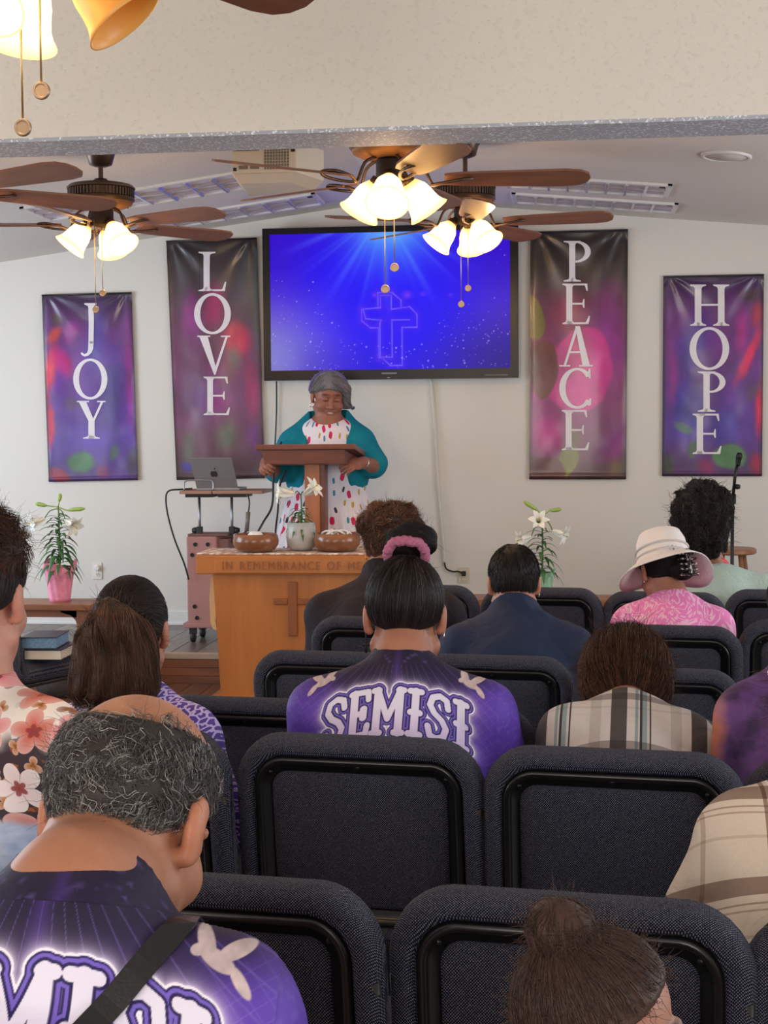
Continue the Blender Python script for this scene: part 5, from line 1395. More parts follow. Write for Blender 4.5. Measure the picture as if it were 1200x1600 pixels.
class Person:
    def __init__(s, label, H, hf, hu, hs, N, SL, SR, lean, bf, skin, bulk=1., seat=True, elbow=None, hands=None, zfloor=0., group='seated congregation', depthr=1., sw=1.0):
        s.H, s.N, s.SL, s.SR = [np.asarray(q, float) for q in (H, N, SL, SR)]
        y = nrm(hf); x = nrm(np.cross(y, hu)); z = np.cross(x, y)
        s.R = np.stack([x, y, z], -1); s.hs = hs; s.skin = np.array(skin); s.bulk = bulk; s.dr = depthr; s.sw = sw
        mid = (s.SL+s.SR)/2; bf = nrm([bf[0], bf[1], 0])
        s.bf = bf
        s.PEL = mid-bf*lean; s.PEL[2] = zfloor+(.58 if seat else .95)
        s.org = np.array([s.PEL[0], s.PEL[1], zfloor])
        s.zf = zfloor
        s.root = empty('person', tuple(s.org), 0, label, 'person', group)
        s.bx = nrm(s.SR-s.SL); s.bz = nrm(nrm(s.N-s.PEL)-s.bx*np.dot(nrm(s.N-s.PEL), s.bx)); s.by = np.cross(s.bz, s.bx)
        s.B = np.stack([s.bx, s.by, s.bz], -1)
        s.el = elbow or [s.SL+bf*.10-s.bx*.06+V(0, 0, -.27), s.SR+bf*.10+s.bx*.06+V(0, 0, -.27)]
        s.ha = hands or [s.PEL+bf*.30-s.bx*.05+V(0, 0, .12), s.PEL+bf*.30+s.bx*.05+V(0, 0, .12)]
    wx = 1.
    def q(s, p): return ((p-s.H.astype(np.float32)) @ s.R.astype(np.float32))/(np.float32(s.hs)*np.array([s.wx, 1, 1], np.float32))
    def hw(s, v): return s.H+s.R @ (np.asarray(v, float)*s.hs*np.array([s.wx, 1, 1]))
    def torso(s, p, e=0.):
        b = s.bulk
        w = np.linalg.norm(s.SR-s.SL)*s.sw
        mid = (s.SL+s.SR)/2
        ch_ = lerp(s.PEL, mid, .70); be = lerp(s.PEL, mid, .30)
        d = sd_ell(p, lerp(s.PEL, mid, .60), (w*.50*(.9+.1*b)+e, .120*b*s.dr+e, .21+e), s.B)
        d = smin(d, sd_ell(p, be, (.175*b+e, .15*b*s.dr+e, .22+e), s.B), .08)
        for S_ in (s.SL, s.SR):
            d = smin(d, sd_cone(p, lerp(s.N, S_, .08)-s.bz*.035, S_, .062+e, .064*b**.5+e), .06)
        return d
    def sleeves(s, p, t=1., r0=.066, r1=.052, e=0.):
        d = None
        for S_, E_, Hn in zip((s.SL, s.SR), s.el, s.ha):
            q_ = sd_cone(p, S_, lerp(S_, E_, min(1, t)), (r0+e)*s.bulk**.5, (r1+e)*s.bulk**.5)
            if t > 1: q_ = smin(q_, sd_cone(p, E_, lerp(E_, Hn, (t-1)), (r1+e)*s.bulk**.5, .040+e), .02)
            d = q_ if d is None else np.minimum(d, q_)
        return d
    def body(s, h=.0045, neck=.056, hand_h=.0048, face=None, chest=False, arms=True, hand_spec=None):
        nb = s.hw((0, -.022, -.05))
        def fn(p):
            d = head_sdf(s.q(p))*s.hs
            d = smin(d, sd_cone(p, s.N-s.bz*.04, nb, neck*1.10, neck), .022)
            for S_ in (s.SL, s.SR): d = smin(d, sd_cone(p, s.N+s.bz*.005, lerp(s.N, S_, .45)-s.bz*.02, .042, .036), .05)
            if chest: d = smin(d, sd_ell(p, s.N-s.bz*.10+s.by*.03, (.13*s.bulk, .09*s.bulk, .11), s.B), .05)
            return d
        ext = np.stack([s.H-.16*s.hs, s.H+.16*s.hs, s.N-.11, s.N+.11])
        lo, hi = ext.min(0), ext.max(0)
        if chest: lo = np.minimum(lo, s.N-.19); hi = np.maximum(hi, s.N+.17)
        v, f = surfnet(fn, lo, hi, h)
        vs_, fs = [v], [f]
        if arms:
            for i, (E_, Hn) in enumerate(zip(s.el, s.ha)):
                sgn = 1 if i == 0 else -1
                fd = nrm(Hn-E_); sp = (hand_spec or {}).get(i)
                fdir, nv_, cu = sp if sp else (fd, V(0, 0, 1), .7)
                def fa(p):
                    d = sd_cone(p, E_, Hn, .044*s.bulk**.5, .029*s.bulk**.3)
                    d = smin(d, sd_cone(p, lerp(E_, s.SL if i == 0 else s.SR, .35), E_, .046*s.bulk**.5, .043*s.bulk**.5), .02)
                    return smin(d, hand_sdf(p, Hn+nrm(fdir)*.02, fdir, nv_, sgn, cu, s.hs), .015)
                pts = np.stack([E_, Hn, Hn+nrm(fdir)*.19*s.hs, lerp(E_, s.SL if i == 0 else s.SR, .35)])
                v, f = surfnet(fa, pts.min(0)-.075, pts.max(0)+.075, hand_h)
                fs.append(f+sum(len(a) for a in vs_)); vs_.append(v)
        v = np.concatenate(vs_); f = np.concatenate(fs)
        col = np.tile(s.skin, (len(v), 1)); q = s.q(v)
        # lips, brows, lashes, warm ears and cheeks
        def blend(m, c): 
            nonlocal col
            col = col*(1-m[:, None])+m[:, None]*np.array(c)
        near = np.exp(-(np.linalg.norm(q, axis=1)/.2)**8)
        for sg in (-1, 1):
            blend(np.exp(-((q[:, 0]-sg*.08)/.012)**2-((q[:, 1]+.012)/.03)**2-(q[:, 2]/.04)**2)*.35, s.skin*np.array([1.25, .75, .7]))
            blend((np.exp(-((q[:, 2]-.030-.004*np.cos((q[:, 0]-sg*.031)*60))/.0042)**2-((q[:, 0]-sg*.031)/.018)**4)*(q[:, 1] > .05)*.75).clip(0, 1), (face or {}).get('brow', (.02, .014, .012)))
            blend((np.exp(-((q[:, 2]-.0035)/.0026)**2-((q[:, 0]-sg*.031)/.016)**4)*(q[:, 1] > .05)*.85).clip(0, 1), (.02, .012, .01))
        blend((np.exp(-((q[:, 2]+.060)/.010)**4-(q[:, 0]/.024)**4)*(q[:, 1] > .07)*.6).clip(0, 1), s.skin*np.array([1.0, .55, .55]))
        if face and face.get('teeth'): blend((np.exp(-((q[:, 2]+.0605)/.0040)**4-(q[:, 0]/.013)**4)*(q[:, 1] > .07)*.9).clip(0, 1), (.7, .66, .62))
        s.bodyobj = npmesh('body', v-s.org.astype(np.float32), f, M_skin, s.root, cols=col)
        return s.bodyobj
    def mesh(s, name, fn, lo, hi, h, mat, attrs=None, cols=None, label=None):
        v, f = surfnet(fn, lo, hi, h)
        at = attrs(v) if attrs else None; cl = cols(v) if cols else None
        o = npmesh(name, v-s.org.astype(np.float32), f, mat, s.root, cols=cl, attrs=at)
        if label: o['label'] = label
        s.last = (v, f)
        return o
    def bounds(s, extra=.14):
        pts = np.stack([s.N, s.SL, s.SR, s.PEL]+list(s.el)+list(s.ha)); return pts.min(0)-extra, pts.max(0)+extra
    def shirt(s, mat, h=.008, t=.75, e=.006, collar=.0, fold=.004, seed=1, name='shirt', r0=.066, r1=.056, attrs=None, cols=None, label=None, zmin=None, neck=.058):
        cN = s.N+s.bz*.012
        def fn(p):
            d = smin(s.torso(p, e), s.sleeves(p, t, r0, r1, e), .035)
            ax_ = nrm(s.hw((0, -.02, -.05))-s.N); a0 = s.N-s.bz*.05; a1 = s.N+ax_*.10
            nk_ = sd_cone(p, a0, a1, neck*1.10+.009, neck+.007)
            nk_ = smax(nk_, (p-(s.N+ax_*(.016+collar)).astype(np.float32)) @ ax_.astype(np.float32), .006)
            d = smin(d, nk_, .022)
            d = d+fold*sines(p, 34, seed)+fold*.5*sines(p, 70, seed+9)
            return np.maximum(d, (s.zf+.47)-p[:, 2])*.9
        lo, hi = s.bounds(.16)
        lo[2] = max(lo[2], s.zf+.42)
        return s.mesh(name, fn, lo, hi, h, mat, attrs=attrs, cols=cols, label=label)
    def legs(s, mat=M_pants, h=.014):
        kn = [s.PEL+s.bf*.43-s.bx*.11, s.PEL+s.bf*.43+s.bx*.11]; an = []
        for i in (0, 1): kn[i][2] = s.zf+.50; a = kn[i]+s.bf*.02; a = a.copy(); a[2] = s.zf+.10; an.append(a)
        def fn(p):
            d = sd_ell(p, s.PEL+V(0, 0, .0), (.19*s.bulk, .15*s.bulk, .13))
            for i in (0, 1):
                hip = s.PEL+(s.bx*.09*(1 if i else -1)); d = smin(d, sd_cone(p, hip, kn[i], .088*s.bulk**.7, .062), .04); d = smin(d, sd_cone(p, kn[i], an[i], .06, .046), .03)
            return np.maximum(d, s.zf+.49-p[:, 2]*(1.) if False else d)
        pts = np.stack(kn+an+[s.PEL]); s.mesh('trousers', fn, pts.min(0)-.2, pts.max(0)+.2, h, mat)
        for i in (0, 1):
            a = an[i]; c = a+s.bf*.06-V(0, 0, .055)
            s.mesh('shoe', lambda p: np.maximum(smin(sd_ell(p, c, (.045, .045, .05)), sd_cone(p, c-s.bf*.05, c+s.bf*.10, .042, .036), .03), s.zf+.004-p[:, 2]), c-V(.17, .17, .06), c+V(.17, .17, .1), .012, M_shoe)
# hair caps in head space
def cap_sdf(q, th=.010, slope=.84, off=-.001, c=(0, -.014, .034), r=(.074, .095, .087)):
    d = sd_ell(q, c, (r[0]+th, r[1]+th, r[2]+th))
    return smax(d, (off+slope*q[:, 1]-q[:, 2])/math.hypot(1, slope), .012)
# ================================================================== the congregation
bv_, bf_ = surfnet(bagf, (-.2, -.18, -.02), (.2, .18, .2), .009)
bp_ = PZ(92, 1088, 0.0)
bag = npmesh('grey_bag', bv_, bf_, cloth('grey_bag_cloth', S(70, 66, 64)), None, loc=(bp_[0], bp_[1], 0)); tag(bag, 'slouched dark grey bag on the floor below the stage, near the book chair', 'bag')
BF = V(math.sin(RY), math.cos(RY), 0)
CF = nrm([_f[0], _f[1], 0]); CR = _r0
def bow(deg, turn=0., tilt=0.):
    """head axes for somebody facing away: bowed by deg, turned right by turn, leaning right by tilt"""
    b, t, l = math.radians(deg), math.radians(turn), math.radians(tilt)
    h = CF*math.cos(t)+CR*math.sin(t); r = np.cross(h, V(0, 0, 1))
    f_ = h*math.cos(b)-V(0, 0, 1)*math.sin(b); u_ = h*math.sin(b)+V(0, 0, 1)*math.cos(b)
    return f_, u_*math.cos(l)+r*math.sin(l)
def DC(key, lean):
    loc = CHAIRS[key][0]+BF*(.215+lean); return depth(V(loc[0], loc[1], 1.0))
SK1, SK2, SK3 = S(186, 128, 98), S(190, 132, 104), S(150, 98, 74)
DKB, BRN, BLK = S(30, 22, 20), S(74, 46, 34), S(18, 16, 17)

# ---- printed jersey
def polyd(x, y, pts):
    d = None
    for (ax, ay), (bx, by) in zip(pts[:-1], pts[1:]):
        t = np.clip(((x-ax)*(bx-ax)+(y-ay)*(by-ay))/((bx-ax)**2+(by-ay)**2+1e-12), 0, 1)
        q = np.hypot(x-ax-t*(bx-ax), y-ay-t*(by-ay)); d = q if d is None else np.minimum(d, q)
    return d
GLY = {'S': (.052, [[(.90, .28), (.84, .12), (.55, .06), (.26, .12), (.16, .28), (.34, .43), (.66, .55), (.84, .70), (.74, .88), (.46, .94), (.2, .90), (.10, .72)]]),
       'E': (.046, [[(.25, .06), (.25, .94)], [(.1, .06), (.9, .06), (.93, .22)], [(.25, .5), (.72, .5)], [(.72, .42), (.72, .58)], [(.1, .94), (.9, .94), (.95, .76)]]),
       'M': (.072, [[(.16, .06), (.16, .94)], [(.84, .06), (.84, .94)], [(.16, .06), (.5, .66), (.84, .06)], [(.04, .94), (.28, .94)], [(.72, .94), (.96, .94)], [(.04, .06), (.2, .06)], [(.8, .06), (.96, .06)]]),
       'I': (.034, [[(.5, .06), (.5, .94)], [(.14, .06), (.86, .06)], [(.14, .94), (.86, .94)], [(.2, .5), (.8, .5)]])}
def word_sdf(u, v, hgt=.108, top=.066, bend=1.3, k=1.):
    w = sum(GLY[c][0] for c in 'SEMISI')+5*.006; x = -w/2; d = None
    y = (v/k-top-bend*(u/k)**2)
    for c in 'SEMISI':
        cw, polys = GLY[c]
        for pl_ in polys:
            th = .0085 if len(pl_) <= 2 and pl_[0][0] == pl_[-1][0] else .0066
            q = polyd(u/k, y, [(x+a*cw, b*hgt) for a, b in pl_])-th
            d = q if d is None else np.minimum(d, q)
        x += cw+.006
    return d*k
def dove(u, v, cu, cv, flip, s=1.):
    x, y = (u-cu)*flip/s, (v-cv)/s
    def el(ex, ey, rx, ry, a):
        c_, s_ = math.cos(a), math.sin(a); X = ((x-ex)*c_+(y-ey)*s_)/rx; Y = (-(x-ex)*s_+(y-ey)*c_)/ry
        return (np.hypot(X, Y)-1)*min(rx, ry)
    d = el(0, .004, .019, .0075, .55); d = np.minimum(d, el(-.012, -.012, .007, .019, -.42)); d = np.minimum(d, el(.016, -.006, .018, .008, -.55))
    d = np.minimum(d, el(-.018, -.004, .0065, .0055, 0)); d = np.minimum(d, el(.022, .022, .016, .005, .95))
    return d*s
def jersey(u, v, lettering=True, k=1.):
    n = u.shape; c = np.zeros(n+(3,))
    dark, mid, bright = np.array([38, 30, 56.]), np.array([64, 44, 112.]), np.array([98, 66, 176.])
    nz = fbm(u*22+7, v*22+3, 3)
    low = sstep(.02, .15, v/k+.25*(np.abs(u)/k-.05)+.05*(nz-.5)); side = sstep(.10, .19, np.abs(u)/k+.03*(nz-.5))
    c = dark*(1-low[..., None])+mid*low[..., None]
    c = c*(1-(side*low)[..., None])+bright*(side*low)[..., None]
    an = np.arctan2(u/k, v/k+.075); ray_ = np.abs(np.modf(np.abs(an)*9.5)[0]-.5)
    m = (sstep(.44, .49, ray_)*(1-sstep(.10, .2, v/k))*.55)[..., None]; c = c*(1-m)+m*np.array([120, 100, 176])
    m = (sstep(.0, .08, np.abs(an))*0+np.exp(-(an/.10)**2)*.5*(1-sstep(.05, .12, v/k)))[..., None]; c = c*(1-m)+m*np.array([84, 54, 150])
    # faint geometric line work on the sides
    ge = np.minimum(np.abs(np.modf(np.abs(u*38+v*52))[0]-.5), np.abs(np.modf(np.abs(u*52-v*40))[0]-.5))
    m = ((1-sstep(.02, .06, ge))*side*low*.35)[..., None]; c = c*(1-m)+m*np.array([140, 112, 206])
    if lettering:
        for cu, fl_ in ((-.168, 1), (.160, -1)):
            d = dove(u, v, cu*k, .050*k, -fl_, 1.05*k); m = (1-sstep(-.0004, .0008, d))[..., None]
            sh = (.80+.25*fbm(u*120, v*120, 2))[..., None]; c = c*(1-m)+m*np.array([228, 206, 204])*sh
        d = word_sdf(u, v, k=k)
        m = np.exp(-np.clip(d-.010*k, 0, None)/(.0075*k))[..., None]; c = c*(1-m*.95)+m*.95*np.array([226, 214, 240])
        def lay(t, col):
            nonlocal c
            m = (1-sstep(t*k-.0003, t*k+.0005, d))[..., None]; c = c*(1-m)+m*np.array(col)
        lay(.0112, (244, 238, 250)); lay(.0086, (44, 32, 92)); lay(.0066, (118, 96, 196)); lay(.0030, (40, 28, 84))
        lay(.0, (232, 226, 244))
        gm = ((1-sstep(-.0003, .0005, d))*sstep(.10, .17, v/k))[..., None]; c = c*(1-gm*.4)+gm*.4*np.array([200, 170, 226])
    return c/255.
g = G('jersey_print', (.2, .1, .4), .62, 0, .3); g.set('Base Color', g.attr()); g.bump(g.noise(scale=12, detail=3, dist=1), .25, .015); M_jersey = g.m
def uvn(P, p):
    q = p-P.N; return q @ P.bx, -(q @ P.bz)
def print_patch(P, name, wu, v0, v1, step, fn, mat, label, off=.0016):
    v, f = P.last; bvh = BVHTree.FromPolygons([tuple(x) for x in v.tolist()], f.tolist())
    us = np.arange(-wu, wu+1e-6, step); vs2 = np.arange(v0, v1, step); nu, nv = len(us)-1, len(vs2)-1
    pos = np.full((nv+1, nu+1, 3), np.nan); dr = Vector(P.by)
    for j, b in enumerate(vs2):
        o0 = P.N-P.bz*b-P.by*.6
        for i, a in enumerate(us):
            r = bvh.ray_cast(Vector(o0+P.bx*a), dr, 1.0)
            if r[0] is not None and r[1].dot(dr) < -.12: pos[j, i] = np.array(r[0])+np.array(r[1])*off
    U, W_ = np.meshgrid(us, vs2); col = tolin(fn(U, W_)).reshape(-1, 3)
    q = grid_mesh(nu, nv); pp_ = pos.reshape(-1, 3); cor = pp_[q]
    ok = ~np.isnan(cor).any((1, 2)); q = q[ok]; cor = pp_[q]
    ext = np.nanmax(cor, 1)-np.nanmin(cor, 1); q = q[(ext.max(1) < .02)]
    used = np.unique(q); mp = -np.ones(len(pp_), int); mp[used] = np.arange(len(used))
    o = npmesh(name, pp_[used]-P.org, mp[q][:, ::-1], mat, P.root, cols=col[used])
    o['label'] = label; return o
def sleek(P, col, n=2500, th=.011, rad=.0007, seed=1, slope=.84, off=-.001, flow_to=(0, -.09, .08), name='hair', extra=None, h=.005, length=.09, lift=.0015, var=.3, curl=0., tipcol=None, capcol=None, keep=None, fuzz=0, fuzz_len=.02, follow=1., K=6, curl_f=1.5, fuzz_curl=.004, blend=.012, ext=.16):
    """cap of hair whose strands run towards a point in head space (or down when flow_to is None)"""
    tgt = None if flow_to is None else P.hw(flow_to)
    def fn(p):
        q = P.q(p); d = cap_sdf(q, th, slope, off)+.0010*sines(q, 260, 3)
        if extra is not None: d = smin(d, extra(q), blend)
        return d*P.hs
    def flow(p, n_):
        if tgt is None: d = np.tile(-P.R[:, 2], (len(p), 1))
        else: d = tgt-p
        return (d/np.maximum(1e-6, np.linalg.norm(d, axis=1))[:, None]).astype(np.float32)
    return hair_part(P.root, P.org, fn, P.H-ext*P.hs, P.H+ext*P.hs, h, flow, n, length, rad, col, K=K, lift=lift, seed=seed, var=var, curl=curl, curl_f=curl_f, tipcol=tipcol, capcol=capcol, keep=keep, fuzz=fuzz, fuzz_len=fuzz_len, fuzz_curl=fuzz_curl, follow=follow, name=name)
M_gold = plain('gold', S(214, 170, 90), .25, 1.); M_silver = plain('silver', S(200, 200, 205), .25, 1.)
def earring(P, side, mat, r=.008, drop=.036, name='earring', bar=False):
    c = P.hw((side*.082, -.006, -drop-.004))-P.org
    mb = MB(); mb.tube([c+r*(math.cos(a)*CF+math.sin(a)*V(0, 0, 1)) for a in np.linspace(0, 6.2832, 15)[:-1]], .0017, 6, closed=True)
    if bar: mb.cbox(c-V(0, 0, .024), (.0025, .0025, .014)).cbox(c-V(0, 0, .020), (.008, .002, .002))
    mb.build(name, mat, P.root, smooth=True)

# ---- 1 balding man, nearest
P = Person('balding grey-haired person in a purple lettered jersey with a black bag strap, nearest the camera', D(200, 1283, 1.57), *bow(38, 16, 5), 1.08, D(118, 1400, 1.43), D(-190, 1560, 1.40), D(338, 1592, 1.40), .16, BF, SK1, bulk=1.12)
P.body(h=.004, neck=.068)
u0 = None
P.shirt(M_jersey, h=.007, t=.95, e=.004, neck=.074, collar=.006, fold=.003, seed=3, cols=lambda v: tolin(jersey(*[a.astype(float) for a in uvn(P, v)], lettering=False)))
print_patch(P, 'printed_back', .205, .012, .26, .00105, lambda u, v: jersey(u+.012, v), M_jersey, 'printed lettering SEMISI with doves and rays')
# strap over the right shoulder
v, f = P.last; bvh = BVHTree.FromPolygons([tuple(x) for x in v.tolist()], f.tolist())
def on_shirt(u, w, off): 
    r = bvh.ray_cast(Vector(P.N+P.bx*u-P.bz*w-P.by*.6), Vector(P.by), 1.2); return np.array(r[0])+np.array(r[1])*off if r[0] is not None else None
cl = []
for t in np.linspace(0, 1, 26):
    q = on_shirt(.118-.21*t, .012+.30*t, .004)
    if q is not None: cl.append(q)
q0 = cl[0]; cl = [q0+P.by*.12-P.bz*.05, q0+P.by*.07+P.bz*.004, q0+P.by*.03+P.bz*.006]+cl
mb = MB(); vv = []; n_ = len(cl)
for i, c_ in enumerate(cl):
    tg = nrm(cl[min(i+1, n_-1)]-cl[max(i-1, 0)]); 
    out = -P.by*.8+P.bz*.6 if i < 4 else -P.by
    sd = nrm(np.cross(tg, out)); out = np.cross(sd, tg)
    for a, b in ((-.0125, 0), (-.0125, .003), (.0125, .003), (.0125, 0)): vv.append(c_+sd*a+out*b-P.org)
ff = []
for i in range(n_-1):
    for k_ in range(4): ff.append((i*4+k_, i*4+(k_+1) % 4, (i+1)*4+(k_+1) % 4, (i+1)*4+k_))
ff += [(0, 1, 2, 3), tuple(4*(n_-1)+k_ for k_ in (3, 2, 1, 0))]
o = mb.add(vv, ff).build('bag_strap', plain('black_leather', S(26, 26, 28), .38, bump=.1, bscale=300), P.root); o['label'] = 'black leather shoulder strap'
P.legs()
def fl_bald(p, rg_):
    q = P.q(p)
    top = (q[:, 2]-.055-.55*np.abs(q[:, 0])*0)/.02+(q[:, 1]+.02)/.05
    e_ = (q[:, 0]/.068)**2+((q[:, 1]+.026)/.108)**2+((q[:, 2]-.125)/.080)**2
    bald = e_ < .95
    thin = rg_.rand(len(p)) < np.clip((e_-.9)*1.1, .05, 1)
    nape = rg_.rand(len(p)) < np.clip((q[:, 2]-(.84*q[:, 1]-.001)-.0)/.03, .15, 1)
    return (~bald) & thin & nape
def curlflow(P, f, seed, down=.6):
    def flow(p, n_):
        a = sines(p, f, seed); b = sines(p, f, seed+5); c_ = sines(p, f, seed+11)
        d = np.stack([a, b, c_], -1)*1.6-down*P.R[:, 2][None, :]
        d = d-n_*(d*n_).sum(1)[:, None]
        return (d/np.maximum(1e-6, np.linalg.norm(d, axis=1))[:, None]).astype(np.float32)
    return flow
def bald_cap(p):
    q = P.q(p); d = cap_sdf(q, .0045, .84, .006)
    return d*P.hs
GREY = S(104, 98, 92)
# scalp shows at the crown: the cap is cut away there
def bald_cap2(p):
    q = P.q(p); d = cap_sdf(q, .0042, .84, .012)
    cut = sd_ell(q, (0, -.026, .125), (.070, .110, .082))
    return smax(d, -cut, .006)*P.hs
hair_part(P.root, P.org, bald_cap2, P.H-.16*P.hs, P.H+.16*P.hs, .005, curlflow(P, 95, 4, .5), 9500, .026, .00045, S(84, 80, 78), K=10, lift=.007, curl=.0030, curl_f=.85, seed=4, var=.6, capcol=S(52, 46, 43), keep=fl_bald, tipcol=(S(170, 166, 162), .22), fuzz=400, fuzz_len=.03)

# ---- 2 child with a knot of hair
P = Person('small child with a fuzzy top knot, facing right, at the bottom edge', D(938, 1618, 1.50), *bow(12, 78, -4), .82, D(900, 1760, 1.48), D(810, 1825, 1.46), D(995, 1825, 1.45), .05, CF*.6+CR*.5, S(176, 126, 104), bulk=.72)
P.ha = [h_-V(0, 0, .09) for h_ in P.ha]
P.body(h=.004, neck=.042)
P.shirt(cloth('child_top_grey', S(86, 84, 92)), h=.009, t=.7, neck=.046)
P.legs(h=.018)
bunc = np.array((-.004, -.074, .122))
sleek(P, S(74, 54, 46), n=3600, th=.010, seed=8, slope=.95, off=.028, blend=.006, ext=.21, flow_to=(-.004, -.068, .100), extra=lambda q: sd_ell(q, bunc, (.042, .042, .038))+.004*sines(q, 120, 3), lift=.004, curl=.0014, rad=.00055, length=.06, fuzz=1100, fuzz_len=.022, fuzz_curl=.003, var=.5, curl_f=1.1)

# ---- 3 woman at the left edge in the floral blouse
d0 = DC('1z', 0.12)
P = Person('person at the left edge in a pink and cream floral blouse with frizzy tied-up hair', D(-42, 938, d0+0.060), *bow(8, 6, 0), 1.08, D(-40, 1072, d0+0.040), D(-230, 1172, d0+0.040), D(62, 1166, d0-0.040), 0.12, BF, S(196, 140, 118), bulk=1.1)
P.body(h=.0045, neck=.060)
g = G('floral_print', (.8, .7, .6), .75, 0, .25)
co2 = g.comb(g.attr('gu', 'Fac'), g.attr('gv', 'Fac'))
wob = g.noise(co2, 30, 2, out='Color')
cw_ = g.vm('ADD', co2, g.vm('SCALE', g.vm('SUBTRACT', wob, (.5, .5, .5)), (1, 1, 1)))
def flowers(scale, seed, petals, r0, amp, prev, ctr, shades, thr):
    m_ = g.map(co2, (scale, scale, 1), (seed, seed*.7, 0))
    vo = g.vor(m_, 1., '2D', rnd=.75)
    dv = g.vm('SUBTRACT', m_, vo.outputs['Position']); x, y, _ = g.sep(dv)
    ang = g.ma('ARCTAN2', y, x); rad_ = g.ma('SQRT', g.ma('ADD', g.ma('MULTIPLY', x, x), g.ma('MULTIPLY', y, y)))
    rnd_ = g.sep(vo.outputs['Color'])
    lobe = g.ma('ABSOLUTE', g.ma('SINE', g.ma('ADD', g.ma('MULTIPLY', ang, petals/2), g.ma('MULTIPLY', rnd_[1], 6.))))
    edge_ = g.ma('ADD', r0, g.ma('MULTIPLY', lobe, amp))
    inside = g.ma('MULTIPLY', g.ma('LESS_THAN', rad_, edge_), g.ma('GREATER_THAN', rnd_[0], thr))
    shade = g.ramp(rnd_[2], shades, True)
    rel = g.ma('DIVIDE', rad_, edge_)
    pet = g.mix(g.ramp(rel, [(.0, 1.), (.28, .9), (.34, 0.), (1., 0.)]), shade, ctr)
    pet = g.mix(g.ma('MULTIPLY', g.ramp(rel, [(.3, 0.), (1., 1.)]), .35), pet, S(250, 240, 236))
    pet = g.mix(g.ma('MULTIPLY', g.ramp(lobe, [(.0, 1.), (.25, 0.)]), .5), pet, S(120, 60, 56))
    return g.mix(inside, prev, pet)
gv_ = g.attr('gv', 'Fac')
low = g.ramp(g.ma('ADD', gv_, g.ma('MULTIPLY', g.noise(co2, 14, 2), .08)), [(.13, 0.), (.17, 1.)])
bg = g.mix(low, S(240, 228, 218), S(70, 56, 62))
bg = g.mix(g.ramp(g.noise(co2, 26, 3), [(.60, 0.), (.63, 1.)]), bg, S(168, 96, 50))
bg = flowers(26, 3.1, 3, .12, .25, bg, S(150, 96, 50), [(0, S(186, 116, 60)), (.4, S(140, 84, 44)), (.7, S(210, 206, 200))], .25)
bg = flowers(12, 1.7, 5, .26, .22, bg, S(150, 60, 60), [(0, S(206, 104, 84)), (.35, S(236, 214, 212)), (.65, S(224, 130, 130)), (.85, S(184, 84, 72))], .12)
blue = g.mix(g.noise(co2, 60, 3), S(120, 150, 196), S(232, 232, 240))
bg = g.mix(g.ramp(g.ma('ADD', gv_, g.ma('MULTIPLY', g.noise(co2, 18, 2), .10)), [(.275, 0.), (.30, 1.)]), bg, blue)
g.set('Base Color', bg); g.bump(g.noise(scale=10, detail=2, dist=1), .3, .015); M_floral = g.m
def gattr(P): return lambda v: dict(zip(('gu', 'gv'), uvn(P, v)))
P.shirt(M_floral, h=.007, t=1.3, e=.006, neck=.062, attrs=gattr(P), fold=.004, seed=11, r1=.058, name='blouse')
P.legs(h=.018)
topk = lambda q: smin(sd_ell(q, (.006, -.03, .098), (.072, .066, .05)), sd_ell(q, (.035, -.045, .075), (.056, .06, .045)), .03)+.004*sines(q, 90, 2)
sleek(P, S(36, 28, 26), n=2600, th=.010, seed=5, slope=.62, off=.010, flow_to=(.01, -.03, .13), length=.10, rad=.0007)
def fk(p): return topk(P.q(p))*P.hs
hair_part(P.root, P.org, fk, P.hw((0, 0, .1))-.15, P.hw((0, 0, .1))+.15, .006, curlflow(P, 60, 7, .1), 3000, .045, .0006, S(70, 48, 40), K=8, lift=.02, curl=.003, seed=6, var=.45, fuzz=260, fuzz_len=.05, fuzz_curl=.008, name='hair_knot')

# ---- 4 girl with the long ponytail
d0 = DC('2z', 0.06)
P = Person('person with a long brown ponytail and purple patterned shirt, behind the balding head', D(206, 988, d0+0.070), *bow(8, 3, 0), 1.02, D(208, 1090, d0+0.010), D(118, 1150, d0+0.030), D(296, 1152, d0-0.030), 0.06, BF, SK2, bulk=.9)
P.body(neck=.05)
g = G('purple_white_pattern', (.3, .2, .6), .7)
gu, gv_ = g.attr('gu', 'Fac'), g.attr('gv', 'Fac'); cc = g.comb(gu, gv_)
vo = g.vor(g.map(cc, (62, 62, 1)), 1., '2D', 'DISTANCE_TO_EDGE', .8)
ln = g.ma('LESS_THAN', vo.outputs[0], .10); dt = g.ma('LESS_THAN', g.vor(g.map(cc, (80, 80, 1)), 1., '2D').outputs[0], .22)
pat = g.mix(g.ma('MAXIMUM', ln, dt), S(82, 54, 150), S(196, 180, 226))
st_ = g.ma('GREATER_THAN', g.ma('SINE', g.ma('ADD', g.ma('MULTIPLY', gv_, 520), g.ma('MULTIPLY', gu, 330))), -.1)
strp = g.mix(st_, S(214, 190, 216), S(124, 70, 130))
g.set('Base Color', g.mix(g.ma('LESS_THAN', gu, -.02), pat, strp)); M_ppat = g.m
P.shirt(M_ppat, h=.008, t=.9, e=.006, neck=.056, attrs=gattr(P), seed=14)
P.legs(h=.018)
sleek(P, S(40, 31, 29), n=3200, th=.009, seed=9, flow_to=(-.012, -.115, .055), length=.11, rad=.0006, slope=.80, off=.004)
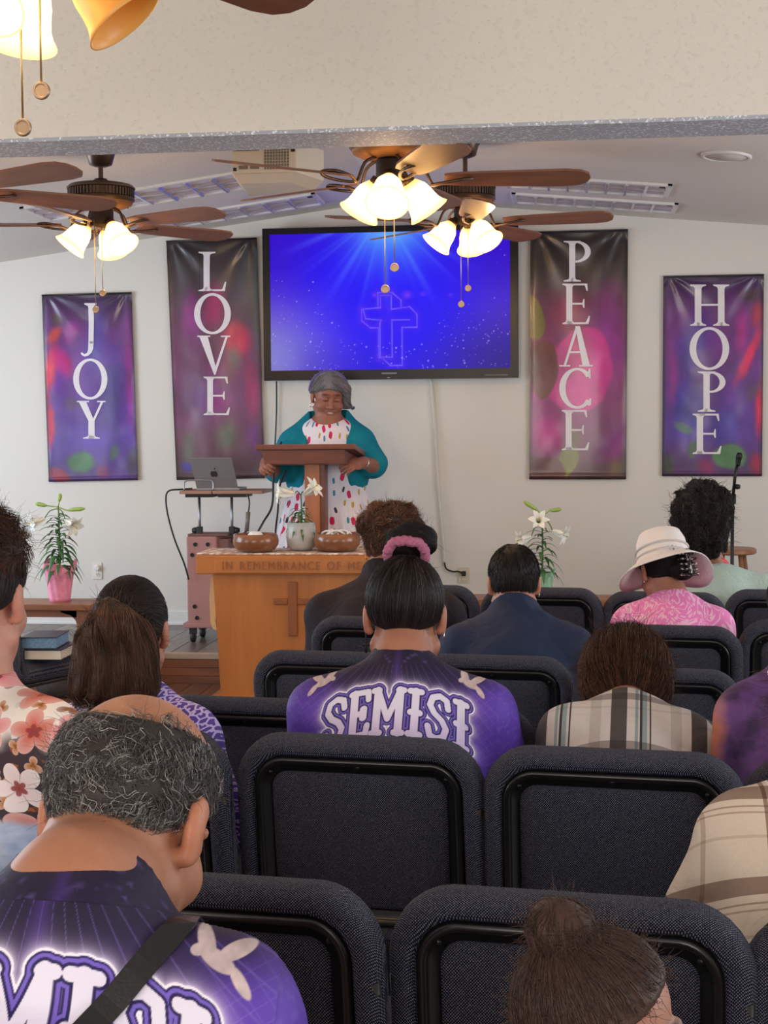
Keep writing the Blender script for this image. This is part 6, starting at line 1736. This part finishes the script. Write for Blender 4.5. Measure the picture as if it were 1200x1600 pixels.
def tail(p):
    q = P.q(p)
    d = sd_cone(q, (-.022, -.115, .055), (-.012, -.135, .02), .022, .048)
    d = smin(d, sd_ell(q, (-.010, -.125, -.05), (.094, .038, .105)), .03)
    d = smin(d, sd_ell(q, (-.012, -.115, -.115), (.098, .034, .060)), .03)
    d = smax(d, -(q[:, 2]+.158+.006*np.sin(q[:, 0]*90)), .02)
    return (d+.0025*np.sin(q[:, 0]*150+3*np.sin(q[:, 2]*20)))*P.hs
tl = P.hw((-.03, -.13, -.5))
tops = P.hw((-.025, -.115, .075))
def tflow(p, n_):
    d = p-tops; d = d/np.linalg.norm(d, axis=1)[:, None]*.8-P.R[:, 2][None, :]*.8; return (d/np.linalg.norm(d, axis=1)[:, None]).astype(np.float32)
hair_part(P.root, P.org, tail, P.H-.27, P.H+.2, .006, tflow, 5200, .12, .0008, S(86, 60, 47), K=6, lift=.004, curl=.0006, seed=12, var=.5, fuzz=500, fuzz_len=.04, capcol=S(52, 36, 30), name='ponytail', tipcol=(S(112, 78, 60), .16))
MB().tube([P.hw((-.025+.026*math.cos(a), -.118, .052+.02*math.sin(a)))-P.org for a in np.linspace(0, 6.2832, 17)[:-1]], .006, 8, closed=True).build('hair_tie', plain('hair_tie_brown', S(70, 48, 40), .7), P.root, smooth=True)

# ---- 5 woman with the bun in the lettered jersey
d0 = DC('2a', 0.07)
P = Person('person with a high dark bun and pink scrunchie in a purple jersey lettered SEMISI', D(633, 966, d0+0.105), *bow(24, 3, 0), 1.10, D(628, 1034, d0+0.025), D(500, 1113, d0+0.025), D(756, 1117, d0-0.025), 0.07, BF, S(178, 122, 98), bulk=1.0)
P.body(h=.0042, neck=.052)
P.shirt(M_jersey, h=.007, t=.95, e=.005, neck=.060, collar=.004, fold=.003, seed=21, cols=lambda v: tolin(jersey(*[a.astype(float) for a in uvn(P, v)], lettering=False)))
print_patch(P, 'printed_back', .215, .014, .235, .00125, lambda u, v: jersey(u, v), M_jersey, 'printed lettering SEMISI with doves and rays')
P.legs(h=.018)
BN = np.array((.014, -.050, .156))
sleek(P, S(34, 27, 26), n=4200, th=.010, seed=15, flow_to=(.01, -.075, .115), length=.12, rad=.00055, slope=.80, off=-.004, var=.35, fuzz=120, tipcol=(S(96, 80, 72), .06))
def bun(p):
    q = P.q(p); d = sd_ell(q, BN, (.055, .050, .036)); return (d+.0022*np.sin(q[:, 0]*60+q[:, 2]*170+4*np.sin(q[:, 1]*30)))*P.hs
def bflow(p, n_):
    d = np.cross(n_, P.R[:, 2]*.9+P.R[:, 0]*.4); return (d/np.maximum(1e-5, np.linalg.norm(d, axis=1))[:, None]).astype(np.float32)
hair_part(P.root, P.org, bun, P.hw(BN)-.09, P.hw(BN)+.09, .0045, bflow, 1500, .06, .0006, S(34, 27, 26), K=7, lift=.002, seed=16, fuzz=150, fuzz_len=.03, name='hair_bun')
def scr_(p):
    q = P.q(p)-np.array((.004, -.064, .122), np.float32); R_ = np.array([[1, 0, 0], [0, .9, .44], [0, -.44, .9]], np.float32); q = q @ R_
    an = np.arctan2(q[:, 1], q[:, 0]); r = np.hypot(q[:, 0], q[:, 1]); w = .0015*np.sin(an*9)+.002*np.sin(an*4+1)
    return (np.hypot(r-.040, (q[:, 2]+w)*.9)-.0105-.0014*np.sin(an*23+q[:, 2]*260))*P.hs*.8
P.mesh('scrunchie', scr_, P.hw((.008, -.072, .118))-.08, P.hw((.008, -.072, .118))+.08, .004, cloth('dusty_pink_scrunchie', S(178, 104, 132), .7, .3, .5, 60), label='dusty pink fabric scrunchie')
earring(P, -1, M_black, .007, .038, bar=True); earring(P, 1, M_silver, .009, .036)
nk = [P.N+P.bz*.028+(.058*math.cos(a)*P.bx+.060*math.sin(a)*P.by)-P.org+P.by*.012 for a in np.linspace(0, 6.2832, 25)[:-1]]
MB().tube(nk, .0016, 6, closed=True).build('necklace', M_gold, P.root, smooth=True)

# ---- plaids
def plaid(name, base, vst, hst, per=.16, off=0.):
    g = G(name, base, .8, 0, .25)
    gu, gv_ = g.attr('gu', 'Fac'), g.attr('gv', 'Fac')
    def fr(x, o): return g.ma('FRACT', g.ma('ADD', g.ma('DIVIDE', x, per), 10.+o))
    a = g.ramp(fr(gu, off), vst, True); b = g.ramp(fr(gv_, .1), hst, True)
    c = g.mix(.95, a, b, 'MULTIPLY')
    c = g.mix(g.ma('MULTIPLY', g.noise(scale=500, detail=1), .25), c, S(150, 140, 130))
    g.set('Base Color', c); f_ = g.noise(scale=9, detail=3, dist=1.5); g.bump(f_, .5, .02); return g.m
B_ = S(222, 212, 206); D_ = S(70, 64, 66); T_ = S(150, 168, 172); K_ = S(44, 40, 42); W = (1, 1, 1)
M_pl1 = plaid('grey_striped_plaid', B_, [(0, B_), (.12, D_), (.32, B_), (.42, T_), (.46, B_), (.48, K_), (.51, T_), (.57, B_), (.60, K_), (.62, B_), (.86, S(200, 190, 184))],
              [(0, W), (.18, (.45, .42, .42)), (.34, W), (.5, (.85, .84, .84)), (.54, W)], .175, .31)
M_pl2 = plaid('beige_brown_plaid', S(222, 204, 184), [(0, S(226, 208, 188)), (.30, S(150, 124, 104)), (.34, S(226, 208, 188)), (.38, S(242, 232, 222)), (.41, S(150, 124, 104)), (.43, S(226, 208, 188)), (.70, S(196, 172, 150)), (.74, S(226, 208, 188))],
              [(0, W), (.22, (.36, .28, .25)), (.40, W), (.48, (.5, .42, .38)), (.50, W), (.55, (.6, .5, .45)), (.57, W), (.80, (.8, .75, .7)), (.83, W)], .15, .1)
# ---- 6 bent person in the grey plaid
d0 = DC('2b', 0.16)
P = Person('person bowed far forward with brown hair in a grey, white and teal striped plaid shirt', D(976, 1086, d0+0.240), *bow(44, 4, 4), 1.12, D(978, 1112, d0+0.100), D(892, 1156, d0+0.020), D(1066, 1166, d0-0.020), 0.16, BF, SK2, bulk=.98)
P.body(neck=.05)
P.shirt(M_pl1, h=.008, t=1.2, e=.008, neck=.058, attrs=gattr(P), seed=31, collar=.01, fold=.004)
P.legs(h=.018)
bob = lambda q: smin(sd_ell(q, (0, -.062, -.025), (.088, .052, .075)), sd_ell(q, (0, -.02, .05), (.088, .108, .088)), .03)+.003*sines(q, 70, 5)
sleek(P, S(70, 46, 36), n=6000, th=.012, seed=19, slope=.5, off=-.02, flow_to=(0, -.12, -.22), extra=bob, length=.10, rad=.0008, lift=.012, var=.6, tipcol=(S(126, 86, 62), .22), fuzz=900, fuzz_len=.05, blend=.03, ext=.2, curl=.0022)
# ---- 7 beige plaid at the right edge
d0 = DC('1c', 0.10)
P = Person('person at the right edge in a beige and brown plaid shirt', D(1300, 1120, d0+0.170), *bow(25, -10, 0), 1.05, D(1290, 1235, d0+0.070), D(1176, 1318, d0+0.010), D(1430, 1330, d0-0.010), 0.10, BF, SK2, bulk=1.05, elbow=[D(1112, 1432, d0+0.070), D(1500, 1450, d0+0.050)])
P.body(neck=.054)
P.shirt(M_pl2, h=.008, t=1.25, e=.010, neck=.06, attrs=gattr(P), seed=37, fold=.005, r0=.07, r1=.062)
P.legs(h=.018)
lng = lambda q: smin(sd_ell(q, (-.03, -.07, -.06), (.10, .055, .10)), sd_ell(q, (-.05, -.075, -.10), (.075, .04, .05)), .04)+.003*sines(q, 70, 5)
sleek(P, S(78, 54, 40), n=3000, th=.012, seed=23, slope=.5, off=-.02, flow_to=(-.04, -.12, -.3), extra=lng, length=.12, rad=.0008, lift=.008, var=.5, fuzz=500, fuzz_len=.05, blend=.03, ext=.24)
# ---- 8 purple and orange shirt at the right edge
d0 = DC('2c', 0.07)
P = Person('person at the right edge in a dark purple shirt with an orange sleeve panel', D(1262, 960, d0+0.140), *bow(20, 0, 0), 1.0, D(1250, 1048, d0+0.060), D(1172, 1122, d0+0.020), D(1390, 1128, d0-0.020), 0.07, BF, SK1, bulk=1.0, elbow=[D(1150, 1240, d0+0.040), D(1440, 1250, d0+0.040)])
P.body(neck=.054)
g = G('purple_orange_print', (.2, .1, .3), .7)
gu, gv_ = g.attr('gu', 'Fac'), g.attr('gv', 'Fac'); cc = g.comb(gu, gv_)
nz = g.noise(cc, 16, 3)
c_ = g.mix(g.ramp(nz, [(.4, 0.), (.6, 1.)]), S(62, 34, 78), S(104, 62, 126))
org_ = g.ramp(g.ma('ADD', g.ma('MULTIPLY', gu, -1.), g.ma('MULTIPLY', g.noise(cc, 12, 2), .06)), [(.19, 0.), (.225, 1.)])
c_ = g.mix(org_, c_, S(196, 112, 84))
hb = g.ma('MULTIPLY', g.ma('LESS_THAN', g.vor(g.map(cc, (16, 16, 1), (.4, .2, 0)), 1., '2D').outputs[0], .24), g.ma('GREATER_THAN', gu, -.08))
c_ = g.mix(hb, c_, S(226, 206, 202)); g.set('Base Color', c_); g.bump(g.noise(scale=10, detail=3, dist=1.3), .4, .02)
P.shirt(g.m, h=.008, t=1.1, e=.006, neck=.06, attrs=gattr(P), seed=41)
P.legs(h=.02)
sleek(P, DKB, n=1500, th=.012, seed=25, flow_to=None)
# ---- 9 man in navy
d0 = DC('4b', 0.06)
P = Person('person with cropped dark hair in a navy shirt, in front of the right lily', D(803, 912, d0+0.130), *bow(12, 3, 0), 1.0, D(806, 962, d0+0.050), D(724, 1012, d0+0.030), D(890, 1014, d0-0.030), 0.06, BF, SK2, bulk=1.05)
P.body(neck=.056)
P.shirt(cloth('navy_shirt', S(38, 48, 74), .7, .25, .6, 10), h=.008, t=.95, e=.006, neck=.072, collar=.022, seed=43, fold=.0045)
P.legs(h=.02)
sleek(P, S(38, 31, 29), n=4200, th=.008, seed=27, flow_to=None, slope=.70, off=-.032, length=.022, lift=.006, rad=.0006, capcol=S(34, 28, 26), K=4)
earring(P, 1, M_silver, .007, .034)
MB().tube([P.hw((.079, -.02, .012))-P.org, P.hw((.079, .03, .014))-P.org, P.hw((.070, .085, .012))-P.org], .0018, 6).tube([P.hw((-.079, -.02, .012))-P.org, P.hw((-.079, .03, .014))-P.org, P.hw((-.070, .085, .012))-P.org], .0018, 6).tube([P.hw((.031+.022*math.cos(a), .112, .008+.018*math.sin(a)))-P.org for a in np.linspace(0, 6.28, 17)[:-1]], .0015, 6, closed=True).tube([P.hw((-.031+.022*math.cos(a), .112, .008+.018*math.sin(a)))-P.org for a in np.linspace(0, 6.28, 17)[:-1]], .0015, 6, closed=True).build('glasses', M_blk, P.root, smooth=True)
# ---- 10 broad person in black
d0 = DC('5a', 0.06)
P = Person('broad person with curly brown hair in a black shirt, before the communion table', D(607, 853, d0+0.130), *bow(12, 14, 0), 1.02, D(600, 902, d0+0.050), D(514, 962, d0+0.030), D(690, 962, d0-0.030), 0.06, BF, SK2, bulk=1.38)
P.body(h=.005, neck=.060)
P.shirt(cloth('black_shirt', S(38, 31, 37), .8, .2, .5, 9), h=.009, t=1.0, e=.006, neck=.076, collar=.022, seed=47, fold=.004)
P.legs(h=.02)
fro = lambda q: smin(sd_ell(q, (.0, -.03, .075), (.105, .105, .075)), sd_ell(q, (.03, -.02, .09), (.09, .09, .065)), .03)+.008*sines(q, 80, 4)
def ff_(p):
    q = P.q(p); return smin(cap_sdf(q, .010, .75, -.02), fro(q), .02)*P.hs
hair_part(P.root, P.org, ff_, P.H-.2, P.H+.22, .006, curlflow(P, 70, 17, .1), 5200, .035, .0009, S(92, 60, 44), K=8, lift=.016, curl=.004, curl_f=1.2, seed=29, var=.5, capcol=S(52, 34, 28), tipcol=(S(150, 104, 78), .2), fuzz=900, fuzz_len=.035, fuzz_curl=.006)
earring(P, -1, M_gold, .011, .040)
# ---- 11 woman in pink with the white hat
d0 = DC('5c', 0.07)
P = Person('person in a white sun hat and bright pink blouse', D(1037, 893, d0+0.130), *bow(26, -8, 0), 1.0, D(1054, 944, d0+0.050), D(990, 978, d0+0.030), D(1112, 982, d0-0.030), 0.07, BF, S(176, 122, 98), bulk=1.08)
P.body(neck=.05)
g = G('pink_wave_print', S(232, 120, 196), .7)
gu, gv_ = g.attr('gu', 'Fac'), g.attr('gv', 'Fac'); cc = g.comb(gu, gv_)
nz = g.noise(g.map(cc, (11, 7, 1)), 1., 3, dist=1.5); w_ = g.ma('SINE', g.ma('MULTIPLY', nz, 70))
g.set('Base Color', g.mix(g.ramp(w_, [(.3, 0.), (.75, 1.)]), S(246, 132, 196), S(255, 196, 220))); g.bump(g.noise(scale=10, detail=3), .3, .02)
P.shirt(g.m, h=.008, t=.8, e=.006, neck=.056, attrs=gattr(P), seed=53, name='blouse')
P.legs(h=.02)
sleek(P, S(30, 26, 27), n=1800, th=.010, seed=31, flow_to=(.03, -.11, -.03), extra=lambda q: sd_ell(q, (.035, -.095, -.025), (.048, .036, .042)), length=.07, slope=.8, off=-.015)
# hat
M_hat = cloth('white_sun_hat', S(236, 226, 220), .75, .06, .2, 30)
M_band = cloth('hat_band_grey', S(206, 196, 190), .8)
hat = MB(); n_ = 48
lev = [(.0, .150, 0), (.045, .148, 0), (.075, .135, 0), (.088, .105, 0), (.093, .06, 0), (.098, .028, 0), (.110, .018, .3), (.138, .002, .8), (.168, -.022, 1.)]
vv = []; ff = []
for up in (0, 1):
    for r, z, w in lev:
        for k_ in range(n_):
            a = 2*math.pi*k_/n_; zz = z-w*(.020*math.cos(2*a)+.012*math.sin(3*a+1))-up*.004; r2 = max(0, r-up*.004*(w < .5))
            vv.append(P.hw(V(r2*math.cos(a), r2*math.sin(a)*1.12-.012, zz+.005))-P.org)
m_ = len(lev)
for up in (0, 1):
    o_ = up*m_*n_
    for i in range(m_-1):
        for k_ in range(n_):
            q = (o_+i*n_+k_, o_+i*n_+(k_+1) % n_, o_+(i+1)*n_+(k_+1) % n_, o_+(i+1)*n_+k_); ff.append(q if up else q[::-1])
for k_ in range(n_): ff.append(((m_-1)*n_+k_, (m_-1)*n_+(k_+1) % n_, m_*n_+(m_-1)*n_+(k_+1) % n_, m_*n_+(m_-1)*n_+k_))
ho = hat.add(vv, ff).build('sun_hat', M_hat, P.root, smooth=True); ho['label'] = 'white brimmed sun hat with two bands'
for z0, r0 in ((.048, .0965), (.076, .0945)):
    MB().tube([P.hw(V(r0*math.cos(a), r0*math.sin(a)*1.12-.012, z0))-P.org for a in np.linspace(0, 6.2832, 41)[:-1]], .0042, 6, closed=True).build('hat_band', M_band, ho, smooth=True)
cb = MB()
for s_ in (-1, 1):
    for k_ in range(5): cb.tube([P.hw((.045+s_*.026, -.125, .0-.02*k_+.02))-P.org, P.hw((.045+s_*.030, -.138, -.004-.02*k_+.02))-P.org, P.hw((.045+s_*.006, -.142, -.006-.02*k_+.02))-P.org], .005, 6, smooth=3)
cb.tube([P.hw((.045, -.143, .03))-P.org, P.hw((.045, -.146, -.02))-P.org, P.hw((.045, -.143, -.07))-P.org], .008, 8, smooth=3)
g = G('tortoise_claw', S(40, 34, 34), .25); g.set('Base Color', g.mix(g.ramp(g.vor(g.co(), 90).outputs[0], [(.3, 0.), (.5, 1.)]), S(190, 178, 168), S(34, 28, 28)))
cb.build('hair_claw', g.m, P.root, smooth=True)
earring(P, -1, M_silver, .006, .036)
# ---- 12 curly black hair, mint sweater
d0 = DC('6d', 0.05)
P = Person('person with a mass of black curls in a mint sweater and red lanyard', D(1101, 824, d0+0.100), *bow(6, 20, 0), 1.02, D(1114, 897, d0+0.060), D(1052, 936, d0+0.040), D(1192, 930, d0-0.040), 0.05, BF, SK3, bulk=1.2)
P.body(h=.005, neck=.060)
P.shirt(cloth('mint_sweater', S(178, 200, 192), .9, .08, .3, 40), h=.009, t=1.1, e=.008, neck=.068, seed=59, name='sweater')
P.legs(h=.02)
mass = lambda q: smin(smin(sd_ell(q, (-.005, -.035, .085), (.108, .11, .10)), sd_ell(q, (.005, -.075, -.02), (.10, .062, .105)), .04), sd_ell(q, (-.05, -.06, .03), (.075, .07, .07)), .03)+.016*sines(q, 110, 3)
def mf(p):
    q = P.q(p); return smin(cap_sdf(q, .012, .75, -.02), mass(q), .02)*P.hs
hair_part(P.root, P.org, mf, P.H-.24, P.H+.24, .007, curlflow(P, 60, 27, .5), 5200, .055, .0016, S(50, 43, 42), K=10, lift=.022, curl=.007, curl_f=1.0, seed=33, var=.6, capcol=S(20, 17, 18), fuzz=700, fuzz_len=.05, fuzz_curl=.008)
g = plain('red_lanyard', S(206, 40, 44), .5)
la = [P.N+P.bz*.030+(.070*math.cos(a)*P.bx+.072*math.sin(a)*P.by)+P.by*.005-P.bz*.02*math.sin(a)-P.org for a in np.linspace(0, 6.2832, 33)[:-1]]
vv = []; ff = []
for i, c_ in enumerate(la): vv += [c_-P.bz*.009, c_+P.bz*.009]
for i in range(len(la)): j = (i+1) % len(la); ff.append((2*i, 2*j, 2*j+1, 2*i+1))
lo_ = MB().add(vv, ff).build('lanyard', g, P.root, smooth=True); md = lo_.modifiers.new('t', 'SOLIDIFY'); md.thickness = .003
# ================================================================== the speaker
SPF = nrm(-_f+V(0, 0, -.0)); SPF = nrm([SPF[0]+.10, SPF[1], 0])
hf = nrm(SPF*math.cos(.30)+V(0, 0, -math.sin(.30))+CR*.12); hu = V(0, 0, 1)+CR*.06
dS = 9.26
P = Person('speaker with grey hair in a teal cardigan and white spotted dress behind the lectern', D(513, 621, dS-.02), hf, hu, 1.16, D(513, 653, dS+.06), D(561, 693, dS), D(461, 695, dS+.02), .0, SPF, S(150, 98, 80), bulk=1.42, seat=False, zfloor=HS,
    elbow=[D(586, 729, dS-.12), D(431, 737, dS-.13)], hands=[D(566, 722, dS-.34), D(416, 722, dS-.36)], group='person at the lectern')
M_st = P; P.wx = 1.07
P.body(h=.0042, neck=.068, hand_h=.0042, chest=True, face={'brow': (.03, .02, .018), 'teeth': True}, hand_spec={0: (nrm(SPF*.6-CR*.5+V(0, 0, -.1)), nrm(CR*.75+V(0, 0, .6)), 1.1), 1: (nrm(SPF*.6-CR*.1+V(0, 0, -.1)), nrm(-CR*.75+V(0, 0, .6)), 1.1)})
# dress
g = G('white_spotted_dress', (.8, .78, .82), .7)
gu, gv_ = g.attr('gu', 'Fac'), g.attr('gv', 'Fac')
cc = g.comb(gu, g.ma('MULTIPLY', gv_, .82))
vo = g.vor(g.map(cc, (14.5, 14.5, 1), (.3, .1, 0)), 1., '2D', rnd=.62)
m_ = g.map(cc, (14.5, 14.5, 1), (.3, .1, 0))
dv = g.vm('SUBTRACT', m_, vo.outputs['Position']); x, y, _ = g.sep(dv); rc = g.sep(vo.outputs['Color'])
an = g.ma('MULTIPLY', g.ma('SUBTRACT', rc[1], .5), 1.1)
xr = g.ma('ADD', g.ma('MULTIPLY', x, g.ma('COSINE', an)), g.ma('MULTIPLY', y, g.ma('SINE', an)))
yr = g.ma('SUBTRACT', g.ma('MULTIPLY', y, g.ma('COSINE', an)), g.ma('MULTIPLY', x, g.ma('SINE', an)))
big = g.ma('GREATER_THAN', rc[0], .62)
rx = g.ma('ADD', .13, g.ma('MULTIPLY', big, .10)); ry_ = g.ma('ADD', .22, g.ma('MULTIPLY', big, .06))
dd = g.ma('ADD', g.ma('POWER', g.ma('ABSOLUTE', g.ma('DIVIDE', xr, rx)), 3.), g.ma('POWER', g.ma('ABSOLUTE', g.ma('DIVIDE', yr, ry_)), 3.))
pc = g.mix(big, g.ramp(rc[2], [(0, S(190, 150, 60)), (.34, S(60, 130, 160)), (.67, S(44, 44, 66))], True), S(206, 22, 84))
g.set('Base Color', g.mix(g.ma('LESS_THAN', dd, 1.), S(226, 220, 228), pc)); M_dress = g.m
zw = P.PEL[2]+.14
def dress(p):
    q = p-P.PEL.astype(np.float32); x = q @ P.bx.astype(np.float32); y = q @ P.by.astype(np.float32); z = p[:, 2]
    d = P.torso(p, .004)
    d = smin(d, sd_ell(p, P.N-P.bz*.115+P.by*.03, (.135*P.bulk+.008, .09*P.bulk+.012, .125), P.B), .04)
    nk_ = sd_ell(p, P.N+P.by*.13+V(0, 0, .022), (.10, .12, .085), P.B); d = smax(d, -nk_, .01)
    d = np.maximum(d, p[:, 2]-(P.N[2]+.0))
    # flared skirt with folds
    t = np.clip((zw-z)/.62, 0, 1); th = np.arctan2(y, x)
    r = 1+(.06*t)*np.sin(th*13+1)+(.03*t)*np.sin(th*29)
    rx_ = (.215+.135*t)*r; ry_ = (.19+.14*t)*r
    k = np.sqrt((x/rx_)**2+(y/ry_)**2); sk = (k-1)*np.minimum(rx_, ry_)*.8
    sk = np.maximum(sk, z-zw); sk = np.maximum(sk, (HS+.36)-z)
    return smin(d, sk, .04)
lo, hi = P.bounds(.25); lo[2] = HS+.33
P.mesh('dress', dress, P.PEL-V(.48, .48, .63), V(P.PEL[0]+.48, P.PEL[1]+.48, P.N[2]+.05), .0085, M_dress, attrs=lambda v: {'gu': (lambda q: np.arctan2(q @ P.bx, q @ P.by)*.27)(v-P.PEL), 'gv': -(v-P.PEL)[:, 2]}, label='white dress printed with red, blue, black and mustard dabs')
# cardigan
M_card = cloth('teal_cardigan', S(14, 122, 142), .85, .12, .35, 12)
def card(p):
    d = smin(P.torso(p, .016), P.sleeves(p, .88, .072, .066, .012), .05)
    for S_, s_ in ((P.SL, -1), (P.SR, 1)): d = smin(d, sd_cone(p, P.N+P.bx*s_*.095+V(0, 0, .0), lerp(P.N, S_, .9), .055, .085), .05)
    q = p-P.N.astype(np.float32); x = q @ P.bx.astype(np.float32); y = q @ P.by.astype(np.float32); z = q[:, 2]
    # open front: a wedge that widens downwards
    wdg = np.abs(x)-(.108+.07*np.clip(-z, 0, .6)); op = np.maximum(wdg, -(y+.0))
    d = smax(d, -op, .012)
    d = smax(d, -sd_ell(p, P.N+V(0, 0, .06)+P.by*.03, (.085, .10, .07), P.B), .015)
    d = np.maximum(d, (P.N[2]-.56)-p[:, 2])
    return d+.003*sines(p, 36, 5)
lo, hi = P.bounds(.22); lo[2] = P.N[2]-.6; hi[2] = P.N[2]+.1
P.mesh('cardigan', card, lo, hi, .0085, M_card, label='teal elbow-sleeved cardigan')
for s_ in (-1, 1):
    a = P.PEL+P.bx*.09*s_; a = V(a[0], a[1], HS+.42); b = V(a[0], a[1], HS+.09); c = b+P.by*.07-V(0, 0, .05)
    P.mesh('lower_leg', lambda p: np.maximum(sd_cone(p, a, b, .062, .042), HS+.03-p[:, 2]), a-V(.1, .1, .42), a+V(.1, .1, .08), .014, plain('leg_skin_%d' % s_, S(150, 98, 80), .5))
    P.mesh('shoe', lambda p: np.maximum(sd_cone(p, c-P.by*.06, c+P.by*.09, .042, .036), HS+.004-p[:, 2]), c-V(.17, .17, .06), c+V(.17, .17, .07), .012, M_shoe)
# hair: grey, swept to her left, ends flicking out
GH = S(150, 147, 152)
flick = lambda q: smin(sd_cone(q, (-.075, .03, .06), (-.092, .005, -.03), .030, .022), sd_cone(q, (-.092, .005, -.03), (-.128, .0, -.048), .020, .006), .02)
vol = lambda q: smin(smin(sd_ell(q, (0, -.02, .05), (.092, .105, .092)), flick(q), .02), sd_cone(q, (.078, .02, .05), (.086, -.005, -.01), .016, .010), .02)
def hfn(p):
    q = P.q(p); d = smin(cap_sdf(q, .014, .62, .022), np.maximum(vol(q), (.030+.38*q[:, 1]-q[:, 2]-.7*np.clip(-q[:, 0]-.055, 0, 1)*6*.25)/1.1), .015)
    d = np.minimum(d, flick(q)); d = smax(d, -sd_ell(q, (.012, .098, -.01), (.066, .06, .078)), .01)
    return d*P.hs
def hflow(p, n_):
    q = P.q(p); d = np.tile((-P.R[:, 0]*.75-P.R[:, 2]*.65)[None, :], (len(p), 1)); d[q[:, 0] > .02] = P.R[:, 0]*.45-P.R[:, 2]*.8
    return (d/np.linalg.norm(d, axis=1)[:, None]).astype(np.float32)
hair_part(P.root, P.org, hfn, P.H-.2, P.H+.2, .0045, hflow, 4200, .07, .0010, GH, K=6, lift=.003, seed=35, var=.45, capcol=S(120, 117, 122), tipcol=(S(70, 66, 72), .25), fuzz=150, fuzz_len=.03)
hb = [P.hw((.100*math.cos(a), -.002-.012*math.sin(a), .040+.104*math.sin(a)))-P.org for a in np.linspace(-.1, math.pi+.1, 25)]
MB().tube(hb, .008, 8).build('headband', plain('violet_headband', S(92, 84, 150), .5), P.root, smooth=True)
for s_ in (-1, 1):
    c = P.hw((s_*.080, .002, -.046))-P.org; MB().tube([c+.013*(math.cos(a)*CR+math.sin(a)*V(0, 0, 1)) for a in np.linspace(0, 6.2832, 17)[:-1]], .003, 6, closed=True).build('earring', M_silver, P.root, smooth=True)
cm = P.N+P.by*.155-V(0, 0, .10)-P.org-P.bx*.0
o = MB().lathe([(0, -.016), (.014, -.012), (.016, 0), (.012, .012), (0, .016)], c=cm, n=12, cap=False).tube([cm, cm+V(.01, -.01, -.03), cm+V(.03, -.01, -.08)], .004, 6).build('lapel_microphone', M_blk, P.root, smooth=True)
w = P.ha[0]; ax_ = nrm(P.ha[0]-P.el[0]); e1 = nrm(np.cross(ax_, V(0, 0, 1))); e2 = np.cross(ax_, e1)
MB().tube([w-ax_*.02+.034*(math.cos(a)*e1+math.sin(a)*e2)-P.org for a in np.linspace(0, 6.2832, 19)[:-1]], .0045, 6, closed=True).build('bracelet', M_silver, P.root, smooth=True)
